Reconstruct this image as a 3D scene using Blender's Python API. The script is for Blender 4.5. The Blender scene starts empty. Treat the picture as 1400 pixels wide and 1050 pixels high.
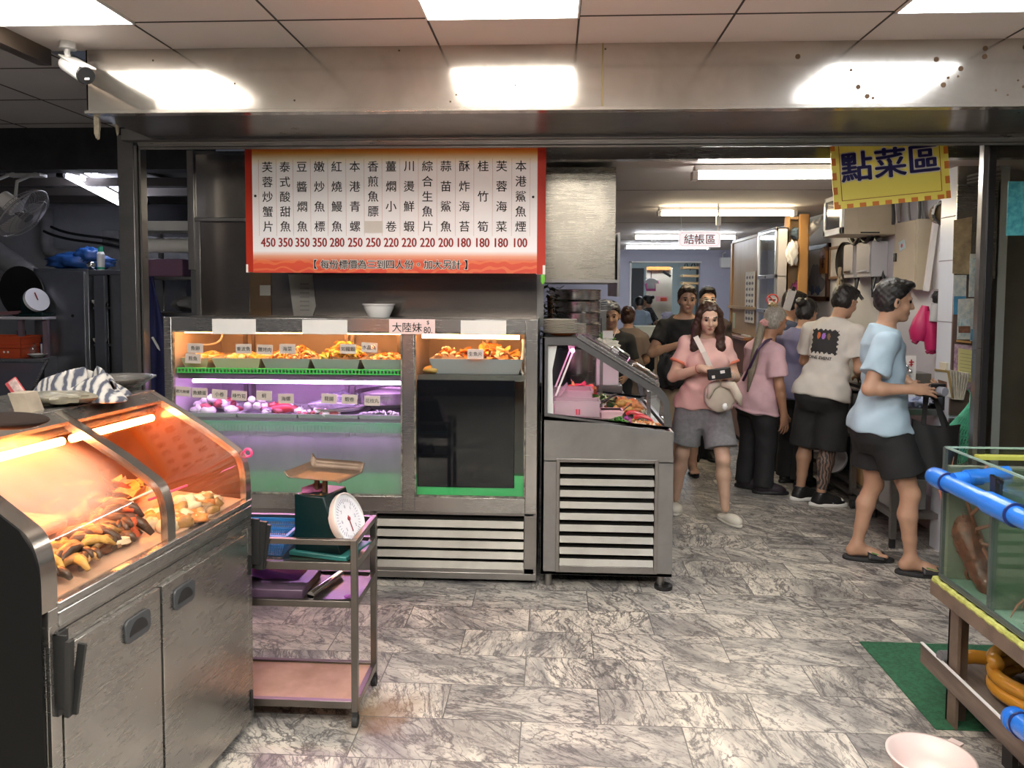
import bpy, math, random
import numpy as np
from mathutils import Matrix, Vector

SC = bpy.context.scene
COL = SC.collection
PI = math.pi
# ---------------------------------------------------------------- camera
cam_data = bpy.data.cameras.new('camera')
cam = bpy.data.objects.new('camera', cam_data)
COL.objects.link(cam)
SC.camera = cam
PITCH, YAW, ROLL = math.radians(3.2), math.radians(3.1), 0.005
fwd = Vector((-math.sin(YAW)*math.cos(PITCH), math.cos(YAW)*math.cos(PITCH), -math.sin(PITCH)))
rgt = Vector((math.cos(YAW), math.sin(YAW), 0))
upv = rgt.cross(fwd)
r2 = rgt*math.cos(ROLL)+upv*math.sin(ROLL)
u2 = -rgt*math.sin(ROLL)+upv*math.cos(ROLL)
mw = Matrix.Identity(4)
for i in range(3):
    mw[i][0] = r2[i]; mw[i][1] = u2[i]; mw[i][2] = -fwd[i]
mw[2][3] = 1.62
cam.matrix_world = mw
cam_data.sensor_fit = 'HORIZONTAL'
cam_data.sensor_width = 36.0
cam_data.lens = 27.0
cam_data.shift_y = -66/1400
cam_data.clip_start = 0.05
cam_data.clip_end = 100
# ---------------------------------------------------------------- world, exposure, lamp strengths
world = bpy.data.worlds.new('night'); SC.world = world
world.use_nodes = True
world.node_tree.nodes['Background'].inputs[0].default_value = (0.55, 0.6, 0.75, 1)
world.node_tree.nodes['Background'].inputs[1].default_value = 0.035
SC.view_settings.view_transform = 'Standard'
SC.view_settings.look = 'None'
SC.view_settings.exposure = 1.1
SC.view_settings.gamma = 1.0
SC.view_settings.use_curve_mapping = False
PANEL_E = 9.0        # LED ceiling panels over the front
TUBE_E = 30.0        # fluorescent tubes of the hall
KITCHEN_E = 14.0
AMBER_E = 30.0
CASE_E = 95.0        # amber tubes of the heated case
PURPLE_E = 30.0
PINK_E = 10.0
SC.cycles.max_bounces = 8
SC.cycles.transparent_max_bounces = 16
SC.cycles.sample_clamp_indirect = 4.0
SC.cycles.caustics_reflective = False
SC.cycles.caustics_refractive = False
random.seed(7)
# ---------------------------------------------------------------- materials
MATS = {}
def _nt(name):
    m = bpy.data.materials.new(name); m.use_nodes = True
    nt = m.node_tree
    return m, nt, nt.nodes['Principled BSDF']
def _n(nt, typ, **kw):
    n = nt.nodes.new(typ)
    for k, v in kw.items():
        if k.startswith('_'): setattr(n, k[1:], v)
        else: n.inputs[k.replace('__', ' ')].default_value = v
    return n
def L(nt, a, b): nt.links.new(a, b)
def coords(nt, scale=(1, 1, 1), loc=(0, 0, 0)):
    tc = _n(nt, 'ShaderNodeTexCoord'); mp = _n(nt, 'ShaderNodeMapping')
    mp.inputs['Scale'].default_value = scale; mp.inputs['Location'].default_value = loc
    L(nt, tc.outputs['Object'], mp.inputs['Vector'])
    return mp.outputs['Vector']
def ramp(nt, fac, stops):
    r = _n(nt, 'ShaderNodeValToRGB'); e = r.color_ramp.elements
    while len(e) < len(stops): e.new(0.5)
    for i, (p, c) in enumerate(stops):
        e[i].position = p; e[i].color = (*c, 1) if len(c) == 3 else c
    L(nt, fac, r.inputs['Fac'])
    return r.outputs['Color']
def M(name, col=(.5, .5, .5), rough=.5, metal=0., noise=None, bump=None, emit=None, estr=1., spec=.5, scale=(1, 1, 1), col2=None, sss=0, coat=0):
    """plain procedural material: optional colour noise (scale, contrast) and bump (scale, strength)"""
    if name in MATS: return MATS[name]
    m, nt, p = _nt(name)
    p.inputs['Base Color'].default_value = (*col, 1)
    p.inputs['Roughness'].default_value = rough
    p.inputs['Metallic'].default_value = metal
    p.inputs['Specular IOR Level'].default_value = spec
    p.inputs['Coat Weight'].default_value = coat
    if noise:
        v = coords(nt, scale)
        t = _n(nt, 'ShaderNodeTexNoise', Scale=noise[0], Detail=5., Roughness=.6); L(nt, v, t.inputs['Vector'])
        c2 = col2 or tuple(c*(1-noise[1]) for c in col)
        L(nt, ramp(nt, t.outputs['Fac'], [(.35, c2), (.65, col)]), p.inputs['Base Color'])
    if bump:
        v = coords(nt, scale)
        t = _n(nt, 'ShaderNodeTexNoise', Scale=bump[0], Detail=4.); L(nt, v, t.inputs['Vector'])
        b = _n(nt, 'ShaderNodeBump', Strength=bump[1], Distance=.01); L(nt, t.outputs['Fac'], b.inputs['Height']); L(nt, b.outputs['Normal'], p.inputs['Normal'])
    if emit:
        p.inputs['Emission Color'].default_value = (*emit, 1); p.inputs['Emission Strength'].default_value = estr
    if sss:
        p.inputs['Subsurface Weight'].default_value = sss; p.inputs['Subsurface Radius'].default_value = (.02, .008, .004)
    MATS[name] = m
    return m
def steel(name, col=(.56, .55, .53), rough=.26, streak=(1, 1, 30), var=.10, bump=.05, dirt=.22):
    if name in MATS: return MATS[name]
    m, nt, p = _nt(name)
    p.inputs['Metallic'].default_value = .93
    v = coords(nt, streak); v2 = coords(nt)
    t = _n(nt, 'ShaderNodeTexNoise', Scale=9., Detail=5., Roughness=.65); L(nt, v, t.inputs['Vector'])
    s = _n(nt, 'ShaderNodeTexNoise', Scale=3.2, Detail=7., Roughness=.62, Distortion=.4); L(nt, v2, s.inputs['Vector'])
    L(nt, ramp(nt, s.outputs['Fac'], [(.30, tuple(c*(1-dirt) for c in col)), (.62, col)]), p.inputs['Base Color'])
    ad = _n(nt, 'ShaderNodeMath', _operation='MULTIPLY_ADD'); L(nt, t.outputs['Fac'], ad.inputs[0]); ad.inputs[1].default_value = var; ad.inputs[2].default_value = rough-var*.5
    a2 = _n(nt, 'ShaderNodeMath', _operation='MULTIPLY_ADD'); L(nt, s.outputs['Fac'], a2.inputs[0]); a2.inputs[1].default_value = -var; L(nt, ad.outputs[0], a2.inputs[2])
    a3 = _n(nt, 'ShaderNodeMath', _operation='ADD'); L(nt, a2.outputs[0], a3.inputs[0]); a3.inputs[1].default_value = var*.5
    L(nt, a3.outputs[0], p.inputs['Roughness'])
    b = _n(nt, 'ShaderNodeBump', Strength=bump, Distance=.01); L(nt, s.outputs['Fac'], b.inputs['Height']); L(nt, b.outputs['Normal'], p.inputs['Normal'])
    MATS[name] = m
    return m
def emis(name, col, s):
    if name in MATS: return MATS[name]
    m = bpy.data.materials.new(name); m.use_nodes = True; nt = m.node_tree
    nt.nodes.remove(nt.nodes['Principled BSDF'])
    e = _n(nt, 'ShaderNodeEmission', Strength=s); e.inputs['Color'].default_value = (*col, 1)
    L(nt, e.outputs[0], nt.nodes['Material Output'].inputs['Surface'])
    MATS[name] = m
    return m
def glass(name, tint=(1, 1, 1), rough=.02, refl=1.0, fog=0., fogcol=(.9, .9, .9), fogscale=2.0, fogz=None, fogc=None):
    """thin pane: clear transmission + Fresnel reflection, optionally a condensation coat (fogz = (z low, z high) where it fades out)"""
    if name in MATS: return MATS[name]
    m = bpy.data.materials.new(name); m.use_nodes = True; nt = m.node_tree
    nt.nodes.remove(nt.nodes['Principled BSDF'])
    tr = _n(nt, 'ShaderNodeBsdfTransparent'); tr.inputs['Color'].default_value = (*tint, 1)
    gl = _n(nt, 'ShaderNodeBsdfGlossy', Roughness=rough)
    fr = _n(nt, 'ShaderNodeLayerWeight', Blend=.5)
    pw = _n(nt, 'ShaderNodeMath', _operation='POWER'); L(nt, fr.outputs['Facing'], pw.inputs[0]); pw.inputs[1].default_value = 4.
    mu = _n(nt, 'ShaderNodeMath', _operation='MULTIPLY_ADD'); L(nt, pw.outputs[0], mu.inputs[0]); mu.inputs[1].default_value = .6*refl; mu.inputs[2].default_value = .035*refl
    base = tr.outputs[0]
    if fog:
        df = _n(nt, 'ShaderNodeBsdfDiffuse'); df.inputs['Color'].default_value = (*fogcol, 1)
        tl = _n(nt, 'ShaderNodeBsdfTranslucent'); tl.inputs['Color'].default_value = (*fogcol, 1)
        mm = _n(nt, 'ShaderNodeMixShader'); mm.inputs[0].default_value = .7; L(nt, df.outputs[0], mm.inputs[1]); L(nt, tl.outputs[0], mm.inputs[2])
        no = _n(nt, 'ShaderNodeTexNoise', Scale=fogscale, Detail=4.); L(nt, coords(nt, (1, 1, .35)), no.inputs['Vector'])
        f = _n(nt, 'ShaderNodeMapRange'); L(nt, no.outputs['Fac'], f.inputs[0]); f.inputs[1].default_value = .3; f.inputs[2].default_value = .7; f.inputs[3].default_value = fog*.6; f.inputs[4].default_value = fog
        fac = f.outputs[0]
        if fogz:
            sp = _n(nt, 'ShaderNodeSeparateXYZ'); L(nt, coords(nt), sp.inputs[0])
            g = _n(nt, 'ShaderNodeMapRange'); L(nt, sp.outputs[2], g.inputs[0]); g.inputs[1].default_value = fogz[0]; g.inputs[2].default_value = fogz[1]; g.inputs[3].default_value = 1; g.inputs[4].default_value = 0
            k = _n(nt, 'ShaderNodeMath', _operation='MULTIPLY'); L(nt, fac, k.inputs[0]); L(nt, g.outputs[0], k.inputs[1]); fac = k.outputs[0]
        if fogc:
            vv = coords(nt, tuple(1/r for r in fogc[1]), tuple(-c/r for c, r in zip(*fogc)))
            ln = _n(nt, 'ShaderNodeVectorMath', _operation='LENGTH'); L(nt, vv, ln.inputs[0])
            g = _n(nt, 'ShaderNodeMapRange'); L(nt, ln.outputs['Value'], g.inputs[0]); g.interpolation_type = 'SMOOTHSTEP'; g.inputs[1].default_value = .45; g.inputs[2].default_value = 1.05; g.inputs[3].default_value = 1; g.inputs[4].default_value = 0
            k = _n(nt, 'ShaderNodeMath', _operation='MULTIPLY'); L(nt, fac, k.inputs[0]); L(nt, g.outputs[0], k.inputs[1]); fac = k.outputs[0]
        mf = _n(nt, 'ShaderNodeMixShader'); L(nt, fac, mf.inputs[0]); L(nt, base, mf.inputs[1]); L(nt, mm.outputs[0], mf.inputs[2]); base = mf.outputs[0]
    mx = _n(nt, 'ShaderNodeMixShader'); L(nt, mu.outputs[0], mx.inputs[0]); L(nt, base, mx.inputs[1]); L(nt, gl.outputs[0], mx.inputs[2])
    L(nt, mx.outputs[0], nt.nodes['Material Output'].inputs['Surface'])
    MATS[name] = m
    return m
# ---------------------------------------------------------------- mesh builder
def V(*a): return np.array(a[0] if len(a) == 1 else a, float)
def unit(v):
    v = np.asarray(v, float); return v/(np.linalg.norm(v)+1e-12)
def basis(d):
    d = unit(d); a = V(0, 0, 1) if abs(d[2]) < .9 else V(1, 0, 0)
    x = unit(np.cross(a, d)); return x, np.cross(d, x), d
class MB:
    def __init__(s): s.v = []; s.f = []; s.m = []
    def add(s, vs, fs, mi=0):
        o = len(s.v); s.v += [tuple(map(float, p)) for p in vs]; s.f += [tuple(i+o for i in f) for f in fs]; s.m += [mi]*len(fs); return s
    def box(s, x0, x1, y0, y1, z0, z1, mi=0, T=None):
        vs = [V(x, y, z) for z in (z0, z1) for y in (y0, y1) for x in (x0, x1)]
        if T is not None: vs = [T(p) for p in vs]
        return s.add(vs, [(0, 2, 3, 1), (4, 5, 7, 6), (0, 1, 5, 4), (2, 6, 7, 3), (0, 4, 6, 2), (1, 3, 7, 5)], mi)
    def quad(s, a, b, c, d, mi=0): return s.add([a, b, c, d], [(0, 1, 2, 3)], mi)
    def bar(s, p, q, w, h=None, up=(0, 0, 1), mi=0):
        """box bar from p to q, w across, h along up"""
        p, q = V(p), V(q); h = h or w; d = unit(q-p); u = V(up)
        if abs(d@u) > .95: u = V(1, 0, 0)
        x = unit(np.cross(d, u)); u = np.cross(x, d)
        vs = [e+x*a*w/2+u*b*h/2 for e in (p, q) for a, b in ((-1, -1), (1, -1), (1, 1), (-1, 1))]
        return s.add(vs, [(0, 1, 2, 3), (7, 6, 5, 4), (0, 4, 5, 1), (1, 5, 6, 2), (2, 6, 7, 3), (3, 7, 4, 0)], mi)
    def cyl(s, p, q, r, r2=None, n=16, mi=0):
        r2 = r if r2 is None else r2; p, q = V(p), V(q); x, y, d = basis(q-p)
        vs = [e+(x*math.cos(2*PI*i/n)+y*math.sin(2*PI*i/n))*rr for e, rr in ((p, r), (q, r2)) for i in range(n)]
        fs = [(i, (i+1) % n, n+(i+1) % n, n+i) for i in range(n)]+[tuple(range(n))[::-1], tuple(range(n, 2*n))]
        return s.add(vs, fs, mi)
    def tube(s, pts, r, n=8, closed=False, mi=0):
        P = [V(p) for p in pts]; k = len(P); rr = r if hasattr(r, '__len__') else [r]*k
        vs = []; x = None
        for i in range(k):
            if closed: d = unit(P[(i+1) % k]-P[i-1])
            else: d = unit(P[min(i+1, k-1)]-P[max(i-1, 0)])
            if x is None: x = basis(d)[0]
            x = unit(x-d*(x@d)); y = np.cross(d, x)
            vs += [P[i]+(x*math.cos(2*PI*j/n)+y*math.sin(2*PI*j/n))*rr[i] for j in range(n)]
        fs = []
        for i in range(k if closed else k-1):
            a, b = i*n, ((i+1) % k)*n
            fs += [(a+j, a+(j+1) % n, b+(j+1) % n, b+j) for j in range(n)]
        if not closed: fs += [tuple(range(n))[::-1], tuple(range((k-1)*n, k*n))]
        return s.add(vs, fs, mi)
    def lathe(s, prof, c, n=24, axis=(0, 0, 1), mi=0):
        x, y, d = basis(axis); c = V(c)
        if tuple(axis) == (0, 0, 1): x, y, d = V(1, 0, 0), V(0, 1, 0), V(0, 0, 1)
        k = len(prof)
        vs = [c+d*z+(x*math.cos(2*PI*i/n)+y*math.sin(2*PI*i/n))*max(r, 1e-4) for r, z in prof for i in range(n)]
        fs = [(a*n+i, a*n+(i+1) % n, (a+1)*n+(i+1) % n, (a+1)*n+i) for a in range(k-1) for i in range(n)]
        fs += [tuple(range(n))[::-1], tuple(range((k-1)*n, k*n))]
        return s.add(vs, fs, mi)
    def prism(s, poly, ax, a, b, mi=0, T=None):
        k = len(poly)
        def mk(u, v, w): return {'x': V(w, u, v), 'y': V(u, w, v), 'z': V(u, v, w)}[ax]
        vs = [mk(u, v, w) for w in (a, b) for u, v in poly]
        if T is not None: vs = [T(p) for p in vs]
        fs = [tuple(range(k))[::-1], tuple(range(k, 2*k))]+[(i, (i+1) % k, k+(i+1) % k, k+i) for i in range(k)]
        return s.add(vs, fs, mi)
    def strip(s, pts, ax, a, b, th, mi=0):
        """sheet of thickness th following an open 2D profile, extruded along ax"""
        P = [V(*p) for p in pts]; off = []
        for i in range(len(P)):
            d = unit(P[min(i+1, len(P)-1)]-P[max(i-1, 0)]); off.append(P[i]+V(-d[1], d[0])*th)
        for i in range(len(P)-1): s.prism([P[i], P[i+1], off[i+1], off[i]], ax, a, b, mi)
        return s
    def grid(s, fn, nu, nv, mi=0):
        vs = [fn(i/nu, j/nv) for j in range(nv+1) for i in range(nu+1)]; w = nu+1
        return s.add(vs, [(j*w+i, j*w+i+1, (j+1)*w+i+1, (j+1)*w+i) for j in range(nv) for i in range(nu)], mi)
    def blob(s, c, r, seed=0, amp=.15, n=12, mi=0, rot=0., fq=3.):
        c = V(c); r = V(r) if hasattr(r, '__len__') else V(r, r, r); rs = np.random.RandomState(seed)
        ph = rs.rand(6)*6.3; cr, sr = math.cos(rot), math.sin(rot); vs = []
        for j in range(n+1):
            th = PI*j/n
            for i in range(2*n):
                a = PI*i/n; d = V(math.sin(th)*math.cos(a), math.sin(th)*math.sin(a), math.cos(th))
                k = 1+amp*(math.sin(fq*d[0]+ph[0])*math.sin(fq*1.3*d[1]+ph[1])+.6*math.sin(fq*2.1*d[2]+ph[2])*math.sin(fq*1.9*d[0]+ph[3])+.4*math.sin(fq*3.3*d[1]+ph[4]))
                q = d*r*k; vs.append(c+V(q[0]*cr-q[1]*sr, q[0]*sr+q[1]*cr, q[2]))
        m = 2*n
        return s.add(vs, [(j*m+i, (j+1)*m+i, (j+1)*m+(i+1) % m, j*m+(i+1) % m) for j in range(n) for i in range(m)], mi)
    def map(s, fn): s.v = [tuple(map(float, fn(V(p)))) for p in s.v]; return s
    def join(s, o, mi=None):
        k = len(s.v); s.v += o.v; s.f += [tuple(i+k for i in f) for f in o.f]; s.m += o.m if mi is None else [mi]*len(o.f); return s
WM = {}
LOCAL = {}
def _mesh(name, mb, mats, inv=None, smooth=False):
    me = bpy.data.meshes.new(name)
    vs = np.array(mb.v, float)
    if inv is not None:
        A = np.array(inv); vs = vs@A[:3, :3].T+A[:3, 3]
    me.from_pydata([tuple(p) for p in vs], [], mb.f)
    for m in (mats if isinstance(mats, (list, tuple)) else [mats]): me.materials.append(m)
    if any(mb.m): me.polygons.foreach_set('material_index', mb.m)
    if smooth: me.polygons.foreach_set('use_smooth', [True]*len(mb.f))
    me.update()
    return me
def _fin(o, bev, smooth):
    if bev:
        b = o.modifiers.new('bevel', 'BEVEL'); b.width = bev; b.segments = 2; b.limit_method = 'ANGLE'; b.angle_limit = math.radians(50)
    if smooth == 'auto':
        o.data.polygons.foreach_set('use_smooth', [True]*len(o.data.polygons))
        try: o.data.set_sharp_from_angle(angle=math.radians(38))
        except Exception: pass
def thing(name, label, cat, loc=(0, 0, 0), rz=0., group=None, local=False):
    o = bpy.data.objects.new(name, None); o.empty_display_size = .05; COL.objects.link(o)
    o.location = tuple(map(float, loc)); o.rotation_euler = (0, 0, rz); o['label'] = label; o['category'] = cat
    if group: o['group'] = group
    WM[o] = Matrix.Translation(tuple(map(float, loc)))@Matrix.Rotation(rz, 4, 'Z'); LOCAL[o] = local
    return o
def part(par, name, mb, mats, bev=0, smooth='auto', label=None):
    """child mesh; coordinates are world, or the thing's own when it was made with local=True"""
    inv = None if LOCAL[par] else WM[par].inverted()
    o = bpy.data.objects.new(name, _mesh(name, mb, mats, inv, smooth is True)); COL.objects.link(o); o.parent = par
    WM[o] = WM[par]; LOCAL[o] = LOCAL[par]
    if label: o['label'] = label
    _fin(o, bev, smooth)
    return o
def solo(name, mb, mats, label, cat, group=None, bev=0, smooth='auto', kind=None):
    """a thing that is one mesh, its origin at the middle of its base"""
    vs = np.array(mb.v); lo, hi = vs.min(0), vs.max(0); loc = ((lo[0]+hi[0])/2, (lo[1]+hi[1])/2, lo[2])
    T = Matrix.Translation(tuple(map(float, loc)))
    o = bpy.data.objects.new(name, _mesh(name, mb, mats, T.inverted(), smooth is True)); COL.objects.link(o); o.location = T.translation
    WM[o] = T; LOCAL[o] = False
    o['label'] = label; o['category'] = cat
    if group: o['group'] = group
    if kind: o['kind'] = kind
    _fin(o, bev, smooth)
    return o
def struct(name, mb, mats, bev=0, smooth='auto', par=None, label=None):
    if par is not None: return part(par, name, mb, mats, bev, smooth)
    o = bpy.data.objects.new(name, _mesh(name, mb, mats, None, smooth is True)); COL.objects.link(o); o['kind'] = 'structure'
    if label: o['label'] = label
    WM[o] = Matrix.Identity(4); LOCAL[o] = False
    _fin(o, bev, smooth)
    return o
def dup(o, loc, rz=None, label=None):
    """copy of a thing with copies of its parts and sub-parts"""
    def rec(a, par):
        c = a.copy(); COL.objects.link(c)
        if par is not None: c.parent = par
        for ch in KIDS.get(a, []): rec(ch, c)
        return c
    KIDS = {}
    for x in COL.objects:
        if x.parent is not None: KIDS.setdefault(x.parent, []).append(x)
    c = rec(o, None); c.location = tuple(map(float, loc))
    if rz is not None: c.rotation_euler = (0, 0, rz)
    if label: c['label'] = label
    WM[c] = Matrix.Translation(c.location)@Matrix.Rotation(c.rotation_euler[2], 4, 'Z'); LOCAL[c] = LOCAL.get(o, False)
    return c
_GL = {}
def glyphs(s, off=0., res=3):
    if (s, off) in _GL: return _GL[(s, off)]
    c = bpy.data.curves.new('lettering', 'FONT'); c.body = s; c.resolution_u = res; c.offset = off
    o = bpy.data.objects.new('lettering', c); COL.objects.link(o)
    dg = bpy.context.evaluated_depsgraph_get(); dg.update()
    me = bpy.data.meshes.new_from_object(o.evaluated_get(dg))
    vs = np.array([v.co[:] for v in me.vertices]) if len(me.vertices) else np.zeros((0, 3)); fs = [tuple(p.vertices) for p in me.polygons]
    bpy.data.objects.remove(o); bpy.data.curves.remove(c); bpy.data.meshes.remove(me)
    if len(vs): vs[:, :2] -= (vs[:, :2].max(0)+vs[:, :2].min(0))/2
    _GL[(s, off)] = (vs, fs)
    return vs, fs
def text(mb, s, o, R, U, size, off=0., sx=1., mi=0):
    """letters of the string centred at o in the plane (R, U)"""
    vs, fs = glyphs(s, 0.); R = unit(R)*sx; U = unit(U); o = V(o); b = off*.75
    sh = [(0, 0)] if not off else [(0, 0), (b, 0), (-b, 0), (0, b*.6), (0, -b*.6)] if off < .04 else [(0, 0)]+[(b*math.cos(k*PI/4), b*math.sin(k*PI/4)) for k in range(8)]
    for dx, dy in sh: mb.add([o+R*(p[0]+dx/sx)*size+U*(p[1]+dy)*size for p in vs], fs, mi)
    return mb
def lerp(a, b, t): return V(a)*(1-t)+V(b)*t
def arc(c, r, a0, a1, n=8): return [(c[0]+r*math.cos(a0+(a1-a0)*i/n), c[1]+r*math.sin(a0+(a1-a0)*i/n)) for i in range(n+1)]
def bez(p0, p1, p2, p3, n=10):
    p0, p1, p2, p3 = map(V, (p0, p1, p2, p3))
    return [p0*(1-t)**3+3*p1*t*(1-t)**2+3*p2*t*t*(1-t)+p3*t**3 for t in np.linspace(0, 1, n+1)]
# ---------------------------------------------------------------- common materials
ST = steel('stainless_steel', (.50, .485, .465))
STD = steel('dark_stainless_steel', (.27, .262, .255), .3)
STK = steel('kitchen_steel', (.30, .31, .34), .34)
STB = steel('beam_steel', (.60, .56, .51), .15, var=.10, bump=.03, dirt=.25, streak=(6, 1, 6))
STB.node_tree.nodes['Principled BSDF'].inputs['Metallic'].default_value = .82
STF = steel('frame_steel', (.33, .315, .30), .30)
BLACK = M('black_plastic', (.012, .012, .013), .4)
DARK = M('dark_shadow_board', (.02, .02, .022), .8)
WHITE = M('white_paint', (.75, .75, .76), .5, noise=(4, .08))
WHITEP = M('white_plastic', (.78, .77, .75), .35)
PAPER = M('white_paper', (.78, .76, .73), .8, noise=(8, .06))
INK = M('black_ink', (.015, .014, .014), .7)
RUBBER = M('black_rubber', (.02, .02, .02), .7)
CHROME = M('chrome', (.75, .75, .76), .12, 1.)
# ================================================================ the setting
def marble_floor():
    m, nt, p = _nt('marble_tiles')
    v0 = coords(nt, (1, 1, 1), (.41, .036, 0))
    br = _n(nt, 'ShaderNodeTexBrick', Scale=1., Mortar__Size=.0022, Mortar__Smooth=.1, Bias=0., Brick__Width=.6, Row__Height=.2595)
    br.offset = .5; br.inputs['Color1'].default_value = (0, 0, 0, 1); br.inputs['Color2'].default_value = (1, 1, 1, 1); br.inputs['Mortar'].default_value = (.5, .5, .5, 1)
    L(nt, v0, br.inputs['Vector'])
    sep = _n(nt, 'ShaderNodeRGBToBW'); L(nt, br.outputs['Color'], sep.inputs[0])
    w = _n(nt, 'ShaderNodeMath', _operation='MULTIPLY'); L(nt, sep.outputs[0], w.inputs[0]); w.inputs[1].default_value = 37.
    rot = _n(nt, 'ShaderNodeVectorRotate'); rot.inputs['Axis'].default_value = (0, 0, 1); L(nt, v0, rot.inputs['Vector'])
    ra = _n(nt, 'ShaderNodeMath', _operation='MULTIPLY_ADD'); L(nt, sep.outputs[0], ra.inputs[0]); ra.inputs[1].default_value = 1.6; ra.inputs[2].default_value = .15; L(nt, ra.outputs[0], rot.inputs['Angle'])
    mp = _n(nt, 'ShaderNodeMapping'); mp.inputs['Scale'].default_value = (1, 2.6, 1); L(nt, rot.outputs[0], mp.inputs['Vector'])
    def noise(scale, detail, dist, vec=mp.outputs[0]):
        t = _n(nt, 'ShaderNodeTexNoise', Scale=scale, Detail=detail, Roughness=.62, Distortion=dist); t.noise_dimensions = '4D'
        L(nt, vec, t.inputs['Vector']); L(nt, w.outputs[0], t.inputs['W']); return t.outputs['Fac']
    def vein(f, width):
        a = _n(nt, 'ShaderNodeMath', _operation='SUBTRACT'); L(nt, f, a.inputs[0]); a.inputs[1].default_value = .5
        b = _n(nt, 'ShaderNodeMath', _operation='ABSOLUTE'); L(nt, a.outputs[0], b.inputs[0])
        r = _n(nt, 'ShaderNodeMapRange'); L(nt, b.outputs[0], r.inputs[0]); r.inputs[1].default_value = 0; r.inputs[2].default_value = width; r.inputs[3].default_value = 1; r.inputs[4].default_value = 0
        return r.outputs[0]
    v1 = vein(noise(2.6, 7, 1.3), .03); v2 = vein(noise(6.5, 6, 1.8), .035); cloud = noise(2.0, 8, .9)
    base = ramp(nt, cloud, [(.30, (.165, .158, .155)), (.44, (.33, .315, .295)), (.60, (.63, .59, .52))])
    def mix(c, fac, col, k):
        f = _n(nt, 'ShaderNodeMath', _operation='MULTIPLY'); L(nt, fac, f.inputs[0]); f.inputs[1].default_value = k
        x = _n(nt, 'ShaderNodeMixRGB'); L(nt, f.outputs[0], x.inputs[0]); L(nt, c, x.inputs[1]); x.inputs[2].default_value = (*col, 1); return x.outputs[0]
    c = mix(base, v1, (.068, .066, .072), .9); c = mix(c, v2, (.105, .10, .105), .7)
    tint = _n(nt, 'ShaderNodeMixRGB', _blend_type='MULTIPLY', Fac=.45); L(nt, c, tint.inputs[1])
    L(nt, ramp(nt, sep.outputs[0], [(0, (.60, .595, .60)), (.5, (.9, .87, .83)), (1, (1, .96, .89))]), tint.inputs[2])
    # rust stain round the trolley wheel
    st = _n(nt, 'ShaderNodeVectorMath', _operation='DISTANCE'); L(nt, coords(nt), st.inputs[0]); st.inputs[1].default_value = (-.66, 2.86, 0)
    sn = noise(6., 4, .5, coords(nt)); sm = _n(nt, 'ShaderNodeMath', _operation='MULTIPLY_ADD'); L(nt, sn, sm.inputs[0]); sm.inputs[1].default_value = .5; L(nt, st.outputs['Value'], sm.inputs[2])
    sr = _n(nt, 'ShaderNodeMapRange'); L(nt, sm.outputs[0], sr.inputs[0]); sr.inputs[1].default_value = .28; sr.inputs[2].default_value = .46; sr.inputs[3].default_value = .75; sr.inputs[4].default_value = 0
    c = mix(tint.outputs[0], sr.outputs[0], (.17, .09, .03), 1.)
    mo = _n(nt, 'ShaderNodeMixRGB'); L(nt, br.outputs['Fac'], mo.inputs[0]); L(nt, c, mo.inputs[1]); mo.inputs[2].default_value = (.10, .095, .09, 1)
    L(nt, mo.outputs[0], p.inputs['Base Color'])
    rr = _n(nt, 'ShaderNodeMapRange'); L(nt, cloud, rr.inputs[0]); rr.inputs[3].default_value = .30; rr.inputs[4].default_value = .52; L(nt, rr.outputs[0], p.inputs['Roughness'])
    bp = _n(nt, 'ShaderNodeBump', Strength=.25, Distance=.002); bp.invert = True; L(nt, br.outputs['Fac'], bp.inputs['Height']); L(nt, bp.outputs['Normal'], p.inputs['Normal'])
    return m
struct('floor', MB().box(-6.5, 5.5, -3.5, 9.0, -.1, 0), marble_floor())
struct('floor_hall', MB().box(-6.5, 5.5, 9.0, 18.2, -.1, 0), M('beige_hall_tiles', (.55, .45, .35), .4, noise=(2, .15)))
CEIL = M('ceiling_tiles', (.80, .72, .68), .75, noise=(1.2, .08))
CEILB = M('plain_ceiling_boards', (.50, .49, .50), .7, noise=(1.5, .1))
struct('ceiling', MB().box(-2.29, 4.6, -3.5, 3.42, 2.70, 2.74), CEIL)
struct('ceiling_kitchen', MB().box(-6.5, -2.29, -3.5, 5.0, 2.70, 2.74), CEILB)
g = MB()
for i in range(-11, 9):
    x = .09+.6*i+.0
    if x < -6.4: continue
    g.box(x-.004, x+.004, -3.5, 5.0 if x < -2.3 else 3.40, 2.6975, 2.7005)
for j in range(-11, 4):
    y = 3.07+.6*j; g.box(-6.5, 4.6, y-.004, y+.004, 2.6975, 2.7005)
struct('trim_1', g, M('ceiling_joint_shadow_gap', (.06, .05, .045), .8))
struct('trim_2', MB().box(-2.325, -2.265, -3.5, 3.40, 2.63, 2.70), steel('brown_track', (.30, .24, .19), .35))
# stainless fascia, soffit and rolling shutter over the front
b = MB().box(-2.11, 4.6, 3.405, 3.42, 2.428, 2.70).box(-2.11, 4.6, 3.385, 3.44, 2.412, 2.428).box(-2.11, -2.10, 3.405, 3.9, 2.43, 2.70)
struct('trim_3', b, STB, bev=.002)
struct('trim_4', MB().box(.2, .206, 3.402, 3.406, 2.43, 2.70), M('yellow_sealant_joint', (.25, .19, .08), .7))
s = MB().box(-2.10, 4.6, 3.44, 3.98, 2.414, 2.43)
s.box(-2.25, 4.6, 3.92, 3.98, 2.40, 2.46)
struct('trim_5', s, STD, bev=.002)
s = MB()
for k in range(5): s.prism(arc((3.995+.006*k, 2.405-.006*k+.02*0), .012, 0, 2*PI, 10)[:-1], 'x', -2.2, 4.6)
s.box(-2.2, 4.6, 4.0, 4.055, 2.378, 2.396).box(-2.2, 4.6, 4.02, 4.3, 2.44, 2.70)
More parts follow.
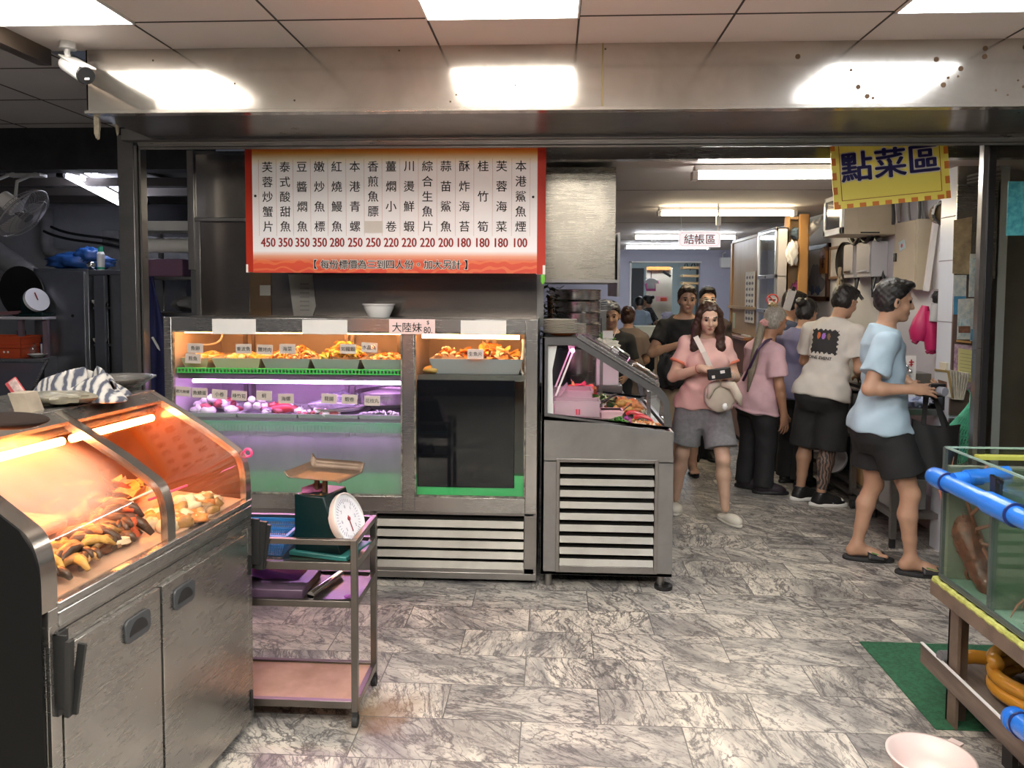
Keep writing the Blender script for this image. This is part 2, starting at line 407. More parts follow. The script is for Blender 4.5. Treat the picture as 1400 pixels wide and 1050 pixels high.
struct('trim_6', s, STD)
sp = MB()
rs = random.Random(3)
for _ in range(26):
    x = rs.uniform(.9, 2.4); z = rs.uniform(2.45, 2.68); r = rs.choice([.004, .005, .006, .011])
    sp.cyl((x, 3.404, z), (x, 3.4055, z), r, n=9)
for _ in range(8):
    x = rs.uniform(-1.9, .5); z = rs.uniform(2.45, 2.68); sp.cyl((x, 3.404, z), (x, 3.4055, z), .004, n=8)
struct('trim_7', sp, M('rust_spots', (.10, .055, .025), .8))
# post and guide rail at the kitchen side
struct('trim_8', MB().box(-2.365, -2.275, 4.08, 4.16, 0, 2.46), STD, bev=.003)
struct('trim_9', MB().box(-2.262, -2.245, 4.06, 4.10, 0, 2.40).box(-2.235, -2.225, 4.06, 4.10, 0, 2.40).box(-2.262, -2.225, 4.10, 4.12, 0, 2.40), STF)
struct('trim_10', MB().box(-6.5, -2.30, 5.0, 5.16, 2.425, 2.72), M('sooty_beam', (.03, .03, .035), .8, noise=(6, .5)))
# kitchen shell
struct('ceiling_kitchen_roof', MB().box(-6.5, -2.0, 5.1, 8.0, 2.46, 2.5), M('sooty_roof', (.10, .095, .095), .8, noise=(3, .5)))
r = MB()
for k in range(4): r.bar((-6.4, 5.5+.55*k, 2.43), (-2.1, 5.45+.55*k, 2.40), .05, .06)
for k in range(6): r.bar((-5.6+.55*k, 5.2, 2.45), (-5.6+.55*k, 7.9, 2.45), .015, .02)
struct('trim_11', r, M('roof_purlins', (.07, .06, .055), .8))
struct('wall_kitchen_back', MB().box(-6.5, -1.0, 7.0, 7.1, 0, 2.5), M('grey_kitchen_wall', (.40, .41, .45), .7, noise=(2, .25)))
struct('wall_kitchen_left', MB().box(-6.6, -6.5, 3.6, 7.1, 0, 2.7), MATS['grey_kitchen_wall'])
# hall behind
LAV = M('lavender_wall_paint', (.40, .40, .50), .8, noise=(1.5, .06))
HWALL = M('white_wall_paint', (.66, .67, .71), .7, noise=(2, .06))
struct('ceiling_hall', MB().box(-.95, 3.4, 4.40, 14.1, 2.40, 2.46), M('hall_ceiling_boards', (.50, .46, .43), .75, noise=(1.3, .1)))
t = MB()
for y in (5.9, 8.6, 11.3): t.box(-.95, 3.4, y-.006, y+.006, 2.397, 2.402)
struct('trim_12', t, M('ceiling_board_joint', (.2, .18, .16), .8))
struct('trim_13', MB().box(-.06, 2.7, 4.33, 4.40, 2.362, 2.46), ST)
struct('wall_left', MB().box(-.95, -.85, 5.0, 14.0, 0, 2.4), LAV)
w = MB().box(-.95, 1.39, 14.0, 14.12, 0, 2.4).box(2.62, 3.5, 14.0, 14.12, 0, 2.4).box(1.39, 2.62, 14.0, 14.12, 2.175, 2.4)
struct('wall_back', w, LAV)
struct('trim_14', MB().box(1.36, 1.395, 13.97, 14.14, 0, 2.20).box(1.36, 2.64, 13.97, 14.14, 2.172, 2.20), M('pale_door_casing', (.62, .60, .58), .6))
struct('wall_right', MB().box(2.6, 2.7, 4.85, 9.35, 0, 2.46).box(2.6, 3.4, 9.3, 9.36, 0, 2.46).box(3.3, 3.4, 9.3, 14.1, 0, 2.46), HWALL)
# pillar by the glass door: white tiles on its side, brown panel on its face
struct('wall_pillar', MB().box(2.44, 2.75, 4.85, 5.03, 0, 2.46), M('white_glazed_tiles', (.62, .66, .72), .25))
struct('trim_15', MB().box(2.44, 2.66, 4.835, 4.85, .88, 1.72), M('brown_board', (.13, .085, .07), .5, noise=(8, .2)))
struct('trim_16', MB().box(2.44, 2.68, 4.838, 4.85, 1.72, 2.46).box(2.44, 2.66, 4.838, 4.85, 0, .86), ST)
struct('trim_17', MB().box(2.437, 2.44, 4.85, 5.03, 1.83, 1.836).box(2.437, 2.44, 4.85, 5.03, 1.45, 1.456).box(2.437, 2.44, 4.85, 5.03, 2.1, 2.106), M('tile_joint', (.25, .25, .27), .8))
d = MB().box(2.20, 2.235, 4.06, 4.12, 0, 2.40)
struct('trim_18', d, M('black_door_frame', (.012, .012, .013), .35), bev=.002)
struct('trim_19', MB().box(2.175, 2.20, 4.07, 4.11, 0, 2.40), STF)
DG = glass('dark_window_glass', (.78, .79, .76), .03, 1.5)
struct('window_1', MB().box(2.235, 4.4, 4.085, 4.093, 0, 2.40), DG)
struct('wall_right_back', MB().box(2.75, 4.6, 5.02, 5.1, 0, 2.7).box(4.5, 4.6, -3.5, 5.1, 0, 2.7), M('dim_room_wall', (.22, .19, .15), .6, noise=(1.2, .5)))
# room beyond the doorway
struct('wall_far', MB().box(-.5, 4.5, 18.0, 18.1, 0, 2.6), M('pale_teal_wall', (.42, .52, .54), .8))
struct('ceiling_far', MB().box(-.5, 4.5, 14.12, 18.1, 2.5, 2.55), MATS['hall_ceiling_boards'])
struct('wall_far_left', MB().box(-.6, -.5, 14.12, 18.1, 0, 2.5), MATS['pale_teal_wall'])
struct('wall_far_right', MB().box(4.4, 4.5, 14.12, 18.1, 0, 2.5), MATS['pale_teal_wall'])
# steel partition above and behind the display fridge
MIR = steel('dark_polished_panel', (.24, .21, .19), .22, var=.16, bump=.03)
STP = steel('smeared_panel', (.40, .37, .33), .2, var=.2, dirt=.5)
pw = MB().box(-2.20, -.06, 4.56, 4.60, 1.42, 2.46)
struct('wall_partition', pw, STD)
struct('trim_20', MB().box(*[-2.16, -1.74], 4.548, 4.56, 2.06, 2.44), STP, bev=.003)
struct('trim_21', MB().box(-2.13, -1.83, 4.548, 4.56, 1.44, 2.035).box(-1.70, -.10, 4.548, 4.56, 1.44, 2.04), MIR, bev=.003)
struct('trim_22', MB().box(-1.83, -1.70, 4.545, 4.56, 1.44, 2.04), steel('bronze_stained_panel', (.30, .19, .11), .25))
struct('trim_23', MB().box(-2.16, -2.13, 4.54, 4.56, 1.42, 2.06).box(-2.16, -.08, 4.535, 4.56, 2.04, 2.06).box(-2.2, -2.16, 4.53, 4.6, 1.75, 2.46), STF, bev=.002)
# ---------------------------------------------------------------- ceiling lights
def led(x0, y0, label, grp=None, k=1):
    t = thing('ceiling_light', label, 'ceiling light', (x0+.3, y0+.3, 2.69), group=grp)
    part(t, 'diffuser', MB().box(x0+.008, x0+.592, y0+.008, y0+.592, 2.692, 2.696), emis('led_panel_%g' % k, (1, .94, .85), PANEL_E*k) if x0 < 1 else emis('led_panel_cool_%g' % k, (.92, .96, 1), PANEL_E*k))
    f = MB()
    for a in ((0, .008, 0, .6), (.592, .6, 0, .6), (0, .6, 0, .008), (0, .6, .592, .6)): f.box(x0+a[0], x0+a[1], y0+a[2], y0+a[3], 2.689, 2.699)
    part(t, 'frame', f, WHITEP)
led(-2.29, 2.47, 'warm white square LED panel by the brown ceiling track')
led(-.51, 2.47, 'warm white square LED panel in the middle of the tiled ceiling')
led(1.29, 2.47, 'cool white square LED panel above the rust spotted fascia')
for x in (-2.29, -1.1, -.51, .1, 1.29):
    for y in (.67, -.53): led(x, y, 'square LED panel set further out in the tiled ceiling', 'ceiling panels out of the picture', 1.5)  # unseen panels added, stronger than the visible ones, to light the front
def tube_light(a, b, col, label, twin=True, strength=None, nm='fluorescent_light'):
    a, b = V(a), V(b); t = thing(nm, label, 'light', (a+b)/2); d = unit(b-a); s = unit(np.cross(d, V(0, 0, 1)))
    part(t, 'housing', MB().bar(a+V(0, 0, .045), b+V(0, 0, .045), .075 if twin else .045, .035), WHITEP, bev=.004)
    e = emis('fluorescent_%s' % col, {'cool': (.86, .93, 1), 'warm': (1, .83, .55), 'white': (1, .97, .92), 'blue': (.82, .84, 1)}[col], strength or TUBE_E)
    for k in ((-.028, .028) if twin else (0,)):
        part(t, 'tube', MB().cyl(a+s*k+d*.02, b+s*k-d*.02, .0135, n=12), e)
    for p in (a, b): part(t, 'end_cap', MB().bar(p-d*.012, p+d*.02, .09 if twin else .05, .05), BLACK if col == 'blue' else WHITEP)
tube_light((.84, 4.75, 2.33), (2.1, 4.75, 2.33), 'white', 'fluorescent batten behind the yellow hanging sign', strength=TUBE_E*.8)
tube_light((.94, 7.06, 2.34), (2.14, 7.06, 2.34), 'warm', 'yellowish fluorescent batten on the hall ceiling')
tube_light((1.03, 10.1, 2.34), (2.33, 10.1, 2.34), 'cool', 'bluish white fluorescent batten touching the small red lettered sign')
tube_light((1.12, 12.3, 2.34), (2.42, 12.3, 2.34), 'cool', 'fluorescent batten deepest in the hall by the lavender wall')
tube_light((1.5, 16.2, 2.45), (2.8, 16.2, 2.45), 'cool', 'fluorescent batten in the room beyond the doorway')
tube_light((-3.42, 5.2, 2.431), (-3.395, 6.1, 2.258), 'blue', 'slim fluorescent tube of the pair on the dark kitchen roof, lower one', False, KITCHEN_E)
tube_light((-3.314, 5.2, 2.496), (-3.332, 6.1, 2.346), 'blue', 'fluorescent tube of the pair on the dark kitchen roof, upper one', True, KITCHEN_E)
for (p, lab) in (((1.411, 7.4, 2.527), 'round white smoke detector between hall lights'), ((1.451, 11.2, 2.39), 'round white smoke detector deep in the hall')):
    t = thing('smoke_detector', lab, 'smoke detector', (p[0], p[1], 2.37))
    part(t, 'base', MB().lathe([(.06, 2.385), (.065, 2.40)], (p[0], p[1], 0)), WHITEP)
    part(t, 'head', MB().lathe([(.025, 2.355), (.045, 2.365), (.05, 2.385)], (p[0], p[1], 0)), WHITEP)
t = thing('security_camera', 'white bullet security camera hung at the corner of the steel fascia', 'camera', (-2.126, 3.3, 2.643))
c0, c1 = V((-2.127, 3.3, 2.605)), V((-1.947, 3.14, 2.512))
top = V((-2.123, 3.3, 2.649)); top[2] = 2.69
part(t, 'mount', MB().lathe([(.035, 2.67), (.032, 2.70)], (top[0], top[1], 0)).tube([V(top[0], top[1], 2.68), c0+V(0, 0, .05), c0+V(.01, -.005, .02)], .012), WHITEP)
d = unit(c1-c0)
part(t, 'housing', MB().cyl(c0-d*.01, c1, .034, .036, 18), WHITEP, bev=.004)
part(t, 'hood', MB().bar(c0+V(0, 0, .034), c1+d*.02+V(0, 0, .036), .07, .006), WHITEP)
part(t, 'lens', MB().cyl(c1, c1+d*.012, .037, .034, 18), BLACK)
part(t, 'infrared_window', MB().bar(c1+d*.0125+V(-.008, 0, -.012), c1+d*.0125+V(.012, 0, -.012), .002, .008), PAPER)
t = MB(); q = (-2.181, 3.6, 2.405)
t.blob(V(q)+V(0, 0, .0), (.014, .012, .06), 3, .2); t.blob(V(q)+V(.07, .05, .02), (.01, .01, .05), 4, .2); t.tube([V(q)+V(0, 0, .05), V(q)+V(.02, .02, .10), V(q)+V(.12, .04, .09), V(q)+V(.09, .05, .06)], .006)
solo('taped_cable', t, M('dirty_tape', (.42, .36, .27), .8, noise=(20, .4)), 'taped cable ends dangling below the fascia corner', 'cable')
# ================================================================ the tall display fridge
FX0, FX1, FY, FB = -2.18, -.085, 4.18, 4.88
fr = thing('display_fridge', 'long stainless display fridge with two glass doors and purple lit shelf', 'display fridge', (-1.13, 4.53, 0))
LINER = M('fridge_liner', (.52, .50, .50), .45, noise=(3, .2))
b = MB().box(FX0, FX1, FB-.03, FB, .06, 1.47).box(FX0, FX0+.03, FY+.02, FB, .06, 1.47).box(FX1-.03, FX1, FY+.02, FB, .06, 1.47)
b.box(FX0, FX1, FY+.02, FB, 1.44, 1.475).box(FX0, FX1, FY+.03, FB, .40, .45).box(FX0, FX1, FY+.06, FB-.03, .06, .10)
part(fr, 'body', b, STF)
LV = steel('louver_steel', (.18, .172, .155), .45, streak=(2, 1, 1))
f = MB().box(FX0, -2.135, FY, FY+.04, .40, 1.475).box(-.15, FX1, FY, FY+.04, .40, 1.475).box(-.832, -.765, FY, FY+.04, .40, 1.475)
for xa, xb in ((-2.135, -.832), (-.765, -.15)): f.box(xa, xb, FY, FY+.04, 1.40, 1.475).box(xa, xb, FY, FY+.04, .40, .485)
part(fr, 'face_frame', f, ST, bev=.003)
g = MB()
for x0, x1 in ((-2.135, -.832), (-.765, -.15)):
    g.box(x0, x0+.008, FY-.003, FY+.02, .485, 1.40).box(x1-.008, x1, FY-.003, FY+.02, .485, 1.40).box(x0, x1, FY-.003, FY+.02, .485, .493).box(x0, x1, FY-.003, FY+.02, 1.392, 1.40)
part(fr, 'gasket', g, M('mouldy_gasket', (.06, .055, .05), .7, noise=(30, .8), col2=(.3, .28, .22)))
FOG = glass('fogged_fridge_glass', (.93, .97, .95), .03, .8, fog=.42, fogcol=(.66, .70, .68), fogscale=3., fogz=(.80, .93))
GL = glass('clear_case_glass', (.97, .98, .98), .02, .8)
part(fr, 'door_glass', MB().box(-2.127, -.84, FY+.006, FY+.012, .49, 1.395), FOG)
part(fr, 'door_glass', MB().box(-.757, -.158, FY+.006, FY+.012, .49, 1.395), glass('clear_fridge_glass', (.94, .97, .96), .03, .8))
li = MB().box(-2.15, -.115, FB-.04, FB-.03, .45, 1.44).box(-2.15, -2.14, FY+.04, FB-.03, .45, 1.44).box(-.125, -.115, FY+.04, FB-.03, .45, 1.44).box(-.805, -.79, FY+.04, FB-.03, .45, 1.44).box(-2.15, -.115, FY+.04, FB-.03, .45, .46).box(-2.15, -.115, FY+.04, FB-.03, 1.43, 1.44)
part(fr, 'liner', li, LINER)
for x in (-1.98, -1.93, -1.32, -1.28, -.98, -.93, -.42, -.37): part(fr, 'back_rail', MB().box(x-.012, x+.012, FB-.055, FB-.04, .46, 1.43), STF)
GREEN = M('green_plastic_edging', (.10, .62, .14), .4)
s = MB()
for k in range(14): s.bar((-2.13, 4.26+.04*k, 1.165), (-.81, 4.26+.04*k, 1.165), .006)
s.box(-2.13, -.81, 4.24, 4.262, 1.125, 1.16).box(-2.13, -.81, 4.25, 4.80, 1.155, 1.16)
part(fr, 'shelf', s, STF)
e = MB().box(-2.13, -.81, 4.222, 4.238, 1.158, 1.164).box(-2.13, -.81, 4.222, 4.238, 1.182, 1.188)
for k in range(66): e.box(-2.128+.02*k, -2.121+.02*k, 4.224, 4.236, 1.16, 1.186)
part(fr, 'shelf_edging', e, GREEN)
s = MB().box(-2.13, -.81, 4.24, 4.70, .885, .905)
part(fr, 'shelf', s, STF)
s = MB().box(-2.13, -.81, 4.222, 4.24, .83, .886)
for k in range(66): s.box(-2.128+.02*k, -2.118+.02*k, 4.216, 4.222, .832, .866)
part(fr, 'shelf_edging', s, M('dull_green_edging', (.06, .34, .13), .5))
part(fr, 'floor_mat_and_reflection', MB().box(-2.13, -.13, 4.24, 4.82, .46, .475).box(-2.13, -.13, 4.23, 4.24, .46, .60), M('green_plastic_mat', (.06, .50, .15), .5))  # raised front edge stands in for the mat's green reflection
s = MB()
for k in range(14): s.bar((-.755, 4.26+.04*k, 1.15), (-.13, 4.26+.04*k, 1.15), .006)
s.box(-.755, -.16, 4.235, 4.26, 1.128, 1.162)
part(fr, 'shelf', s, STF)
AMB = emis('amber_tube', (1, .35, .11), AMBER_E); PUR = emis('purple_tube', (.84, .36, 1.), PURPLE_E)
lt = part(fr, 'lamp_housing', MB().box(-2.12, -.82, 4.235, 4.27, 1.405, 1.428).box(-.75, -.17, 4.235, 4.27, 1.405, 1.428).box(-2.12, -.82, 4.245, 4.28, 1.128, 1.14), STF)
part(lt, 'tube', MB().cyl((-2.10, 4.27, 1.393), (-.83, 4.27, 1.393), .011, n=10), AMB)
part(lt, 'tube', MB().cyl((-.735, 4.27, 1.375), (-.19, 4.27, 1.372), .012, n=10), AMB)
part(lt, 'tube', MB().cyl((-2.06, 4.275, 1.108), (-.83, 4.275, 1.108), .010, n=10), PUR)
part(lt, 'tube', MB().cyl((-2.06, 4.30, .855), (-.83, 4.30, .855), .008, n=10), emis('added_purple_fill', (.78, .30, 1.), PURPLE_E*.17))  # added tube hidden behind the edging fills the lower compartment with purple
part(fr, 'lamp_cord', MB().tube(bez((-2.12, 4.5, 1.30), (-2.0, 4.5, 1.29), (-1.97, 4.5, 1.34), (-1.99, 4.5, 1.40)), .006).tube(bez((-.17, 4.3, 1.36), (-.16, 4.3, 1.25), (-.2, 4.3, 1.22), (-.17, 4.3, 1.16)), .008), WHITEP)
# louvred motor cover
lf = MB().box(FX0, -1.02, FY+.005, FY+.03, .06, .40).box(-1.02, -.98, FY+.005, FY+.03, .06, .40).box(-.155, FX1, FY+.005, FY+.03, .06, .40).box(-1.0, -.1, FY+.005, FY+.03, .385, .40).box(-1.0, -.1, FY+.005, FY+.03, .06, .09)
lf.box(FX0, FX1, FY+.0, FY+.03, .025, .062)
part(fr, 'lower_panel', lf, STF, bev=.002)
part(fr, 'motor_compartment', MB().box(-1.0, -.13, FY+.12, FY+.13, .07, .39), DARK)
for k in range(5):
    z = .352-.058*k
    part(fr, 'louver', MB().prism([(FY+.0, z-.036), (FY+.004, z-.036), (FY+.022, z-.004), (FY+.07, z+.006), (FY+.065, z+.010), (FY+.018, z)], 'x', -.978, -.157), LV)
for x in (-2.0, -.28):
    part(fr, 'foot', MB().cyl((x, 4.30, 0), (x, 4.30, .07), .022), BLACK); part(fr, 'foot', MB().cyl((x, 4.78, 0), (x, 4.78, .07), .022), BLACK)
# blank papers and the $80 note taped along its top edge
for (x0, x1), lab in (((290, 350), 'blank white paper taped over the fridge rim above the egg coloured trays'), ((413, 475), 'blank white paper taped at the middle of the fridge rim'), ((630, 692), 'blank white paper taped above the single tray beside the mullion')):
    a, c = V((-1.897, 4.174, 1.463)), 0
    a = {290: V((-1.897, 4.174, 1.467)), 413: V((-1.388, 4.174, 1.466)), 630: V((-0.507, 4.174, 1.468))}[x0]
    c = {290: V((-1.649, 4.174, 1.383)), 413: V((-1.135, 4.174, 1.387)), 630: V((-0.258, 4.174, 1.394))}[x0]
    solo('paper_sheet', MB().box(a[0], c[0], 4.1725, 4.1755, c[2], a[2]), PAPER, lab, 'paper', 'blank papers on the fridge rim')
t = thing('price_note', 'pink handwritten note reading 大陸妹 $80 on the fridge rim', 'note', (-0.777, 4.174, 1.39))
a, c = V((-0.902, 4.174, 1.473)), V((-0.648, 4.174, 1.391))
PINK = M('pink_card', (.84, .63, .61), .8)
part(t, 'card', MB().box(a[0], c[0], 4.1705, 4.1735, c[2], a[2]), PINK)
m = MB(); mid = (a+c)/2
text(m, '大陸妹', (mid[0]-.028, 4.1698, mid[2]-.004), (1, 0, 0), (0, 0, 1), .056, .01)
text(m, '80.', (mid[0]+.088, 4.1698, mid[2]-.018), (1, 0, 0), (0, 0, 1), .05, .01, .8); text(m, '$', (mid[0]+.088, 4.1698, mid[2]+.022), (1, 0, 0), (0, 0, 1), .03, .01)
part(t, 'lettering', m, INK)
# ---- trays and food
TRAYM = M('cream_tray_enamel', (.55, .48, .36), .35); TRAYD = M('grey_tray_enamel', (.36, .36, .37), .35)
def tray(x0, x1, y0, y1, z, h, mat, label, grp=None, nm='serving_tray'):
    t = MB(); o = h*.35
    t.box(x0+o, x1-o, y0+o, y1-o, z, z+.004)
    def ring(ox, zz): return [V(x0+ox, y0+ox, zz), V(x1-ox, y0+ox, zz), V(x1-ox, y1-ox, zz), V(x0+ox, y1-ox, zz)]
    A, B, C, D = ring(o, z), ring(.008, z+h), ring(-.004, z+h), ring(o-.005, z-.002)
    for i in range(4):
        j = (i+1) % 4; t.quad(A[i], A[j], B[j], B[i]); t.quad(B[i], B[j], C[j], C[i]); t.quad(C[i], C[j], D[j], D[i])
    return solo(nm, t, mat, label, 'tray', grp)
def heap(nm, label, c, r, n, kind, mats, seed, cat='food', size=.02):
    rs = random.Random(seed); m = MB(); nm_ = len(mats) if isinstance(mats, list) else 1
    for k in range(n):
        a = rs.uniform(0, 2*PI); q = math.sqrt(rs.random()); x = c[0]+r[0]*q*math.cos(a); y = c[1]+r[1]*q*math.sin(a); z = c[2]+r[2]*(1-q*q)*rs.uniform(.35, 1)
        mi = rs.randrange(nm_)
        if kind == 'strip':
            d = rs.uniform(0, 2*PI); l = size*rs.uniform(1.5, 3); p = V(x, y, z); e = V(math.cos(d)*l, math.sin(d)*l, rs.uniform(-.2, .5)*l)
            m.tube(bez(p-e/2, p-e/4+V(0, 0, l*.3), p+e/4+V(0, 0, l*.3), p+e/2, 4), [size*.18, size*.32, size*.36, size*.3, size*.12], 6, mi=mi)
        elif kind == 'leaf':
            d = rs.uniform(0, 2*PI); l = size*rs.uniform(.8, 1.6); u = V(math.cos(d), math.sin(d), rs.uniform(-.2, .6)); w = V(-math.sin(d), math.cos(d), rs.uniform(-.4, .4)); p = V(x, y, z)
            m.grid(lambda s, t, p=p, u=u, w=w, l=l: p+u*l*(s-.5)*2+w*l*(t-.5)*1.2*math.sin(PI*min(max(s, .03), .97))+V(0, 0, .25*l*math.sin(5*s+4*t)), 5, 3, mi)
        else:
            m.blob((x, y, z), V(size*rs.uniform(.7, 1.4), size*rs.uniform(.7, 1.3), size*rs.uniform(.5, .9)), rs.randrange(999), .2, 6, mi, rs.uniform(0, 3))
    return solo(nm, m, mats, label, cat, kind='stuff', smooth=True)
YEL = M('golden_food', (.75, .45, .12), .5, noise=(30, .3)); ORG = M('orange_food', (.70, .24, .06), .4, noise=(30, .3)); CRM = M('cream_food', (.80, .66, .46), .5, noise=(20, .2)); BRN = M('brown_food', (.25, .10, .04), .45, noise=(25, .4))
xs = [(-2.115, -1.96), (-1.935, -1.66), (-1.645, -1.375), (-1.36, -1.09), (-1.075, -.845)]
labs = ['cream tray at the post end of the orange lit shelf', 'cream tray of flat golden slices under the blank paper', 'grey tray heaped with golden curls on the orange shelf', 'grey tray with yellow leafy strips on the orange shelf', 'grey tray of small crumbs beside the mullion on the orange shelf']
for i, (x0, x1) in enumerate(xs):
    tray(x0, x1, 4.25, 4.62, 1.172, .07, TRAYM if i < 2 else TRAYD, labs[i], 'trays on the orange shelf')
heap('sliced_food', 'pale slices lying in the cream tray at the post end', (-2.04, 4.42, 1.235), (.06, .13, .02), 40, 'blob', [CRM, YEL], 1)
heap('sliced_food', 'flat golden slices filling the second cream tray', (-1.80, 4.42, 1.232), (.12, .15, .02), 70, 'blob', [YEL, CRM], 2)
heap('fried_curls', 'golden curled strips heaped in the grey tray', (-1.51, 4.40, 1.235), (.125, .13, .065), 110, 'strip', [YEL, CRM, ORG], 3)
heap('leafy_strips', 'yellow leafy strips standing up in their grey tray', (-1.22, 4.40, 1.235), (.12, .13, .085), 70, 'strip', [YEL, ORG, M('yellow_green_leaf', (.45, .5, .12), .5)], 4, size=.03)
heap('crumbs', 'orange crumbs filling the tray beside the mullion', (-.96, 4.42, 1.235), (.10, .13, .03), 90, 'blob', [ORG, YEL, CRM], 5, size=.013)
tray(-.69, -.17, 4.25, 4.62, 1.165, .085, TRAYD, 'large grey tray alone behind the narrower glass door')
heap('sliced_fish', 'orange and cream fish slices mounded in the large grey tray', (-.36, 4.40, 1.25), (.15, .12, .075), 45, 'leaf', [ORG, CRM, YEL], 6, size=.045)
heap('sliced_fish', 'small curls at the mullion side of the large tray', (-.60, 4.40, 1.25), (.06, .08, .055), 28, 'strip', [ORG, CRM], 7)
solo('bread_roll', MB().blob((-.685, 4.29, 1.185), (.05, .03, .022), 4, .1), YEL, 'yellow roll lying at the foot of the large grey tray', 'food')
# lower, purple lit shelf
RAW = M('raw_meat', (.42, .10, .10), .35, noise=(25, .5)); SQ = M('pale_seafood', (.70, .66, .68), .3, noise=(15, .2)); SILV = M('silver_fish_skin', (.33, .34, .38), .25, .3, noise=(30, .5)); RED = M('red_fish', (.55, .05, .06), .35)
for (x0, x1, lab) in ((-2.1, -1.80, 'dark shallow tray of red meat on the purple shelf'), (-1.79, -1.45, 'dark shallow tray of pale seafood and a red fish on the purple shelf'), (-1.44, -1.10, 'dark shallow tray under the silver fish on the purple shelf'), (-1.09, -.845, 'dark shallow tray in front of the white bowl on the purple shelf')):
    tray(x0, x1, 4.245, 4.66, .906, .022, TRAYD, lab, 'trays on the purple shelf')
heap('raw_meat', 'dark red chunks of raw meat on the purple shelf', (-1.97, 4.38, .93), (.12, .10, .075), 26, 'blob', [RAW, SQ], 11, size=.035)
for k, (x, y, z) in enumerate([(-1.765, 4.33, .96), (-1.735, 4.36, .955), (-1.705, 4.32, .96), (-1.675, 4.35, .955), (-1.745, 4.34, .992), (-1.69, 4.35, .99)]):
    solo('fish_ball', MB().blob((x, y, z), (.024, .024, .022), k, .06, 10), SQ, 'round white fish ball in the small pile on the purple shelf', 'fish ball', 'white fish balls')
heap('chopped_squid', 'purplish chopped squid on the purple shelf', (-1.60, 4.36, .93), (.13, .09, .04), 30, 'blob', [SQ, RAW, SILV], 12, size=.025)
def fish(nm, label, a, b, r, mat, cat='fish'):
    a, b = V(a), V(b); d = b-a; m = MB()
    m.tube([a+d*t for t in (0, .08, .25, .45, .7, .88)], [r*.2, r*.7, r, r*.95, r*.5, r*.2], 10)
    s = unit(np.cross(d, V(0, 0, 1))); e = a+d*.86; m.add([e, b+s*r*.9, a+d*.95, b-s*r*.9, e+V(0, 0, .004)], [(0, 1, 2), (0, 2, 3), (4, 2, 1), (4, 3, 2)])
    m.add([a+d*.3+V(0, 0, r*.8), a+d*.5+V(0, 0, r*1.5), a+d*.65+V(0, 0, r*.5), a+d*.3+s*.003+V(0, 0, r*.8)], [(0, 1, 2), (3, 2, 1)])
    return solo(nm, m, mat, label, cat)
fish('red_fish', 'red fish lying on the purple shelf', (-1.50, 4.33, .95), (-1.68, 4.36, .94), .03, RED)
m = MB().lathe([(.05, .93), (.14, .935), (.17, .955), (.172, .957), (.14, .94), (.05, .938)], (-1.26, 4.42, 0))
solo('oval_plate', m, WHITEP, 'white plate carrying the silver fish', 'plate')
for k, lab in enumerate(('silver fish on the white plate, nearer the glass', 'silver fish on the white plate, second from the glass', 'silver fish on top of the other two')):
    fish('silver_fish', lab, (-1.42+.02*k, 4.36+.06*k, .965+(.03 if k == 2 else 0)), (-1.10, 4.34+.06*k, .97+(.03 if k == 2 else 0)), .03, SILV)
heap('clams', 'shellfish meat scattered below the silver fish', (-1.34, 4.29, .925), (.12, .03, .02), 26, 'blob', [SQ, RAW], 14, size=.018)
m = MB().lathe([(.10, .935), (.165, .97), (.185, 1.035), (.188, 1.037), (.16, .975), (.09, .945)], (-.985, 4.50, 0))
solo('steel_bowl', m, ST, 'wide steel bowl at the mullion end of the purple shelf', 'bowl')
solo('fish_paste', MB().lathe([(.001, 1.04), (.08, 1.037), (.15, 1.02), (.17, 1.01)], (-.985, 4.50, 0)), SQ, 'white fish paste filling the wide steel bowl', 'food')
heap('sliced_ginger', 'white shreds along the tray in front of the steel bowl', (-.97, 4.29, .925), (.10, .03, .02), 40, 'strip', [SQ], 15, size=.012)
def card(c, w, h, s, label, tilt=0., grp=None, size=None, y=4.20):
    t = thing('price_card', label, 'price card', c, group=grp)
    R = V(math.cos(tilt), 0, math.sin(tilt)); U = V(-math.sin(tilt), 0, math.cos(tilt)); c = V(c)
    m = MB().bar(c-R*w/2, c+R*w/2, .002, h, up=U)
    part(t, 'card', m, PINK)
    part(t, 'lettering', text(MB(), s, c+V(0, -.0018, 0), R, U, size or min(h*.5, w*.88/len(s)), .012), INK)
for p, s in (((-2.011, 4.205, 1.3), '魚卵'), ((-2.024, 4.203, 1.242), '煎魚'), ((-1.734, 4.205, 1.299), '東波魚'), ((-1.613, 4.205, 1.296), '鹽烤肉'), ((-1.484, 4.205, 1.301), '海菜'), ((-1.14, 4.205, 1.304), '如龍蝦'), ((-1.021, 4.205, 1.313), '水晶魚'), ((-0.429, 4.205, 1.282), '生魚片')):
    card(p, .09, .054, s, 'pink price card reading %s inside the orange lit shelf' % s, random.uniform(-.06, .06), 'price cards in the fridge')
for p, s in (((-2.087, 4.205, 1.055), '觀光鮑螺'), ((-1.99, 4.205, 1.048), '魚鰾蛋'), ((-1.876, 4.205, 1.041), '小卷'), ((-1.763, 4.205, 1.034), '綠竹筍'), ((-1.62, 4.205, 1.036), '蚵'), ((-1.495, 4.205, 1.021), '海螺'), ((-1.25, 4.205, 1.024), '龍腸'), ((-1.134, 4.205, 1.022), '蝦卷'), ((-1.006, 4.205, 1.015), '花枝丸')):
    card(p, .088, .054, s, 'pink price card reading %s over the purple lit shelf' % s, random.uniform(-.07, .04), 'price cards in the fridge')
q0, q1 = V((-0.757, 4.22, 1.143)), V((-0.212, 4.22, 0.531))
m = MB().box(q0[0], q1[0], 4.222, 4.238, q1[2], q0[2]-.01)
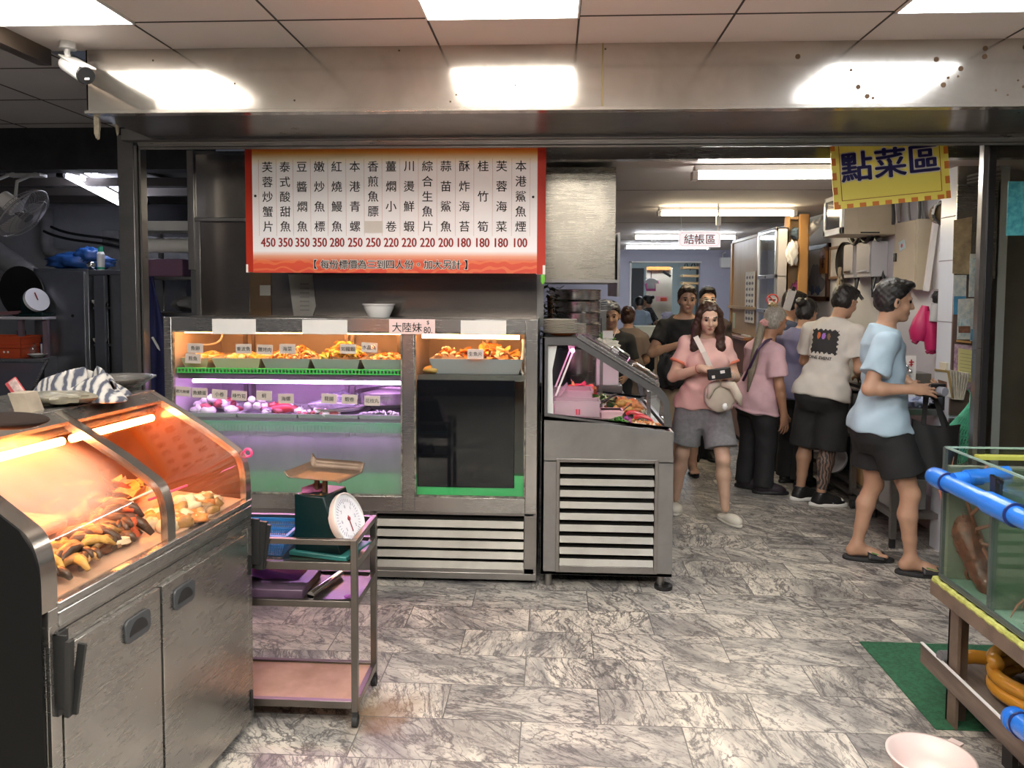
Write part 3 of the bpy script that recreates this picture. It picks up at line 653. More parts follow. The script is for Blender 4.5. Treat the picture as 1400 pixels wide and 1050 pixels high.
solo('black_board', m, M('matt_black_board', (.004, .004, .007), .8, spec=.1, noise=(3, .4)), 'matt black board blanking the lower half of the narrower fridge door', 'board', bev=.004)
# ================================================================ sloped cold cabinet with its end to the camera
CX, CY0, CY1 = -.062, 4.15, 5.45
cb = thing('salad_cabinet', 'sloping glass topped cold cabinet with a louvred end and pink light', 'cold cabinet', (.3, 4.8, 0))
prof = [(-.062, .93), (-.062, 1.38), (.127, 1.38), (.545, 1.128)]+arc((.49, 1.0), .14, math.radians(58), math.radians(0), 6)+[(.642, .90)]
inner = [(-.03, .965), (-.03, 1.34), (.12, 1.34), (.515, 1.098)]+arc((.478, .99), .118, math.radians(58), math.radians(0), 6)+[(.606, .885)]
GUN = steel('gunmetal_frame', (.22, .22, .225), .3)
def ring(m, outer, inn, a, b):
    n = len(outer)
    for i in range(n):
        j = (i+1) % n; m.prism([outer[i], outer[j], inn[j], inn[i]], 'y', a, b)
    return m
o2 = [(x if i not in (0,) else -.062, z) for i, (x, z) in enumerate(prof)]
for y in (CY0, CY1-.04):
    part(cb, 'end_frame', ring(MB(), o2, inner, y, y+.04), GUN)
part(cb, 'end_glass', MB().prism(inner, 'y', CY0+.015, CY0+.019), GL)
lowp = [(-.062, .075), (-.062, .97), (.642, .89), (.655, .85), (.655, .075)]
bd = MB().prism([(-.062, .70), (-.062, .955), (.645, .875), (.655, .70)], 'y', CY0, CY0+.02)
bd.box(-.062, .038, CY0, CY0+.02, .075, .71).box(.556, .655, CY0, CY0+.02, .075, .71).box(.03, .56, CY0, CY0+.02, .075, .13)
bd.prism(lowp, 'y', CY1-.02, CY1).box(-.062, -.045, CY0, CY1, .075, 1.38).box(.64, .655, CY0+.01, CY1, .075, .87).box(-.062, .655, CY0, CY1, .075, .095)
bd.box(-.062, .13, CY0+.03, CY1, 1.355, 1.38)
part(cb, 'body', bd, steel('cabinet_body_steel', (.36, .355, .35), .32), bev=.002)
part(cb, 'vent_frame', MB().box(.02, .04, CY0-.006, CY0+.004, .09, .72).box(.554, .574, CY0-.006, CY0+.004, .09, .72).box(.04, .554, CY0-.006, CY0+.004, .70, .72).box(.04, .554, CY0-.006, CY0+.004, .09, .128), STF, bev=.002)
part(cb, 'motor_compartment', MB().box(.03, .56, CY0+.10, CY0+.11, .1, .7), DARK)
for k in range(9):
    z = .672-.0635*k
    part(cb, 'louver', MB().prism([(CY0-.008, z-.034), (CY0-.004, z-.034), (CY0+.014, z-.006), (CY0+.055, z+.006), (CY0+.05, z+.010), (CY0+.010, z-.001)], 'x', .042, .552), LV)
for x, y in ((-.02, 4.20), (.60, 4.20), (-.02, 5.38), (.60, 5.38)): part(cb, 'foot', MB().cyl((x, y, 0), (x, y, .08), .022), STF)
part(cb, 'rubber_pad', MB().cyl((.615, 4.185, 0), (.615, 4.185, .02), .05, n=14), BLACK)
# sliding glass lids on the slope, with bow handles
sl = unit(V(.545-.127, 0, 1.128-1.38)); nrm = V(-sl[2], 0, sl[0])
P0 = V(.127, 0, 1.38)
for yy in (CY0+.01, CY1-.03):
    part(cb, 'lid_rail', MB().bar(P0+V(0, yy, 0)+nrm*.002, P0+sl*.50+V(0, yy, 0)+nrm*.002, .02, .012, up=nrm), ST); part(cb, 'lid_rail', MB().bar(P0+V(0, yy, 0)+nrm*.020, P0+sl*.50+V(0, yy, 0)+nrm*.020, .02, .008, up=nrm), ST)
for yy in (CY0+.045, CY0+.075): part(cb, 'lid_rail', MB().bar(P0+V(0, yy, 0)+nrm*.012, P0+sl*.49+V(0, yy, 0)+nrm*.012, .008, .02, up=nrm), ST)
part(cb, 'lid_glass', MB().bar(P0+V(0, 4.50, 0)+nrm*.012, P0+sl*.49+V(0, 4.50, 0)+nrm*.012, .60, .005, up=nrm), GL)
part(cb, 'lid_glass', MB().bar(P0+V(0, 5.08, 0)+nrm*.022, P0+sl*.49+V(0, 5.08, 0)+nrm*.022, .60, .005, up=nrm), GL)
for yy, s0, s1, hh in ((4.32, .355, .515, .045), (4.95, .27, .40, .05)):
    a, c = P0+sl*s0+V(0, yy, 0), P0+sl*s1+V(0, yy, 0)
    part(cb, 'handle', MB().tube([a+nrm*.01, a+nrm*hh*.8, a+nrm*hh+sl*.012, c+nrm*hh-sl*.012, c+nrm*hh*.8, c+nrm*.01], .006), CHROME)
fg = [(.555, 1.118)]+arc((.49, 1.0), .137, math.radians(58), math.radians(0), 6)+[(.636, .90)]
part(cb, 'front_glass', MB().strip(fg, 'y', CY0+.05, CY1-.05, .004), GL)
deck = MB().prism([(-.04, .93), (-.04, .945), (.62, .868), (.62, .853)], 'y', CY0+.025, CY1-.03)
part(cb, 'deck', deck, M('pinkish_deck_steel', (.55, .53, .52), .35, .4))
part(cb, 'liner', MB().prism([(-.03, .95), (-.03, 1.335), (.02, 1.335), (-.005, 1.2), (.003, .945)], 'y', CY0+.03, CY0+.05).box(-.035, -.02, CY0+.04, CY1-.04, .95, 1.34).box(-.03, .1, CY0+.04, CY1-.04, 1.335, 1.345), WHITEP)
lh = part(cb, 'lamp', MB().bar((.10, CY0+.05, 1.322), (.10, CY1-.08, 1.322), .03, .02), WHITEP)
part(lh, 'tube', MB().cyl((.105, CY0+.045, 1.305), (.105, CY1-.1, 1.305), .011, n=10), emis('pink_tube', (1., .20, .55), PINK_E))
part(cb, 'back_shelf', MB().prism([(.105, 1.30), (.115, 1.30), (.02, 1.05), (.01, 1.05)], 'y', CY0+.09, CY0+.11).prism([(.105, 1.30), (.115, 1.30), (.02, 1.05), (.01, 1.05)], 'y', CY0+.5, CY0+.52), WHITEP)
part(cb, 'inner_post', MB().box(.29, .31, 4.80, 4.82, .9, 1.25).box(.55, .57, 4.5, 4.52, .87, 1.05).bar((.56, 4.2, .885), (.56, 5.3, .885), .012, .03), ST)
TUB = glass('frosted_tub_plastic', (.95, .93, .93), .25, .6, fog=.55, fogcol=(.85, .82, .82), fogscale=1)
def tub(x0, x1, y0, y1, z, h, label, mat=None):
    t = thing('plastic_tub', label, 'tub', ((x0+x1)/2, (y0+y1)/2, z), group='plastic tubs in the cold cabinet')
    m = MB().box(x0, x1, y0, y1, z, z+.005).box(x0, x1, y0, y0+.004, z, z+h).box(x0, x1, y1-.004, y1, z, z+h).box(x0, x0+.004, y0, y1, z, z+h).box(x1-.004, x1, y0, y1, z, z+h)
    part(t, 'tub', m, mat or TUB, bev=.0015)
    part(t, 'rim', MB().box(x0-.006, x1+.006, y0-.006, y0+.004, z+h-.012, z+h).box(x0-.006, x1+.006, y1-.004, y1+.006, z+h-.012, z+h).box(x0-.006, x0+.004, y0, y1, z+h-.012, z+h).box(x1-.004, x1+.006, y0, y1, z+h-.012, z+h), mat or TUB)
    return t
tt = tub(.01, .255, 4.19, 4.33, .945, .085, 'white translucent tub with small red marks, against the end glass')
part(tt, 'red_mark', MB().box(.125, .135, 4.1885, 4.1895, .955, .985).box(.139, .149, 4.1885, 4.1895, .955, .985), M('red_print', (.6, .03, .08), .6))
tub(.03, .225, 4.40, 4.62, .95, .11, 'white translucent tub behind the red marked tub')
tub(.265, .385, 4.24, 4.36, .925, .045, 'small pink tub with a spoon on the deck of the cold cabinet', M('pink_tub_plastic', (.70, .42, .47), .4))
solo('lid', MB().bar((.00, 4.46, .99), (.085, 4.46, 1.09), .2, .006, up=(-.7, 0, .7)), TUB, 'white plastic lid leaning against the pink lit back wall', 'lid', bev=.003)
VEG = M('green_leaf', (.13, .34, .06), .5, noise=(20, .5)); VEGD = M('dark_green_stalk', (.04, .12, .03), .5)
heap('leaf_vegetables', 'pile of green leaf vegetables behind the tubs', (.30, 4.62, .955), (.09, .10, .06), 46, 'leaf', [VEG, VEGD, M('pale_leaf', (.45, .52, .25), .5)], 21, size=.035)
heap('bean_curd_skin', 'golden fried pile beside the green leaves', (.42, 4.62, .93), (.10, .12, .065), 60, 'blob', [YEL, ORG], 22, size=.025)
heap('parsley', 'bright green herb garnish near the end glass', (.35, 4.20, .915), (.055, .02, .03), 40, 'leaf', [VEG, M('bright_herb', (.16, .5, .08), .5)], 23, size=.013)
heap('purple_flower', 'purple garnish beside the bright herbs', (.395, 4.22, .915), (.03, .02, .03), 24, 'leaf', [M('purple_petal', (.42, .05, .30), .5)], 24, size=.014)
heap('peanuts', 'brown nuts on the deck of the cold cabinet', (.47, 4.26, .90), (.05, .04, .025), 40, 'blob', [YEL, BRN], 25, size=.012)
heap('shrimp', 'orange shrimp spread along the front glass of the cold cabinet', (.50, 4.215, .893), (.09, .03, .018), 50, 'strip', [ORG, CRM], 26, size=.018)
heap('red_meat_slices', 'orange red slices at the far end of the cold cabinet', (.18, 5.0, .96), (.09, .14, .08), 40, 'leaf', [ORG, RED], 27, size=.04)
heap('seafood_pieces', 'mixed brown pieces by the curved glass', (.50, 4.75, .90), (.05, .25, .05), 50, 'blob', [ORG, BRN, CRM], 28, size=.025)
CHILI = M('red_chili', (.55, .02, .03), .25)
for (p0, p1, lab) in (((.41, 4.28, .945), (.51, 4.25, .93), 'curved red chili beside the small pink tub'), ((.45, 4.24, .93), (.55, 4.21, .915), 'straight red chili lying over the brown nuts')):
    p0, p1 = V(p0), V(p1); solo('chili', MB().tube(bez(p0, p0+V(.02, 0, .03), p1+V(-.02, 0, .03), p1, 8), [.009, .011, .012, .012, .011, .01, .009, .006, .003], 8), CHILI, lab, 'chili')
solo('spoon', MB().bar((.37, 4.27, .955), (.44, 4.32, 1.0), .007, .005).blob((.365, 4.265, .953), (.012, .01, .006), 1, 0), ST, 'steel spoon standing in the small pink tub', 'spoon')
solo('tongs', MB().bar((.24, 4.36, .985), (.37, 4.52, 1.03), .008, .004).bar((.25, 4.345, .985), (.375, 4.51, 1.03), .008, .004), BLACK, 'dark tongs laid across the green leaves', 'tongs')
# plates and things on the flat top
PL = M('cream_melamine', (.70, .66, .58), .3)
def plate(c, r, label, grp):
    return solo('plate', MB().lathe([(r*.8, 0), (r, .004), (r+.002, .0065), (r*.98, .007), (r*.8, .003), (.001, .003)], c, 28), PL, label, 'plate', grp)
for k in range(9): plate((.035, 4.33, 1.396+.0088*k), .095, 'cream plate in the taller stack on the cold cabinet', 'stacked plates nearer the fridge')
for k in range(7): plate((.10, 4.52, 1.382+.0088*k), .09, 'cream plate in the stack tucked behind the taller one', 'stacked plates behind')
solo('orange_bowl', MB().lathe([(.05, 1.381), (.075, 1.393), (.078, 1.395), (.05, 1.386)], (.05, 4.33, 0)), M('orange_plastic', (.75, .2, .05), .4), 'orange saucer under the taller stack of plates', 'saucer')
bk = thing('white_basin', 'square white bin heaped with chopped garlic behind the sloping lid', 'bin', (.40, 5.62, .85))
a, c = V((0.329, 5.65, 1.233)), V((0.431, 5.65, 1.132))
part(bk, 'bin', MB().box(.31, .475, 5.58, 5.72, .95, 1.235), WHITEP, bev=.006)
solo('chopped_garlic', MB().blob((.37, 5.65, 1.225), (.11, .06, .055), 5, .25, 14, fq=9), M('white_chopped_food', (.75, .72, .62), .8, noise=(40, .2), bump=(60, .6)), 'white chopped garlic mounded in the square bin', 'food')
solo('bin_stand', MB().box(.22, .50, 5.56, 5.76, .90, .95).box(.23, .26, 5.57, 5.6, 0, .9).box(.46, .49, 5.57, 5.6, 0, .9).box(.23, .26, 5.72, 5.75, 0, .9).box(.46, .49, 5.72, 5.75, 0, .9), STF, 'steel stand carrying the bin of chopped garlic', 'stand')
t = thing('white_tag', 'white card standing up behind the chopped garlic', 'card', (0.415, 5.75, 1.287))
a, c = V((0.363, 5.7, 1.344)), V((0.439, 5.7, 1.285))
part(t, 'card', MB().box(a[0], c[0], 5.70, 5.704, c[2], a[2]).bar((c[0], 5.70, c[2]), V((0.47, 5.7, 1.356)), .008, .003), PAPER)

q = V((-1.011, 4.38, 1.474))
wb = thing('white_basin', 'white round lidless basin standing on the fridge in front of the dark panel', 'basin', (q[0], 4.40, 1.476))
part(wb, 'bowl', MB().lathe([(.06, 1.476), (.085, 1.53), (.087, 1.55), (.080, 1.55), (.06, 1.482), (.001, 1.482)], (q[0], 4.40, 0), 28), WHITEP)
part(wb, 'rim', MB().lathe([(.086, 1.543), (.094, 1.545), (.094, 1.553), (.086, 1.553)], (q[0], 4.40, 0), 28), WHITEP)
a, c = V((-1.592, 4.54, 1.724)), V((-1.425, 4.54, 1.475))
t = thing('reflected_paper', 'pale paper with faint printing on the dark panel below the menu banner', 'paper', (a[0], 4.54, c[2]))  # reflection of a paper, modelled as a grey sheet on the panel
GP = M('paper_and_reflection_grey', (.34, .32, .29), .6, noise=(5, .2))
part(t, 'sheet', MB().prism([(a[0], a[2]), (c[0]-.02, a[2]), (c[0], c[2]+.06), (c[0]-.02, c[2]), (a[0]+.03, c[2])], 'y', 4.540, 4.544), GP)
m = MB()
for k in range(7): m.box(a[0]+.07, c[0]-.04, 4.5385, 4.5398, c[2]+.03+.026*k, c[2]+.04+.026*k)
part(t, 'reflected_print_line', m, M('reflected_print', (.22, .20, .19), .7))
a, c = V((-1.767, 4.54, 1.658)), V((-1.701, 4.54, 1.596))
solo('small_note', MB().box(a[0], c[0], 4.540, 4.543, c[2], a[2]), GP, 'small pale note on the dark panel beside the reflected paper', 'note')
# ================================================================ signs
def menu_red():
    m, nt, p = _nt('menu_print')
    sp = _n(nt, 'ShaderNodeSeparateXYZ'); L(nt, coords(nt), sp.inputs[0])
    rg = _n(nt, 'ShaderNodeMapRange'); L(nt, sp.outputs[2], rg.inputs[0]); rg.inputs[1].default_value = 0; rg.inputs[2].default_value = .675
    col = ramp(nt, rg.outputs[0], [(0, (.55, .045, .02)), (.09, (.62, .07, .02)), (.135, (.72, .34, .22)), (.175, (.84, .82, .84)), (.85, (.84, .81, .80)), (.915, (.88, .70, .42)), (.952, (.88, .40, .07)), (.985, (.75, .12, .02))])
    # cloud-scroll ornament in the red band
    w = _n(nt, 'ShaderNodeTexWave', Scale=9., Distortion=9., Detail=1.); w.wave_type = 'RINGS'; L(nt, coords(nt), w.inputs['Vector'])
    gt = _n(nt, 'ShaderNodeMath', _operation='GREATER_THAN'); L(nt, w.outputs['Fac'], gt.inputs[0]); gt.inputs[1].default_value = .72
    lo = _n(nt, 'ShaderNodeMath', _operation='LESS_THAN'); L(nt, rg.outputs[0], lo.inputs[0]); lo.inputs[1].default_value = .11
    k = _n(nt, 'ShaderNodeMath', _operation='MULTIPLY'); L(nt, gt.outputs[0], k.inputs[0]); L(nt, lo.outputs[0], k.inputs[1])
    k2 = _n(nt, 'ShaderNodeMath', _operation='MULTIPLY'); L(nt, k.outputs[0], k2.inputs[0]); k2.inputs[1].default_value = .35
    x = _n(nt, 'ShaderNodeMixRGB'); L(nt, k2.outputs[0], x.inputs[0]); L(nt, col, x.inputs[1]); x.inputs[2].default_value = (.75, .25, .08, 1)
    L(nt, x.outputs[0], p.inputs['Base Color']); p.inputs['Roughness'].default_value = .45
    return m
MY = 4.12
m0, m1 = V((-1.638, 4.12, 2.392)), V((-0.092, 4.12, 1.723))
mz0, mz1 = m1[2], m0[2]
mn = thing('menu_board', 'wide red bordered menu banner with fifteen columns of dishes and prices', 'menu board', ((m0[0]+m1[0])/2, MY, mz0))
bowf = lambda x: -.012*math.sin(PI*(x-m0[0])/(m1[0]-m0[0]))
def bow(p): return V(p[0], p[1]+bowf(p[0]), p[2])
bm = MB()
N = 24
for k in range(N):
    x0 = m0[0]+(m1[0]-m0[0])*k/N; x1 = m0[0]+(m1[0]-m0[0])*(k+1)/N
    bm.box(x0, x1, MY, MY+.003, mz0, mz1)
part(mn, 'printed_sheet', bm.map(bow), menu_red())
REDP = M('menu_red_border', (.50, .035, .015), .45)
part(mn, 'border', MB().prism([(m0[0], MY), (m0[0], MY+.004), (m0[0]-.043, MY+.022), (m0[0]-.045, MY+.016)], 'z', mz0+.003, mz1), REDP)
part(mn, 'border', MB().prism([(m1[0], MY), (m1[0], MY+.004), (m1[0]+.043, MY+.022), (m1[0]+.045, MY+.016)], 'z', mz0-.003, mz1), REDP)
rt = [(365.6, '芙蓉炒蟹片', '450'), (390.2, '泰式酸甜魚', '350'), (413.8, '豆醬燜魚', '350'), (438, '嫩炒魚標', '350'), (462, '紅燒鰻魚', '280'), (487, '本港青螺', '250'), (512, '香煎魚膘', '250'), (536.5, '薑燜小卷', '220'), (561, '川燙鮮蝦', '220'), (586, '綜合生魚片', '220'), (611, '蒜苗鯊魚', '200'), (636, '酥炸海苔', '180'), (661, '桂竹筍', '180'), (686, '芙蓉海菜', '180'), (711.9, '本港鯊魚煙', '100')]
mm, pm, ln = MB(), MB(), MB()
pitch = (m1[0]-m0[0])/390.
zt, zb = (-0.856, 4.12, 2.292)[2], (-0.857, 4.12, 1.973)[2]
zp = (-0.857, 4.12, 1.887)[2]
for i, (px, s, pr) in enumerate(rt):
    x = m0[0]+(px-344)*pitch
    rows = [0, .25, .5, .75] if i == 6 else [k/(len(s)-1) for k in range(len(s))]
    for ch, q in zip(s, rows): text(mm, ch, (x, MY-.0015, zt+(zb-zt)*q), (1, 0, 0), (0, 0, 1), .061, .012)
    text(pm, pr, (x, MY-.0015, zp), (1, 0, 0), (0, 0, 1), .068, .03, .80)
    for e in (-12.3,) + ((12.3,) if i == 14 else ()):
        ln.box(x+e*pitch-.0006, x+e*pitch+.0006, MY-.0012, MY-.0006, zp+.035, zt+.04)
part(mn, 'lettering', mm.map(bow), INK, label='black dish names')
part(mn, 'price_lettering', pm.map(bow), M('price_red', (.40, .02, .015), .6), label='red prices')
part(mn, 'column_line', ln.map(bow), M('thin_red_line', (.55, .25, .2), .6))
part(mn, 'paper_patch', MB().box(m0[0]+155.5*pitch, m0[0]+181*pitch, MY-.0155, MY-.0125, zb-.035, zb+.028), M('cream_patch', (.62, .57, .52), .8))
foot = '【每份標價為三到四人份。加大另計】'
zf = (-0.858, 4.12, 1.769)[2]
fo, fi = MB(), MB()
for k, ch in enumerate(foot):
    x = m0[0]+(431-344+k*12.9)*pitch+.003
    text(fo, ch, (x, MY-.0012, zf), (1, 0, 0), (0, 0, 1), .052, .085); text(fi, ch, (x, MY-.0022, zf), (1, 0, 0), (0, 0, 1), .052, .008)
part(mn, 'footer_outline', fo.map(bow), M('print_white', (.75, .70, .66), .6)); part(mn, 'footer_lettering', fi.map(bow), INK)
part(mn, 'corner_tag', MB().box(m0[0]-.045, m0[0]+.003, MY+.012, MY+.016, mz0+.001, mz0+.045).box(m1[0]-.004, m1[0]+.045, MY+.011, MY+.015, mz0-.004, mz0+.045), MATS['print_white'])
part(mn, 'tie', MB().blob((m0[0]+.018, MY-.004, (-1.642, 4.12, 2.137)[2]), .007, 1, 0, 6).blob((m1[0]-.022, MY-.004, (-1.642, 4.12, 2.129)[2]), .007, 1, 0, 6), BLACK)
# yellow hanging sign
Y2 = 4.22
s0, s1, s2, s3 = V((1.472, 4.22, 2.406)), V((1.493, 4.22, 2.072)), V((2.065, 4.16, 2.126)), V((2.058, 4.16, 2.407))
hs = thing('hanging_sign', 'tilted yellow hanging sign reading 點菜區 in navy characters', 'sign', (s1+s2)/2)
R = unit(s2-s1); U = unit(np.cross(np.cross(R, s0-s1), R)); W = np.linalg.norm(s2-s1); H = .385
nv = np.cross(R, U)
if nv[1] > 0: nv = -nv
def sg(u, v, d=0.): return s1+R*u+U*v+nv*d
def srect(m, u0, u1, v0, v1, d0, d1, mi=0):
    vs = [sg(u, v, d) for d in (d0, d1) for v in (v0, v1) for u in (u0, u1)]
    return m.add(vs, [(0, 2, 3, 1), (4, 5, 7, 6), (0, 1, 5, 4), (2, 6, 7, 3), (0, 4, 6, 2), (1, 3, 7, 5)], mi)
part(hs, 'board', srect(MB(), 0, W, 0, H, -.012, 0), M('yellow_print', (.86, .76, .13), .5))
ORD = M('orange_dashes', (.62, .19, .02), .5); c = MB()
nb = 18
for k in range(nb):
    if k % 2 == 0: part(hs, 'border_dash', srect(MB(), W*k/nb, W*(k+1)/nb, 0, .022, .0005, .0015), ORD)
for k in range(10):
    if k % 2 == 0:
        for ua in (0, W-.022): part(hs, 'border_dash', srect(MB(), ua, ua+.022, H*k/10, H*(k+1)/10, .0006, .0016), ORD)
for a in ((.04, W-.04, .04, .043), (.04, .043, .04, H), (W-.043, W-.04, .04, H)): srect(c, *a, .0005, .0015)
part(hs, 'border_line', c, M('brown_line', (.30, .06, .01), .5))
o, i_ = MB(), MB()
for k, ch in enumerate('點菜區'):
    q = sg(W*(.215+.29*k), .215+.002*k)
    text(o, ch, q+nv*.001, R, U, .165, .068); text(i_, ch, q+nv*.003, R, U, .165, .032)
part(hs, 'lettering_outline', o, M('print_pale', (.75, .74, .66), .5)); part(hs, 'lettering', i_, M('navy_print', (.035, .03, .16), .5))
for u in (.1, W-.1): part(hs, 'wire', MB().cyl(sg(u, H, -.006), sg(u, H, -.006)+V(0, 0, .05), .002, n=6), BLACK)
# small red lettered sign of the cash desk
a, c = V((1.082, 6.8, 2.164)), V((1.443, 6.8, 2.025))
cs = thing('cashier_sign', 'small white hanging sign reading 結帳區 in red', 'sign', ((a[0]+c[0])/2, 6.8, c[2]))
part(cs, 'board', MB().box(a[0], c[0], 6.8, 6.815, c[2], a[2]), M('glow_white_board', (.85, .80, .82), .4, emit=(1, .93, .95), estr=.35), bev=.002)  # faint glow put into the board's colour
q = MB()
for e in ((.01, .0125, 0),):
    x0, x1, z0, z1 = a[0]+.012, c[0]-.012, c[2]+.012, a[2]-.012
    q.box(x0+.02, x1-.02, 6.797, 6.7995, z0, z0+.002).box(x0+.02, x1-.02, 6.797, 6.7995, z1-.002, z1).box(x0, x0+.002, 6.797, 6.7995, z0+.02, z1-.02).box(x1-.002, x1, 6.797, 6.7995, z0+.02, z1-.02)
    for (xa, za, xb, zb_) in ((x0, z0+.02, x0+.02, z0), (x1, z0+.02, x1-.02, z0), (x0, z1-.02, x0+.02, z1), (x1, z1-.02, x1-.02, z1)): q.bar((xa, 6.7985, za), (xb, 6.7985, zb_), .002)
part(cs, 'border', q, M('sign_red', (.60, .06, .07), .5))
part(cs, 'lettering', text(MB(), '結', (a[0]+.09, 6.798, (a[2]+c[2])/2), (1, 0, 0), (0, 0, 1), .092, .015).join(text(MB(), '帳', ((a[0]+c[0])/2, 6.798, (a[2]+c[2])/2), (1, 0, 0), (0, 0, 1), .092, .015)).join(text(MB(), '區', (c[0]-.085, 6.798, (a[2]+c[2])/2), (1, 0, 0), (0, 0, 1), .092, .015)), MATS['sign_red'])
part(cs, 'wire', MB().tube([(a[0]+.03, 6.808, a[2]), (a[0]+.02, 6.81, a[2]+.1), (a[0]+.005, 6.82, 2.40)], .003, 6).tube([(c[0]-.02, 6.808, a[2]), (c[0]-.02, 6.82, 2.40)], .008, 6).box(c[0]-.04, c[0], 6.79, 6.83, a[2]+.05, a[2]+.13), WHITEP)
# ================================================================ heated display case with curved glass
CA = math.radians(-5.7)
CO = V(-1.09, 2.69, 0)
hc = thing('heated_display_case', 'stainless heated display case with curved orange lit glass and two doors', 'display case', CO, CA, local=True)
LEN = 1.0
def cw(u, v, z=0.): return V(CO[0]+u*math.cos(CA)-v*math.sin(CA), CO[1]+u*math.sin(CA)+v*math.cos(CA), z)
curve = [(-.375, 1.256), (-.15, 1.129), (-.05, 1.062)]+[(-.015, 1.012), (-.003, .975), (0, .93), (0, .862)]
def curve_in(d):
    P = [V(*p) for p in curve]; out = []
    for i in range(len(P)):
        t = unit(P[min(i+1, len(P)-1)]-P[max(i-1, 0)]); out.append(P[i]+V(t[1], -t[0])*d if True else 0)
    return [tuple(p) for p in out]
CS = steel('case_steel', (.46, .44, .41), .27, streak=(1, 1, 9), var=.07, dirt=.25, bump=.012)
b = MB().box(-.78, -.012, -LEN+.02, 0, .10, .80).box(-.78, -.02, -LEN+.06, -.01, .05, .10)
b.box(-.78, 0, -LEN+.02, 0, .772, .862)
part(hc, 'cabinet', b, CS, bev=.003)
b = MB().box(-.012, 0, -.03, 0, .06, .775).box(-.012, 0, -LEN+.02, -LEN+.055, .06, .775).box(-.012, 0, -LEN+.05, -.03, .055, .065)
part(hc, 'door_frame', b, CS, bev=.002)
lp = MB().box(-.03, .006, -LEN+.05, -.002, .855, .872).box(-.008, .004, -LEN+.05, -.002, .81, .848)
part(hc, 'ledge', lp, ST, bev=.003)
# flat top and back
tp = MB().box(-.80, -.375, -LEN, 0, 1.236, 1.256).box(-.80, -.78, -LEN, 0, .8, 1.24).box(-.41, -.37, -LEN, 0, 1.222, 1.258)
part(hc, 'top', tp, CS, bev=.003)
def pane(v0, v1):
    pts = [lerp(curve[0], curve[1], t) for t in (0, .5)]+[V(*curve[1]), lerp(curve[1], curve[2], .6)]+bez(curve[2], (-.02, 1.043), (-.002, 1.005), curve[5], 10)+[V(*curve[6])]
    m = MB()
    for o in (.006, .011):
        def fn(s, t, o=o):
            k = s*(len(pts)-1); i = min(int(k+1e-6), len(pts)-2); p = lerp(pts[i], pts[i+1], k-i)
            return V(p[0]-o, v0+(v1-v0)*t, p[1]-o*.8)
        m.grid(fn, len(pts)-1, 2)
    return m
def hoop(v0, v1, name, mat, th=.022, lab=None):
    P = [V(*p) for p in (curve[0], lerp(curve[0], curve[1], .5), curve[1])]+bez(curve[2], (-.02, 1.043), (-.002, 1.005), curve[5], 10)+[V(*curve[6])]
    inn = []
    for i in range(len(P)):
        t = unit(P[min(i+1, len(P)-1)]-P[max(i-1, 0)]); inn.append(P[i]-V(-t[1], t[0])*th)
    m = MB(); n = len(P)
    vs = [V(p[0], v, p[1]) for v in (v0, v1) for p in P]+[V(p[0], v, p[1]) for v in (v0, v1) for p in inn]
    fs = []
    for i in range(n-1): fs += [(i, i+1, n+i+1, n+i), (2*n+i+1, 2*n+i, 3*n+i, 3*n+i+1), (i+1, i, 2*n+i, 2*n+i+1), (n+i, n+i+1, 3*n+i+1, 3*n+i)]
    fs += [(0, n, 3*n, 2*n), (n-1, 3*n-1, 4*n-1, 2*n-1)]
    return part(hc, name, m.add(vs, fs), mat, label=lab)
part(hc, 'glass', pane(-.47, -.03), glass('case_glass', (.97, .95, .92), .02, 1.1), smooth=True)
part(hc, 'glass', pane(-LEN+.05, -.50), glass('steamed_case_glass', (.97, .95, .92), .02, 1.1, fog=.72, fogcol=(.80, .70, .62), fogscale=2.2, fogc=((-.20, -.80, 1.10), (.26, .27, .17))), smooth=True)
for v0, v1 in ((-.47, -.03), (-LEN+.05, -.50)): part(hc, 'top_band', MB().prism([curve[0], lerp(curve[0], curve[1], .24), lerp(curve[0], curve[1], .24)+V(-.006, -.012), V(*curve[0])+V(-.006, -.014)], 'y', v0, v1), CS)
FRM = steel('hoop_steel', (.52, .47, .42), .18)
hoop(-.035, 0, 'end_hoop', FRM)
hoop(-.505, -.465, 'middle_hoop', FRM)
hoop(-LEN, -LEN+.05, 'end_hoop', FRM)
fe = [(-.77, .862)]+[(-.77, 1.25), (-.375, 1.25)]+[(x-.02, z-.012) for x, z in curve[1:]]
part(hc, 'end_panel', MB().prism(fe, 'y', -.022, -.016), M('smoked_amber_panel', (.10, .05, .03), .2))
part(hc, 'end_panel', MB().prism([(-.78, .05), (-.78, 1.25), (-.375, 1.25)]+[(x, z) for x, z in curve[1:]]+[(0, .05)], 'y', -LEN-.006, -LEN), M('black_end_panel', (.006, .006, .006), .5, spec=.15))
part(hc, 'deck', MB().prism([(-.76, .93), (-.76, .915), (-.02, .865), (-.02, .875)], 'y', -LEN+.02, -.025), M('hot_deck', (.62, .40, .28), .4, noise=(5, .2)))
part(hc, 'back_wall', MB().box(-.77, -.76, -LEN+.02, -.03, .9, 1.236), steel('hot_back_steel', (.45, .42, .38), .25))
AMB2 = emis('amber_case_tube', (1, .255, .055), CASE_E)
hl = part(hc, 'lamp_housing', MB().box(-.385, -.345, -LEN+.06, -.04, 1.183, 1.20), ST)
part(hl, 'tube', MB().cyl((-.345, -.97, 1.165), (-.345, -.50, 1.165), .012, n=10), AMB2); part(hl, 'tube', MB().cyl((-.345, -.46, 1.165), (-.345, -.06, 1.165), .012, n=10), AMB2)
part(hc, 'seam_line', MB().box(-.001, .0012, -LEN+.05, -.002, .800, .803), INK)
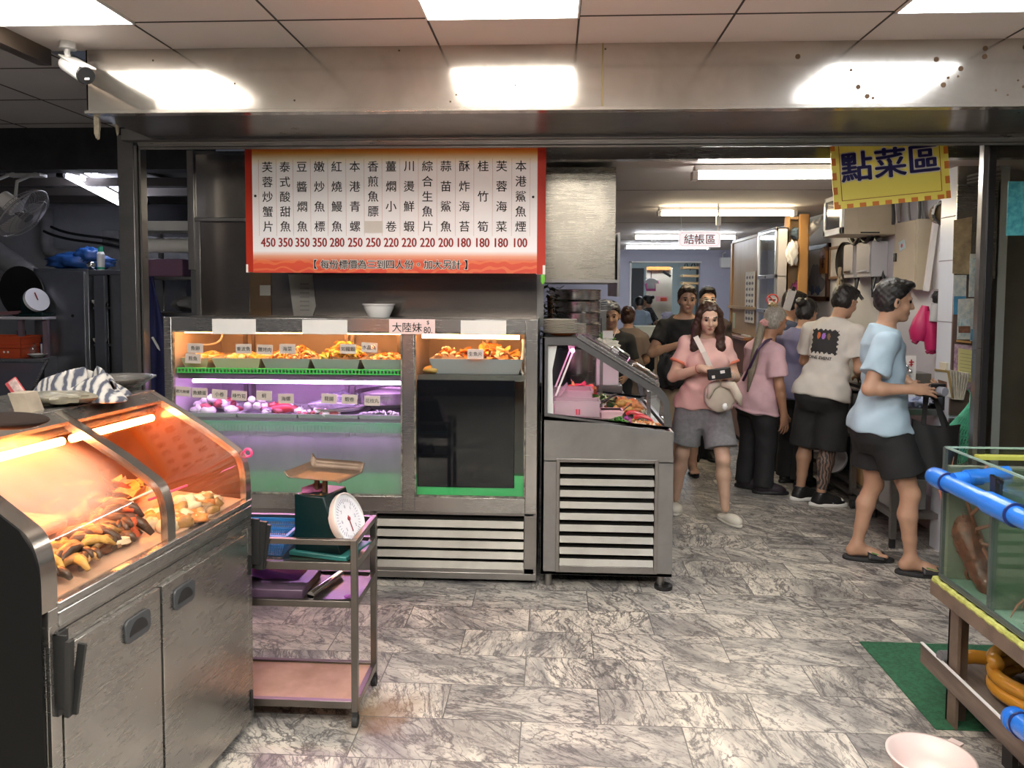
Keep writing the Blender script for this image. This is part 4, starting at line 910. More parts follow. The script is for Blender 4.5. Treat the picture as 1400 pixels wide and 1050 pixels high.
# doors
for v0, v1, hv in ((-.545, -.034, -.44), (-LEN+.055, -.551, -.665)):
    d = part(hc, 'door', MB().box(-.012, .004, v0+.003, v1-.003, .068, .755), CS, bev=.002)
    pl = []
    for c, a0 in (((hv+.037, .705), 0), ((hv-.037, .705), 1), ((hv-.037, .675), 2), ((hv+.037, .675), 3)): pl += arc(c, .018, a0*PI/2, (a0+1)*PI/2, 5)
    h = part(d, 'handle', MB().prism(pl, 'x', .004, .012), M('dark_grey_plastic', (.045, .048, .052), .4), bev=.002)
    pk = arc((hv, .672), .040, .1, PI-.1, 10)
    part(h, 'finger_hole', MB().prism(pk, 'x', .0115, .0128), BLACK) if False else part(d, 'finger_hole', MB().prism(pk, 'x', .0118, .0132), BLACK)
for hz_ in (.10, .60): part(hc, 'hinge', MB().box(.0, .008, -.035, -.02, hz_, hz_+.07), BLACK)
# folded shelf brackets
for v in (-.93, .035):
    t = part(hc, 'shelf_bracket', MB().box(.0, .010, v-.04, v+.0, .60, .80).box(.0, .035, v-.04, v-.034, .62, .80).bar((.045, v-.04, .79), (.03, v-.03, .60), .018, .012).bar((.055, v-.01, .77), (.035, v-.02, .60), .008, .02), M('black_bracket', (.02, .02, .02), .35)) if v < 0 else None
bk = thing('folding_bracket', 'black folding shelf bracket on the end of the heated case', 'bracket', cw(.0, .02), CA, local=True)
part(bk, 'arm', MB().box(-.03, .02, .0, .006, .62, .79).bar((.03, .01, .78), (.012, .012, .60), .012, .03).bar((.045, .02, .765), (.02, .02, .60), .01, .02), MATS['black_bracket'])
solo('pink_hook', MB().tube([cw(-.022, .012, 1.035)+V(.014*math.cos(a)+.006, 0, .014*math.sin(a)) for a in np.linspace(0, 2*PI, 13)[:-1]], .005, 7, True), M('hot_pink_plastic', (.8, .06, .2), .35), 'hot pink ring hooked on the curved end of the heated case', 'hook')
# ---- food in the heated case
FISHY = M('fried_fish', (.62, .34, .12), .4, noise=(22, .6)); CHAR = M('charred_fish', (.10, .06, .04), .4, noise=(22, .6)); PALEF = M('pale_fillet', (.78, .62, .42), .45, noise=(10, .25)); CRAB = M('crab_shell', (.60, .12, .05), .35)
def hp(u, v, z): return cw(u, v, z)
rs = random.Random(11)
fl = ['pale fillet leaning on the curved glass near the middle hoop', 'pale fillet against the glass beside the black end panel', 'pale fillet on the deck behind the middle hoop', 'pale square fillet near the far end of the heated case', 'pale fillet lying flat beyond the middle hoop', 'narrow fillet at the very end of the deck']
for k, (u, v, z, a, sz) in enumerate([(-.10, -.62, .905, .5, .05), (-.12, -.90, .91, .9, .06), (-.17, -.42, .91, -.4, .05), (-.07, -.37, .90, .8, .04), (-.10, -.17, .895, .2, .05), (-.20, -.20, .905, -.6, .045)]):
    solo('fish_fillet', MB().blob(hp(u, v, z), (sz, sz*.55, sz*.28), k, .18, 10, rot=a), PALEF, fl[k], 'fish fillet', 'pale fillets in the heated case')
heap('fried_fish_pieces', 'brown fried pieces piled along the lower glass of the heated case', hp(-.13, -.72, .895), (.08, .22, .05), 90, 'strip', [FISHY, CHAR, YEL], 31, size=.035)
heap('fried_fish_pieces', 'fried chunks beyond the middle hoop in the heated case', hp(-.11, -.25, .885), (.08, .18, .04), 60, 'blob', [FISHY, ORG, PALEF], 32, size=.028)
heap('crab_pieces', 'dark red crab pieces beside the middle hoop', hp(-.17, -.50, .905), (.07, .06, .05), 24, 'strip', [CRAB, CHAR], 33, size=.045)
heap('dark_fish_chunks', 'charred dark chunks in the near part of the heated case', hp(-.17, -.60, .90), (.08, .10, .045), 30, 'blob', [CHAR, BRN], 34, size=.03)
heap('orange_slices', 'orange slices at the back of the heated case deck', hp(-.42, -.30, .915), (.16, .2, .07), 60, 'leaf', [ORG, FISHY, CHAR], 35, size=.045)
solo('steamed_tray', MB().map(lambda p: p) if False else MB().box(-.62, -.30, -.93, -.53, .905, .955, T=lambda p: hp(p[0], p[1], p[2])), M('pale_tray_food', (.80, .62, .42), .5, noise=(6, .2)), 'long pale tray of steamed food behind the fogged glass', 'tray', bev=.02)
solo('pink_skewer', MB().cyl(hp(-.16, -.36, .955), hp(-.10, -.24, .975), .004, n=6), MATS['hot_pink_plastic'], 'hot pink stick lying over the fried chunks', 'stick')
solo('white_skewer', MB().cyl(hp(-.20, -.40, .96), hp(-.15, -.30, .985), .004, n=6), WHITEP, 'white stick beside the hot pink one', 'stick')
# ---- things on the flat top
def towel(label, c, rx, ry, h, seed):
    rs = np.random.RandomState(seed); ph = rs.rand(8)*6
    def fn(s, t):
        a = 2*PI*s; r = t
        k = 1+.18*math.sin(3*a+ph[0])+.1*math.sin(5*a+ph[1])
        z = h*max(0, 1-r**2.2)*(1+.35*math.sin(7*a*.5+9*r+ph[2])+.2*math.sin(4*a+14*r+ph[3]))+.004
        return V(c)+V(rx*r*k*math.cos(a), ry*r*k*math.sin(a), max(z, .002))
    m = MB().grid(fn, 48, 20)
    o = solo('towel', m, stripe, label, 'towel', smooth=True)
    sd = o.modifiers.new('thickness', 'SOLIDIFY'); sd.thickness = .004; sd.offset = 1
    return o
stripe, nt, p = _nt('striped_towel')
wv = _n(nt, 'ShaderNodeTexWave', Scale=11., Distortion=9., Detail=3.); L(nt, coords(nt), wv.inputs['Vector'])
L(nt, ramp(nt, wv.outputs['Fac'], [(.2, (.05, .055, .08)), (.45, (.22, .22, .22)), (.8, (.36, .345, .32))]), p.inputs['Base Color']); p.inputs['Roughness'].default_value = .9
towel('crumpled grey and white striped towel on the flat top of the heated case', V((-1.55, 2.454, 1.262)), .155, .13, .075, 3)
cc = (-1.6, 2.724, 1.262)
solo('shallow_bowl', MB().lathe([(.06, .001), (.09, .008), (.125, .035), (.14, .042), (.142, .045), (.12, .038), (.085, .012), (.001, .006)], (cc[0]-.02, cc[1]+.02, 1.257), 32), ST, 'shallow steel bowl behind the striped towel', 'bowl')
cc = V((-1.558, 2.319, 1.262))
solo('wrapped_packet', MB().blob(cc+V(0, -.01, .022), (.12, .045, .022), 8, .12, 14, rot=.25, fq=5), M('worn_gold_wrapper', (.19, .17, .12), .4, noise=(12, .9), col2=(.05, .05, .045)), 'flat worn packet in dark and gold wrapping in front of the towel', 'packet')
cc = V((-1.581, 2.211, 1.262))
t = thing('chopstick_holder', 'beige paper box holding red tipped printed sticks', 'holder', cc)
part(t, 'box', MB().box(cc[0]-.015, cc[0]+.035, cc[1]-.03, cc[1]+.03, 1.257, 1.315, T=lambda p: p+V(.25*(1.33-p[2]) if False else (p[2]-1.257)*-.35, 0, 0)), M('beige_carton', (.30, .25, .19), .8, noise=(10, .3)))
a, c2 = V((-1.716, 2.33, 1.335)), V((-1.666, 2.33, 1.264))
d = unit(a-c2)
part(t, 'fan', MB().bar(c2-d*.03, a, .008, .038, up=(1, 0, .6)), M('red_print_card', (.35, .05, .06), .6), label='red backed printed card')
part(t, 'card_face', MB().bar(c2-d*.02+V(.006, -.006, .004), a-d*.004+V(.006, -.006, .004), .003, .026, up=(1, 0, .6)), M('pale_pink_card', (.60, .45, .42), .7, noise=(60, .5)))
cc = V((-1.378, 1.881, 1.262))
solo('pan_lid', MB().blob(cc+V(-.03, .02, .02), (.10, .075, .02), 4, .03, 14), M('dark_brown_cloth', (.02, .014, .012), .9, spec=.1), 'rounded dark brown lid on the top edge of the heated case', 'lid')
# ================================================================ steel trolley with scale
TX0, TX1, TY0, TY1 = -1.52, -.715, 2.735, 3.06
tr = thing('steel_trolley', 'square tube steel trolley with three shelves beside the heated case', 'trolley', (-1.1, 2.9, 0))
TS = steel('trolley_steel', (.20, .178, .16), .3)
for x in (TX0, TX1-.024):
    for y in (TY0, TY1-.024):
        lg = part(tr, 'leg', MB().box(x, x+.024, y, y+.024, .06, .71), TS, bev=.002)
        part(lg, 'caster', MB().cyl((x+.012-.01, y+.012, .022), (x+.012+.01, y+.012, .022), .022, n=14).box(x+.002, x+.022, y+.002, y+.022, .03, .06), RUBBER)
r = MB()
for z0, z1 in ((.69, .71), (.595, .625), (.455, .48), (.072, .10)):
    r.box(TX0+.024, TX1-.024, TY0+.001, TY0+.022, z0, z1).box(TX0+.024, TX1-.024, TY1-.022, TY1-.001, z0, z1).box(TX0+.001, TX0+.022, TY0+.024, TY1-.024, z0, z1).box(TX1-.022, TX1-.001, TY0+.024, TY1-.024, z0, z1)
part(tr, 'rail', r, TS, bev=.0015)
part(tr, 'shelf', MB().box(TX0+.02, TX1-.02, TY0+.02, TY1-.02, .606, .612), steel('wet_shelf_steel', (.35, .32, .24), .2))
part(tr, 'shelf', MB().box(TX0+.02, TX1-.02, TY0+.02, TY1-.02, .464, .470), TS)
part(tr, 'shelf', MB().box(TX0+.02, TX1-.02, TY0+.02, TY1-.02, .085, .092), M('pinkish_worn_board', (.48, .29, .21), .5, noise=(5, .3), col2=(.30, .17, .10)), label='pinkish worn bottom board')
# scale
sx, sy, sz = -.868, 2.905, .613
sc_ = thing('platform_scale', 'dark green spring scale with tilted round dial on the trolley', 'scale', (sx, sy, sz), math.radians(-14), local=True)
DG2 = M('dark_green_enamel', (.002, .014, .015), .35, spec=.3)
part(sc_, 'base', MB().box(-.115, .13, -.10, .10, 0, .018), M('teal_enamel', (.03, .16, .15), .35), bev=.004)
part(sc_, 'body', MB().prism([(-.10, .018), (.10, .018), (.028, .235), (-.10, .235)], 'y', -.085, .085), DG2, bev=.006)
part(sc_, 'spindle', MB().box(-.045, -.03, -.03, -.015, .235, .30).box(-.01, .005, -.03, -.015, .235, .30).box(-.06, .02, -.05, .05, .293, .302), M('rusty_iron', (.12, .07, .045), .7))
part(sc_, 'top_cloth', MB().blob((-.06, .0, .238), (.04, .06, .018), 3, .2), M('purplish_rag', (.35, .10, .22), .8))
pan = MB()
def panf(s, t):
    x = -.015+(s-.5)*.235; y = (t-.5)*.20; e = max(0, abs(s-.5)*2-.86)/.14; e2 = max(0, abs(t-.5)*2-.8)/.2
    return V(x, y, .303+.02*e*(1 if s < .5 else -.3)+.032*e2*(1 if t > .5 else 0))
pan.grid(panf, 24, 20)
po = part(sc_, 'pan', pan, M('brownish_pan', (.17, .115, .08), .4, .5, noise=(6, .4)), smooth=True)
sd = po.modifiers.new('thickness', 'SOLIDIFY'); sd.thickness = .003
dn = unit(V(.93, 0, .37)); dc = V(.078, 0, .130)
dial = part(sc_, 'dial_rim', MB().lathe([(.092, -.02), (.102, .0), (.102, .014), (.096, .016), (.094, .006), (.001, .006)], dc, 32, dn), M('dial_rim_white', (.70, .68, .66), .3, .3))
part(dial, 'dial_face', MB().cyl(dc+dn*.006, dc+dn*.008, .094, n=32), M('dial_white', (.72, .72, .76), .4))
R_, U_ = V(0, 1, 0), np.cross(V(0, 1, 0), dn)
if U_[2] < 0: U_ = -U_
R_ = -np.cross(dn, U_) if np.cross(R_, U_) @ dn < 0 else R_
nd = MB(); face = dc+dn*.0088
for k in range(40):
    a = 2*PI*k/40; e = R_*math.sin(a)+U_*math.cos(a); nd.bar(face+e*(.066 if k % 5 else .060), face+e*.078, .0012, .0006, up=dn)
for k, s in enumerate(('0', '1', '2', '3', '4', '5', '6', '7')):
    a = 2*PI*k/8; text(nd, s, face+(R_*math.sin(a)+U_*math.cos(a))*.048, R_, U_, .018, .01)
part(dial, 'graduation', nd, M('dial_print', (.10, .06, .14), .6))
part(dial, 'needle', MB().bar(face+dn*.002-U_*.05, face+dn*.002+U_*.012, .005, .001, up=dn).cyl(face, face+dn*.004, .008, n=12), M('dial_needle', (.30, .04, .05), .5))
# blue basket
bx0, bx1, by0, by1, bz = -1.32, -1.0, 2.80, 3.03, .613
bs = thing('blue_basket', 'blue perforated plastic basket beside the green scale', 'basket', ((bx0+bx1)/2, 2.9, bz))
BLU = M('blue_plastic', (.03, .19, .48), .35)
def bsk(u, v, h):
    o = .03*(1-h/.085)
    return V(bx0+o+(bx1-bx0-2*o)*u, by0+o+(by1-by0-2*o)*v, bz+h)
m = MB()
for (ua, va, ub, vb, n) in ((0, 0, 1, 0, 34), (1, 0, 1, 1, 24), (1, 1, 0, 1, 34), (0, 1, 0, 0, 24)):
    for k in range(n+1): 
        u, v = ua+(ub-ua)*k/n, va+(vb-va)*k/n; m.bar(bsk(u, v, 0), bsk(u, v, .085), .0028)
    for h in np.linspace(.003, .06, 7): m.bar(bsk(ua, va, h), bsk(ub, vb, h), .0028)
    m.bar(bsk(ua, va, .08), bsk(ub, vb, .08), .012, .012).bar(bsk(ua, va, .045), bsk(ub, vb, .045), .005, .006)
part(bs, 'side_wall', m, BLU)
m = MB()
for k in range(25): m.bar(bsk(k/24, 0, .002), bsk(k/24, 1, .002), .004)
for k in range(17): m.bar(bsk(0, k/16, .002), bsk(1, k/16, .002), .004)
part(bs, 'bottom', m, BLU)
cbm = steel('board_steel', (.30, .26, .30), .35)
solo('wet_board', MB().box(-1.48, -.93, 2.77, 3.0, .471, .505), M('wet_cutting_board', (.10, .06, .10), .3, noise=(6, .5)), 'dark wet board on the middle trolley shelf', 'board', bev=.004)
solo('purple_cloth', MB().grid(lambda s, t: V(-1.40+.42*s, 2.86+.14*t, .507+.012*abs(math.sin(9*s+4*t))*math.sin(PI*s)), 30, 10), M('purple_rag', (.30, .08, .32), .9), 'purple rag spread over the dark wet board', 'rag', smooth=True)
solo('steel_rod', MB().cyl((-.90, 2.77, .487), (-.85, 3.0, .487), .014, n=12), CHROME, 'round steel rod lying beside the dark wet board', 'rod')
solo('purple_scrap', MB().blob((-.765, 2.79, .477), (.012, .01, .006), 1, .3), MATS['purple_rag'], 'small purple scrap by the trolley leg', 'scrap')
# ================================================================ live seafood tank on its stand
KX, KY0, KY1, KZ0, KZ1 = 1.457, 1.55, 2.915, .565, 1.055
KX1 = 2.15
tk = thing('seafood_tank', 'glass seafood tank with spiny lobsters and a blue pipe along its side', 'tank', (1.8, 2.3, .56))
TG = glass('tank_glass', (.94, .98, .96), .015, .9)
e = .008
for nm, bx in (('side_glass', (KX, KX+e, KY0, KY1)), ('side_glass', (KX1-e, KX1, KY0, KY1)), ('end_glass', (KX, KX1, KY1-e, KY1)), ('end_glass', (KX, KX1, KY0, KY0+e)), ('divider_glass', (KX+e, KX1-e, 2.60, 2.606))):
    part(tk, nm, MB().box(*bx, KZ0, KZ1), TG)
part(tk, 'bottom_glass', MB().box(KX, KX1, KY0, KY1, KZ0-.008, KZ0), M('greenish_tank_floor', (.38, .50, .45), .3))
sl_ = MB()
for x, y in ((KX, KY1), (KX1, KY1), (KX, KY0)): sl_.bar((x+.003, y-.003, KZ0), (x+.003, y-.003, KZ1), .013, .013, up=(1, 0, 0))
sl_.bar((KX+.012, 2.603, KZ0), (KX+.012, 2.603, KZ1-.04), .014, .02, up=(1, 0, 0)).bar((KX, KY1, KZ0+.005), (KX, KY0, KZ0+.005), .012, .012).bar((KX, KY1-.003, KZ0+.005), (KX1, KY1-.003, KZ0+.005), .012, .012)
part(tk, 'corner_seal', sl_, M('grey_silicone', (.07, .085, .08), .4))
part(tk, 'rim', MB().bar((KX+.004, KY1, KZ1), (KX+.004, KY0, KZ1), .01, .006).bar((KX, KY1-.004, KZ1), (KX1, KY1-.004, KZ1), .01, .006), M('green_glass_edge', (.25, .36, .31), .15))
part(tk, 'brace', MB().box(KX+.1, KX1, 2.86, 2.90, KZ1-.035, KZ1-.022), M('olive_brace', (.40, .42, .08), .4))
wt = bpy.data.materials.new('tank_water'); wt.use_nodes = True; nt = wt.node_tree; nt.nodes.remove(nt.nodes['Principled BSDF'])
tr_ = _n(nt, 'ShaderNodeBsdfTransparent'); tr_.inputs['Color'].default_value = (.93, .97, .94, 1)
df = _n(nt, 'ShaderNodeBsdfTranslucent'); df.inputs['Color'].default_value = (.46, .48, .40, 1)
mx = _n(nt, 'ShaderNodeMixShader'); mx.inputs[0].default_value = .17; L(nt, tr_.outputs[0], mx.inputs[1]); L(nt, df.outputs[0], mx.inputs[2]); L(nt, mx.outputs[0], nt.nodes['Material Output'].inputs['Surface'])
part(tk, 'water', MB().box(KX+.0085, KX1-.0085, 2.6065, KY1-.0085, KZ0+.001, .985).box(KX+.0085, KX1-.0085, KY0+.0085, 2.5995, KZ0+.001, .985), wt)
def wav(s, t): return V(KX+.009+(KX1-KX-.018)*s, KY0+.01+(KY1-KY0-.02)*t, .986+.003*math.sin(9*s+14*t)+.002*math.sin(31*s-22*t))
part(tk, 'water_surface', MB().grid(wav, 30, 50), glass('water_surface', (.80, .90, .86), .04, 1.2), smooth=True)
part(tk, 'back_panel', MB().box(KX1-.02, KX1-.012, KY0+.01, KY1-.01, KZ0, .98), M('algae_back', (.42, .46, .34), .6, noise=(6, .3)))
part(tk, 'end_panel', MB().box(KX+.009, KX1-.012, KY1-.03, KY1-.0095, KZ0+.002, .99).box(KX+.009, KX1-.012, 2.607, 2.616, KZ0+.002, .97), M('murky_end_panel', (.27, .275, .22), .6, noise=(4, .25)))
# stand
BRNW = M('brown_stand_steel', (.16, .115, .085), .45, noise=(8, .4)); YT = M('yellow_green_foam', (.52, .55, .16), .6, noise=(35, .5), col2=(.28, .3, .06))
sd_ = thing('tank_stand', 'brown steel stand under the tank with a plank shelf', 'stand', (1.8, 2.2, 0))
part(sd_, 'top_frame', MB().box(1.437, 1.49, KY0, 2.945, .487, .540).box(1.49, 2.15, 2.90, 2.945, .487, .540).box(2.15, 2.2, KY0, 2.945, .487, .540).box(1.49, 2.15, KY0, KY0+.05, .487, .540), BRNW, bev=.002)
part(sd_, 'foam_edge', MB().tube([(1.445, 2.93-.02*k, .548) for k in range(70)], [.011+.002*math.sin(2.1*k) for k in range(70)], 8).tube([(1.445+.03*k, 2.935, .548) for k in range(24)], .011, 8), YT, label='yellow green foam strip')
for x, y in ((1.503, 2.86), (2.12, 2.86), (1.503, 1.62), (2.12, 1.62)):
    part(sd_, 'leg', MB().box(x, x+.012, y, y+.07, 0, .49).box(x, x+.07, y+.058, y+.07, 0, .49), BRNW, bev=.001)
part(sd_, 'plank', MB().box(1.484, 1.50, 1.6, 3.10, .145, .222).box(1.50, 2.12, 1.62, 3.10, .15, .165), M('weathered_plank', (.17, .13, .105), .7, noise=(7, .5), scale=(3, .4, 3)), bev=.002)
part(sd_, 'plank_edge', MB().box(1.483, 1.493, 1.6, 3.10, .222, .227), WHITE, label='white worn upper edge')
for a_ in ((1.60, 1.64, 3.0, 3.04), (1.60, 1.64, 1.7, 1.74), (1.56, 1.58, 2.60, 2.66)): part(sd_, 'shelf_support', MB().box(*a_, 0, .15), BLACK)
# blue pipe
BP = M('blue_pipe_plastic', (.02, .16, .62), .25)
pp = thing('blue_pipe', 'glossy blue water pipe running along the tank side', 'pipe', (1.41, 2.3, .9))
pz = .953; px_ = 1.405
def pip(y): return V(px_, y, pz-.0*(2.9-y))
part(pp, 'pipe', MB().cyl(pip(2.85), pip(1.5), .030, n=24), BP)
part(pp, 'end_cap', MB().lathe([(.001, .055), (.02, .052), (.033, .035), (.036, .01), (.036, 0)], pip(2.845), 24, (0, 1, 0)).cyl(pip(2.85), pip(2.78), .036, n=24), BP, label='blue rounded cap')
part(pp, 'coupling', MB().cyl(pip(2.52), pip(2.38), .037, n=24), BP)
NVS = M('navy_seal', (.01, .02, .10), .4)
part(pp, 'seam_ring', MB().cyl(pip(2.781), pip(2.775), .0366, n=24), NVS); part(pp, 'seam_ring', MB().cyl(pip(2.381), pip(2.375), .038, n=24), NVS)
part(pp, 'branch', MB().cyl((px_, 2.74, pz+.02), (1.60, 2.76, pz+.045), .024, n=18).cyl((1.45, 2.747, pz+.025), (1.50, 2.752, pz+.03), .029, n=18), BP)
part(pp, 'clip', MB().box(1.45, 1.475, 2.57, 2.60, .90, 1.02).bar((1.46, 2.55, 1.01), (1.46, 2.61, 1.02), .012, .01), BLACK)
q = thing('blue_elbow', 'short blue pipe elbow low beside the weathered plank', 'pipe', (1.385, 2.3, 0.321))
a = V((1.385, 2.3, 0.355)); c = V((1.358, 2.15, 0.387))
part(q, 'pipe', MB().cyl(a, c, .035, n=20).lathe([(.001, .04), (.025, .035), (.038, .01), (.038, -.01)], a, 20, unit(a-c)), BP)
part(q, 'seam_ring', MB().cyl(lerp(a, c, .3), lerp(a, c, .36), .039, n=20), MATS['navy_seal'])
# spiny lobsters
LOB = M('lobster_shell', (.26, .075, .04), .35, noise=(30, .7), bump=(40, .5)); LOBL = M('lobster_leg', (.28, .09, .05), .4)
def lobster(label, base, d, up, s, seed):
    """tail to head along d"""
    base = V(base); d = unit(d); up = unit(V(up)-d*(V(up)@d)); w = np.cross(d, up); rs = random.Random(seed)
    t = thing('spiny_lobster', label, 'lobster', base)
    def P(a, b, c): return base+(d*a+w*b+up*c)*s
    m = MB(); st = [(-.16, .012), (-.14, .026), (-.11, .03), (-.105, .027), (-.08, .033), (-.075, .03), (-.045, .036), (-.04, .033), (-.01, .040), (-.005, .037), (.02, .043), (.06, .046), (.10, .043), (.135, .034), (.155, .016)]
    m.tube([P(a, 0, -.25*max(0, -a-.06)) for a, r in st], [r*s for a, r in st], 14)
    for k in range(-2, 3): m.add([P(-.15, .012*k-.008, -.025), P(-.15, .012*k+.008, -.025), P(-.205+.006*abs(k), .022*k+.012, -.045), P(-.205+.006*abs(k), .022*k-.012, -.045), P(-.18, .017*k, -.028)], [(0, 1, 4), (1, 2, 4), (2, 3, 4), (3, 0, 4), (0, 3, 2, 1)])
    for k in range(16): 
        a = rs.uniform(.02, .14); an = rs.uniform(.2, PI-.2); m.cyl(P(a, .04*math.cos(an), .04*math.sin(an)), P(a+.012, .052*math.cos(an), .052*math.sin(an)), .004*s, .0005, 5)
    part(t, 'body', m, LOB)
    for sd_ in (-1, 1):
        for k in range(5):
            a0 = .03+.022*k; sp = (k-2)*.045
            part(t, 'leg', MB().tube([P(a0, sd_*.03, -.02), P(a0+sp*.6, sd_*.085, .005), P(a0+sp*1.2, sd_*.125, -.03), P(a0+sp*1.6, sd_*.145, -.07)], [.007*s, .0065*s, .005*s, .002*s], 6), LOBL)
        part(t, 'antenna', MB().tube([P(.14, sd_*.015, .015), P(.17, sd_*.025, .02), P(.21, sd_*.035, .02), P(.27, sd_*.05, .01), P(.33, sd_*.05+.01*seed, -.02)], [.009*s, .008*s, .0045*s, .003*s, .0012*s], 6), LOBL)
        part(t, 'eye', MB().blob(P(.15, sd_*.018, .02), .007*s, 1, 0, 6), BLACK)
    return t
lobster('brown red lobster hanging head up against the tank side glass', (1.535, 2.823, 0.663), V(-.06, .42, .6), (-.9, .1, .1), 1.12, 1)
lobster('second lobster crouching on the tank floor by the glass divider', V(1.60, 2.68, .64), V(.15, .1, .35), (-.8, -.2, .3), .85, 2)
lobster('dim lobster beyond the glass divider', V(1.62, 2.50, .66), V(.5, .35, .12), (-.3, 0, .9), .8, 3)
# hose, mat, basin
hz = .166
HM = M('amber_hose', (.52, .25, .03), .22, coat=.4)
hs = thing('yellow_hose', 'thick amber yellow hose coiled on the plank shelf', 'hose', (1.7, 2.7, hz))
a = V((1.537, 3.011, 0.245)); 
pts = [V(1.585, 2.99, .235)]
E1 = [V(1.60+.0, 3.0, .236), V(1.72, 2.99, .236)]
cx_, cy_ = 1.80, 2.72
loop = [V(cx_+.20*math.cos(t)*(1+.04*math.sin(t)), cy_+.24*math.sin(t), .20+.022*(t-PI/2)/(PI)+.012*math.sin(2*t)) for t in np.linspace(PI/2, PI/2+4.4*PI, 60)]
part(hs, 'hose', MB().tube([V(1.56, 2.965, .232), V(1.62, 2.972, .232), V(1.69, 2.975, .225)]+loop, .026, 12), HM, smooth=True)
part(hs, 'nozzle', MB().tube([V(1.49, 2.957, .235), V(1.565, 2.966, .233)], .024, 14).cyl(V(1.485, 2.9565, .235), V(1.4895, 2.957, .235), .018, n=12), M('grey_pipe_end', (.13, .13, .135), .5))
solo('green_mat', MB().box(1.435, 2.05, 2.86, 3.58, 0, .006), M('green_rubber_mat', (.02, .12, .055), .8, noise=(60, .4), bump=(120, .5)), 'dark green floor mat under the tank stand', 'mat', bev=.002)
bs_ = thing('plastic_basin', 'pale pink round basin on the floor beside the tank', 'basin', (1.235, 2.485, 0))
part(bs_, 'bowl', MB().lathe([(.08, .002), (.085, .0), (.108, .06), (.126, .118), (.134, .122), (.134, .127), (.124, .126), (.104, .062), (.08, .012), (.001, .010)], (1.235, 2.485, 0), 40), M('pale_pink_plastic', (.66, .53, .50), .35), smooth=True)
part(bs_, 'lug', MB().bar((1.345, 2.56, .124), (1.365, 2.575, .124), .04, .008), MATS['pale_pink_plastic'])
# ================================================================ dim kitchen behind the post
YK = 5.6
KS = STK
c = thing('steel_cupboard', 'large dark steel cupboard with a blue bag on top', 'cupboard', (-3.7, 5.9, 0))
a, b = V((-3.932, 5.6, 1.785)), V((-3.505, 5.6, 1.787))
part(c, 'body', MB().box(a[0], b[0], 5.62, 6.3, 0, a[2]), KS, bev=.004)
part(c, 'door', MB().box(a[0]+.01, b[0]-.02, 5.60, 5.62, .05, a[2]-.02), KS, bev=.003)
part(c, 'keyhole', MB().cyl((-3.62, 5.598, 1.43), (-3.62, 5.602, 1.43), .012, n=10), BLACK)
c2 = thing('steel_locker', 'narrower dark steel cupboard with ajar door against the post', 'cupboard', (-3.3, 5.9, 0))
part(c2, 'body', MB().box(b[0]+.02, b[0]+.10, 5.7, 6.3, 0, 1.76).box(-3.34, -2.75, 5.62, 6.3, 0, 1.76).box(b[0]+.02, -2.75, 5.6, 6.3, 1.74, 1.775), KS, bev=.003)
part(c2, 'door', MB().box(-3.42, -3.345, 5.55, 5.57, .05, 1.73), KS)
part(c2, 'shelf', MB().box(b[0]+.02, -3.34, 5.64, 6.2, 1.20, 1.215).box(b[0]+.02, -3.34, 5.64, 6.2, 1.48, 1.495), KS)
for z, lab in ((1.55, 'white bowl on the upper shelf in the cupboard gap'), (1.26, 'white bowl on the lower shelf in the cupboard gap')):
    solo('bowl', MB().lathe([(.02, -.05), (.05, -.02), (.055, 0), (.001, -.01)], (b[0]+.06, 5.66, z), 16), WHITEP, lab, 'bowl')
m = MB().blob((0, 0, 0), (.24, .10, .075), 8, .22, 18, fq=6).map(lambda p: p+V((a[0]+b[0])/2+.02, 5.85, a[2]+.06))
m.blob(((a[0]+b[0])/2+.10, 5.83, a[2]+.11), (.11, .09, .06), 9, .2, 14, fq=7)
solo('blue_bag', m, M('blue_plastic_bag', (.03, .12, .42), .35, noise=(9, .4)), 'crumpled blue plastic bag lying on the large steel cupboard', 'bag', smooth=True)
solo('ball_lid', MB().blob((b[0]+.0, 5.66, a[2]+.03), (.033, .03, .03), 1, 0, 12), CHROME, 'small shiny ball shaped lid beside the blue bag', 'lid')
sp = V((-3.439, 5.65, 1.794))
t = thing('spray_can', 'green capped white spray can on the narrower cupboard', 'spray can', (sp[0], 5.68, 1.776))
part(t, 'can', MB().cyl((sp[0], 5.68, 1.776), (sp[0], 5.68, 1.90), .027, n=18).lathe([(.027, 1.90), (.02, 1.915), (.001, 1.916)], (sp[0], 5.68, 0), 18), WHITEP)
part(t, 'cap', MB().cyl((sp[0], 5.68, 1.905), (sp[0], 5.68, 1.955), .02, .015, n=16), M('green_cap', (.02, .30, .17), .4))
part(t, 'band', MB().cyl((sp[0], 5.68, 1.782), (sp[0], 5.68, 1.80), .0275, n=18), MATS['green_cap'])
# shelf with wok, scale and crate, and the sloping glass front below it
x0, x1 = -4.5, -3.75
sh = thing('steel_shelf', 'low steel shelf with white top under the hanging fan', 'shelf', (-4.1, 5.5, 1.1))
part(sh, 'top', MB().box(x0, x1, 5.45, 5.75, 1.405, 1.425), M('white_laminate', (.55, .55, .62), .4), bev=.003)
for x in (x0+.02, -3.98, x1-.04): part(sh, 'post', MB().box(x, x+.035, 5.50, 5.53, 1.12, 1.405), M('purplish_post', (.16, .12, .15), .4))
part(sh, 'lower_shelf', MB().box(x0, x1, 5.35, 5.8, 1.09, 1.125), KS)
part(sh, 'cabinet', MB().box(x0, x1, 5.45, 6.0, 0, 1.09), KS)
cl = thing('dark_display_case', 'unlit display case with a sloping dark glass front in the kitchen', 'display case', (-4.0, 4.9, 0))
g0, g1, g2 = V((-3.561, 5.35, 1.162)), V((-3.022, 4.75, 1.031)), 0
pf = [(5.35, 0), (5.35, 1.10), (5.30, 1.10), (4.62, .80), (4.6, .75), (4.6, 0)]
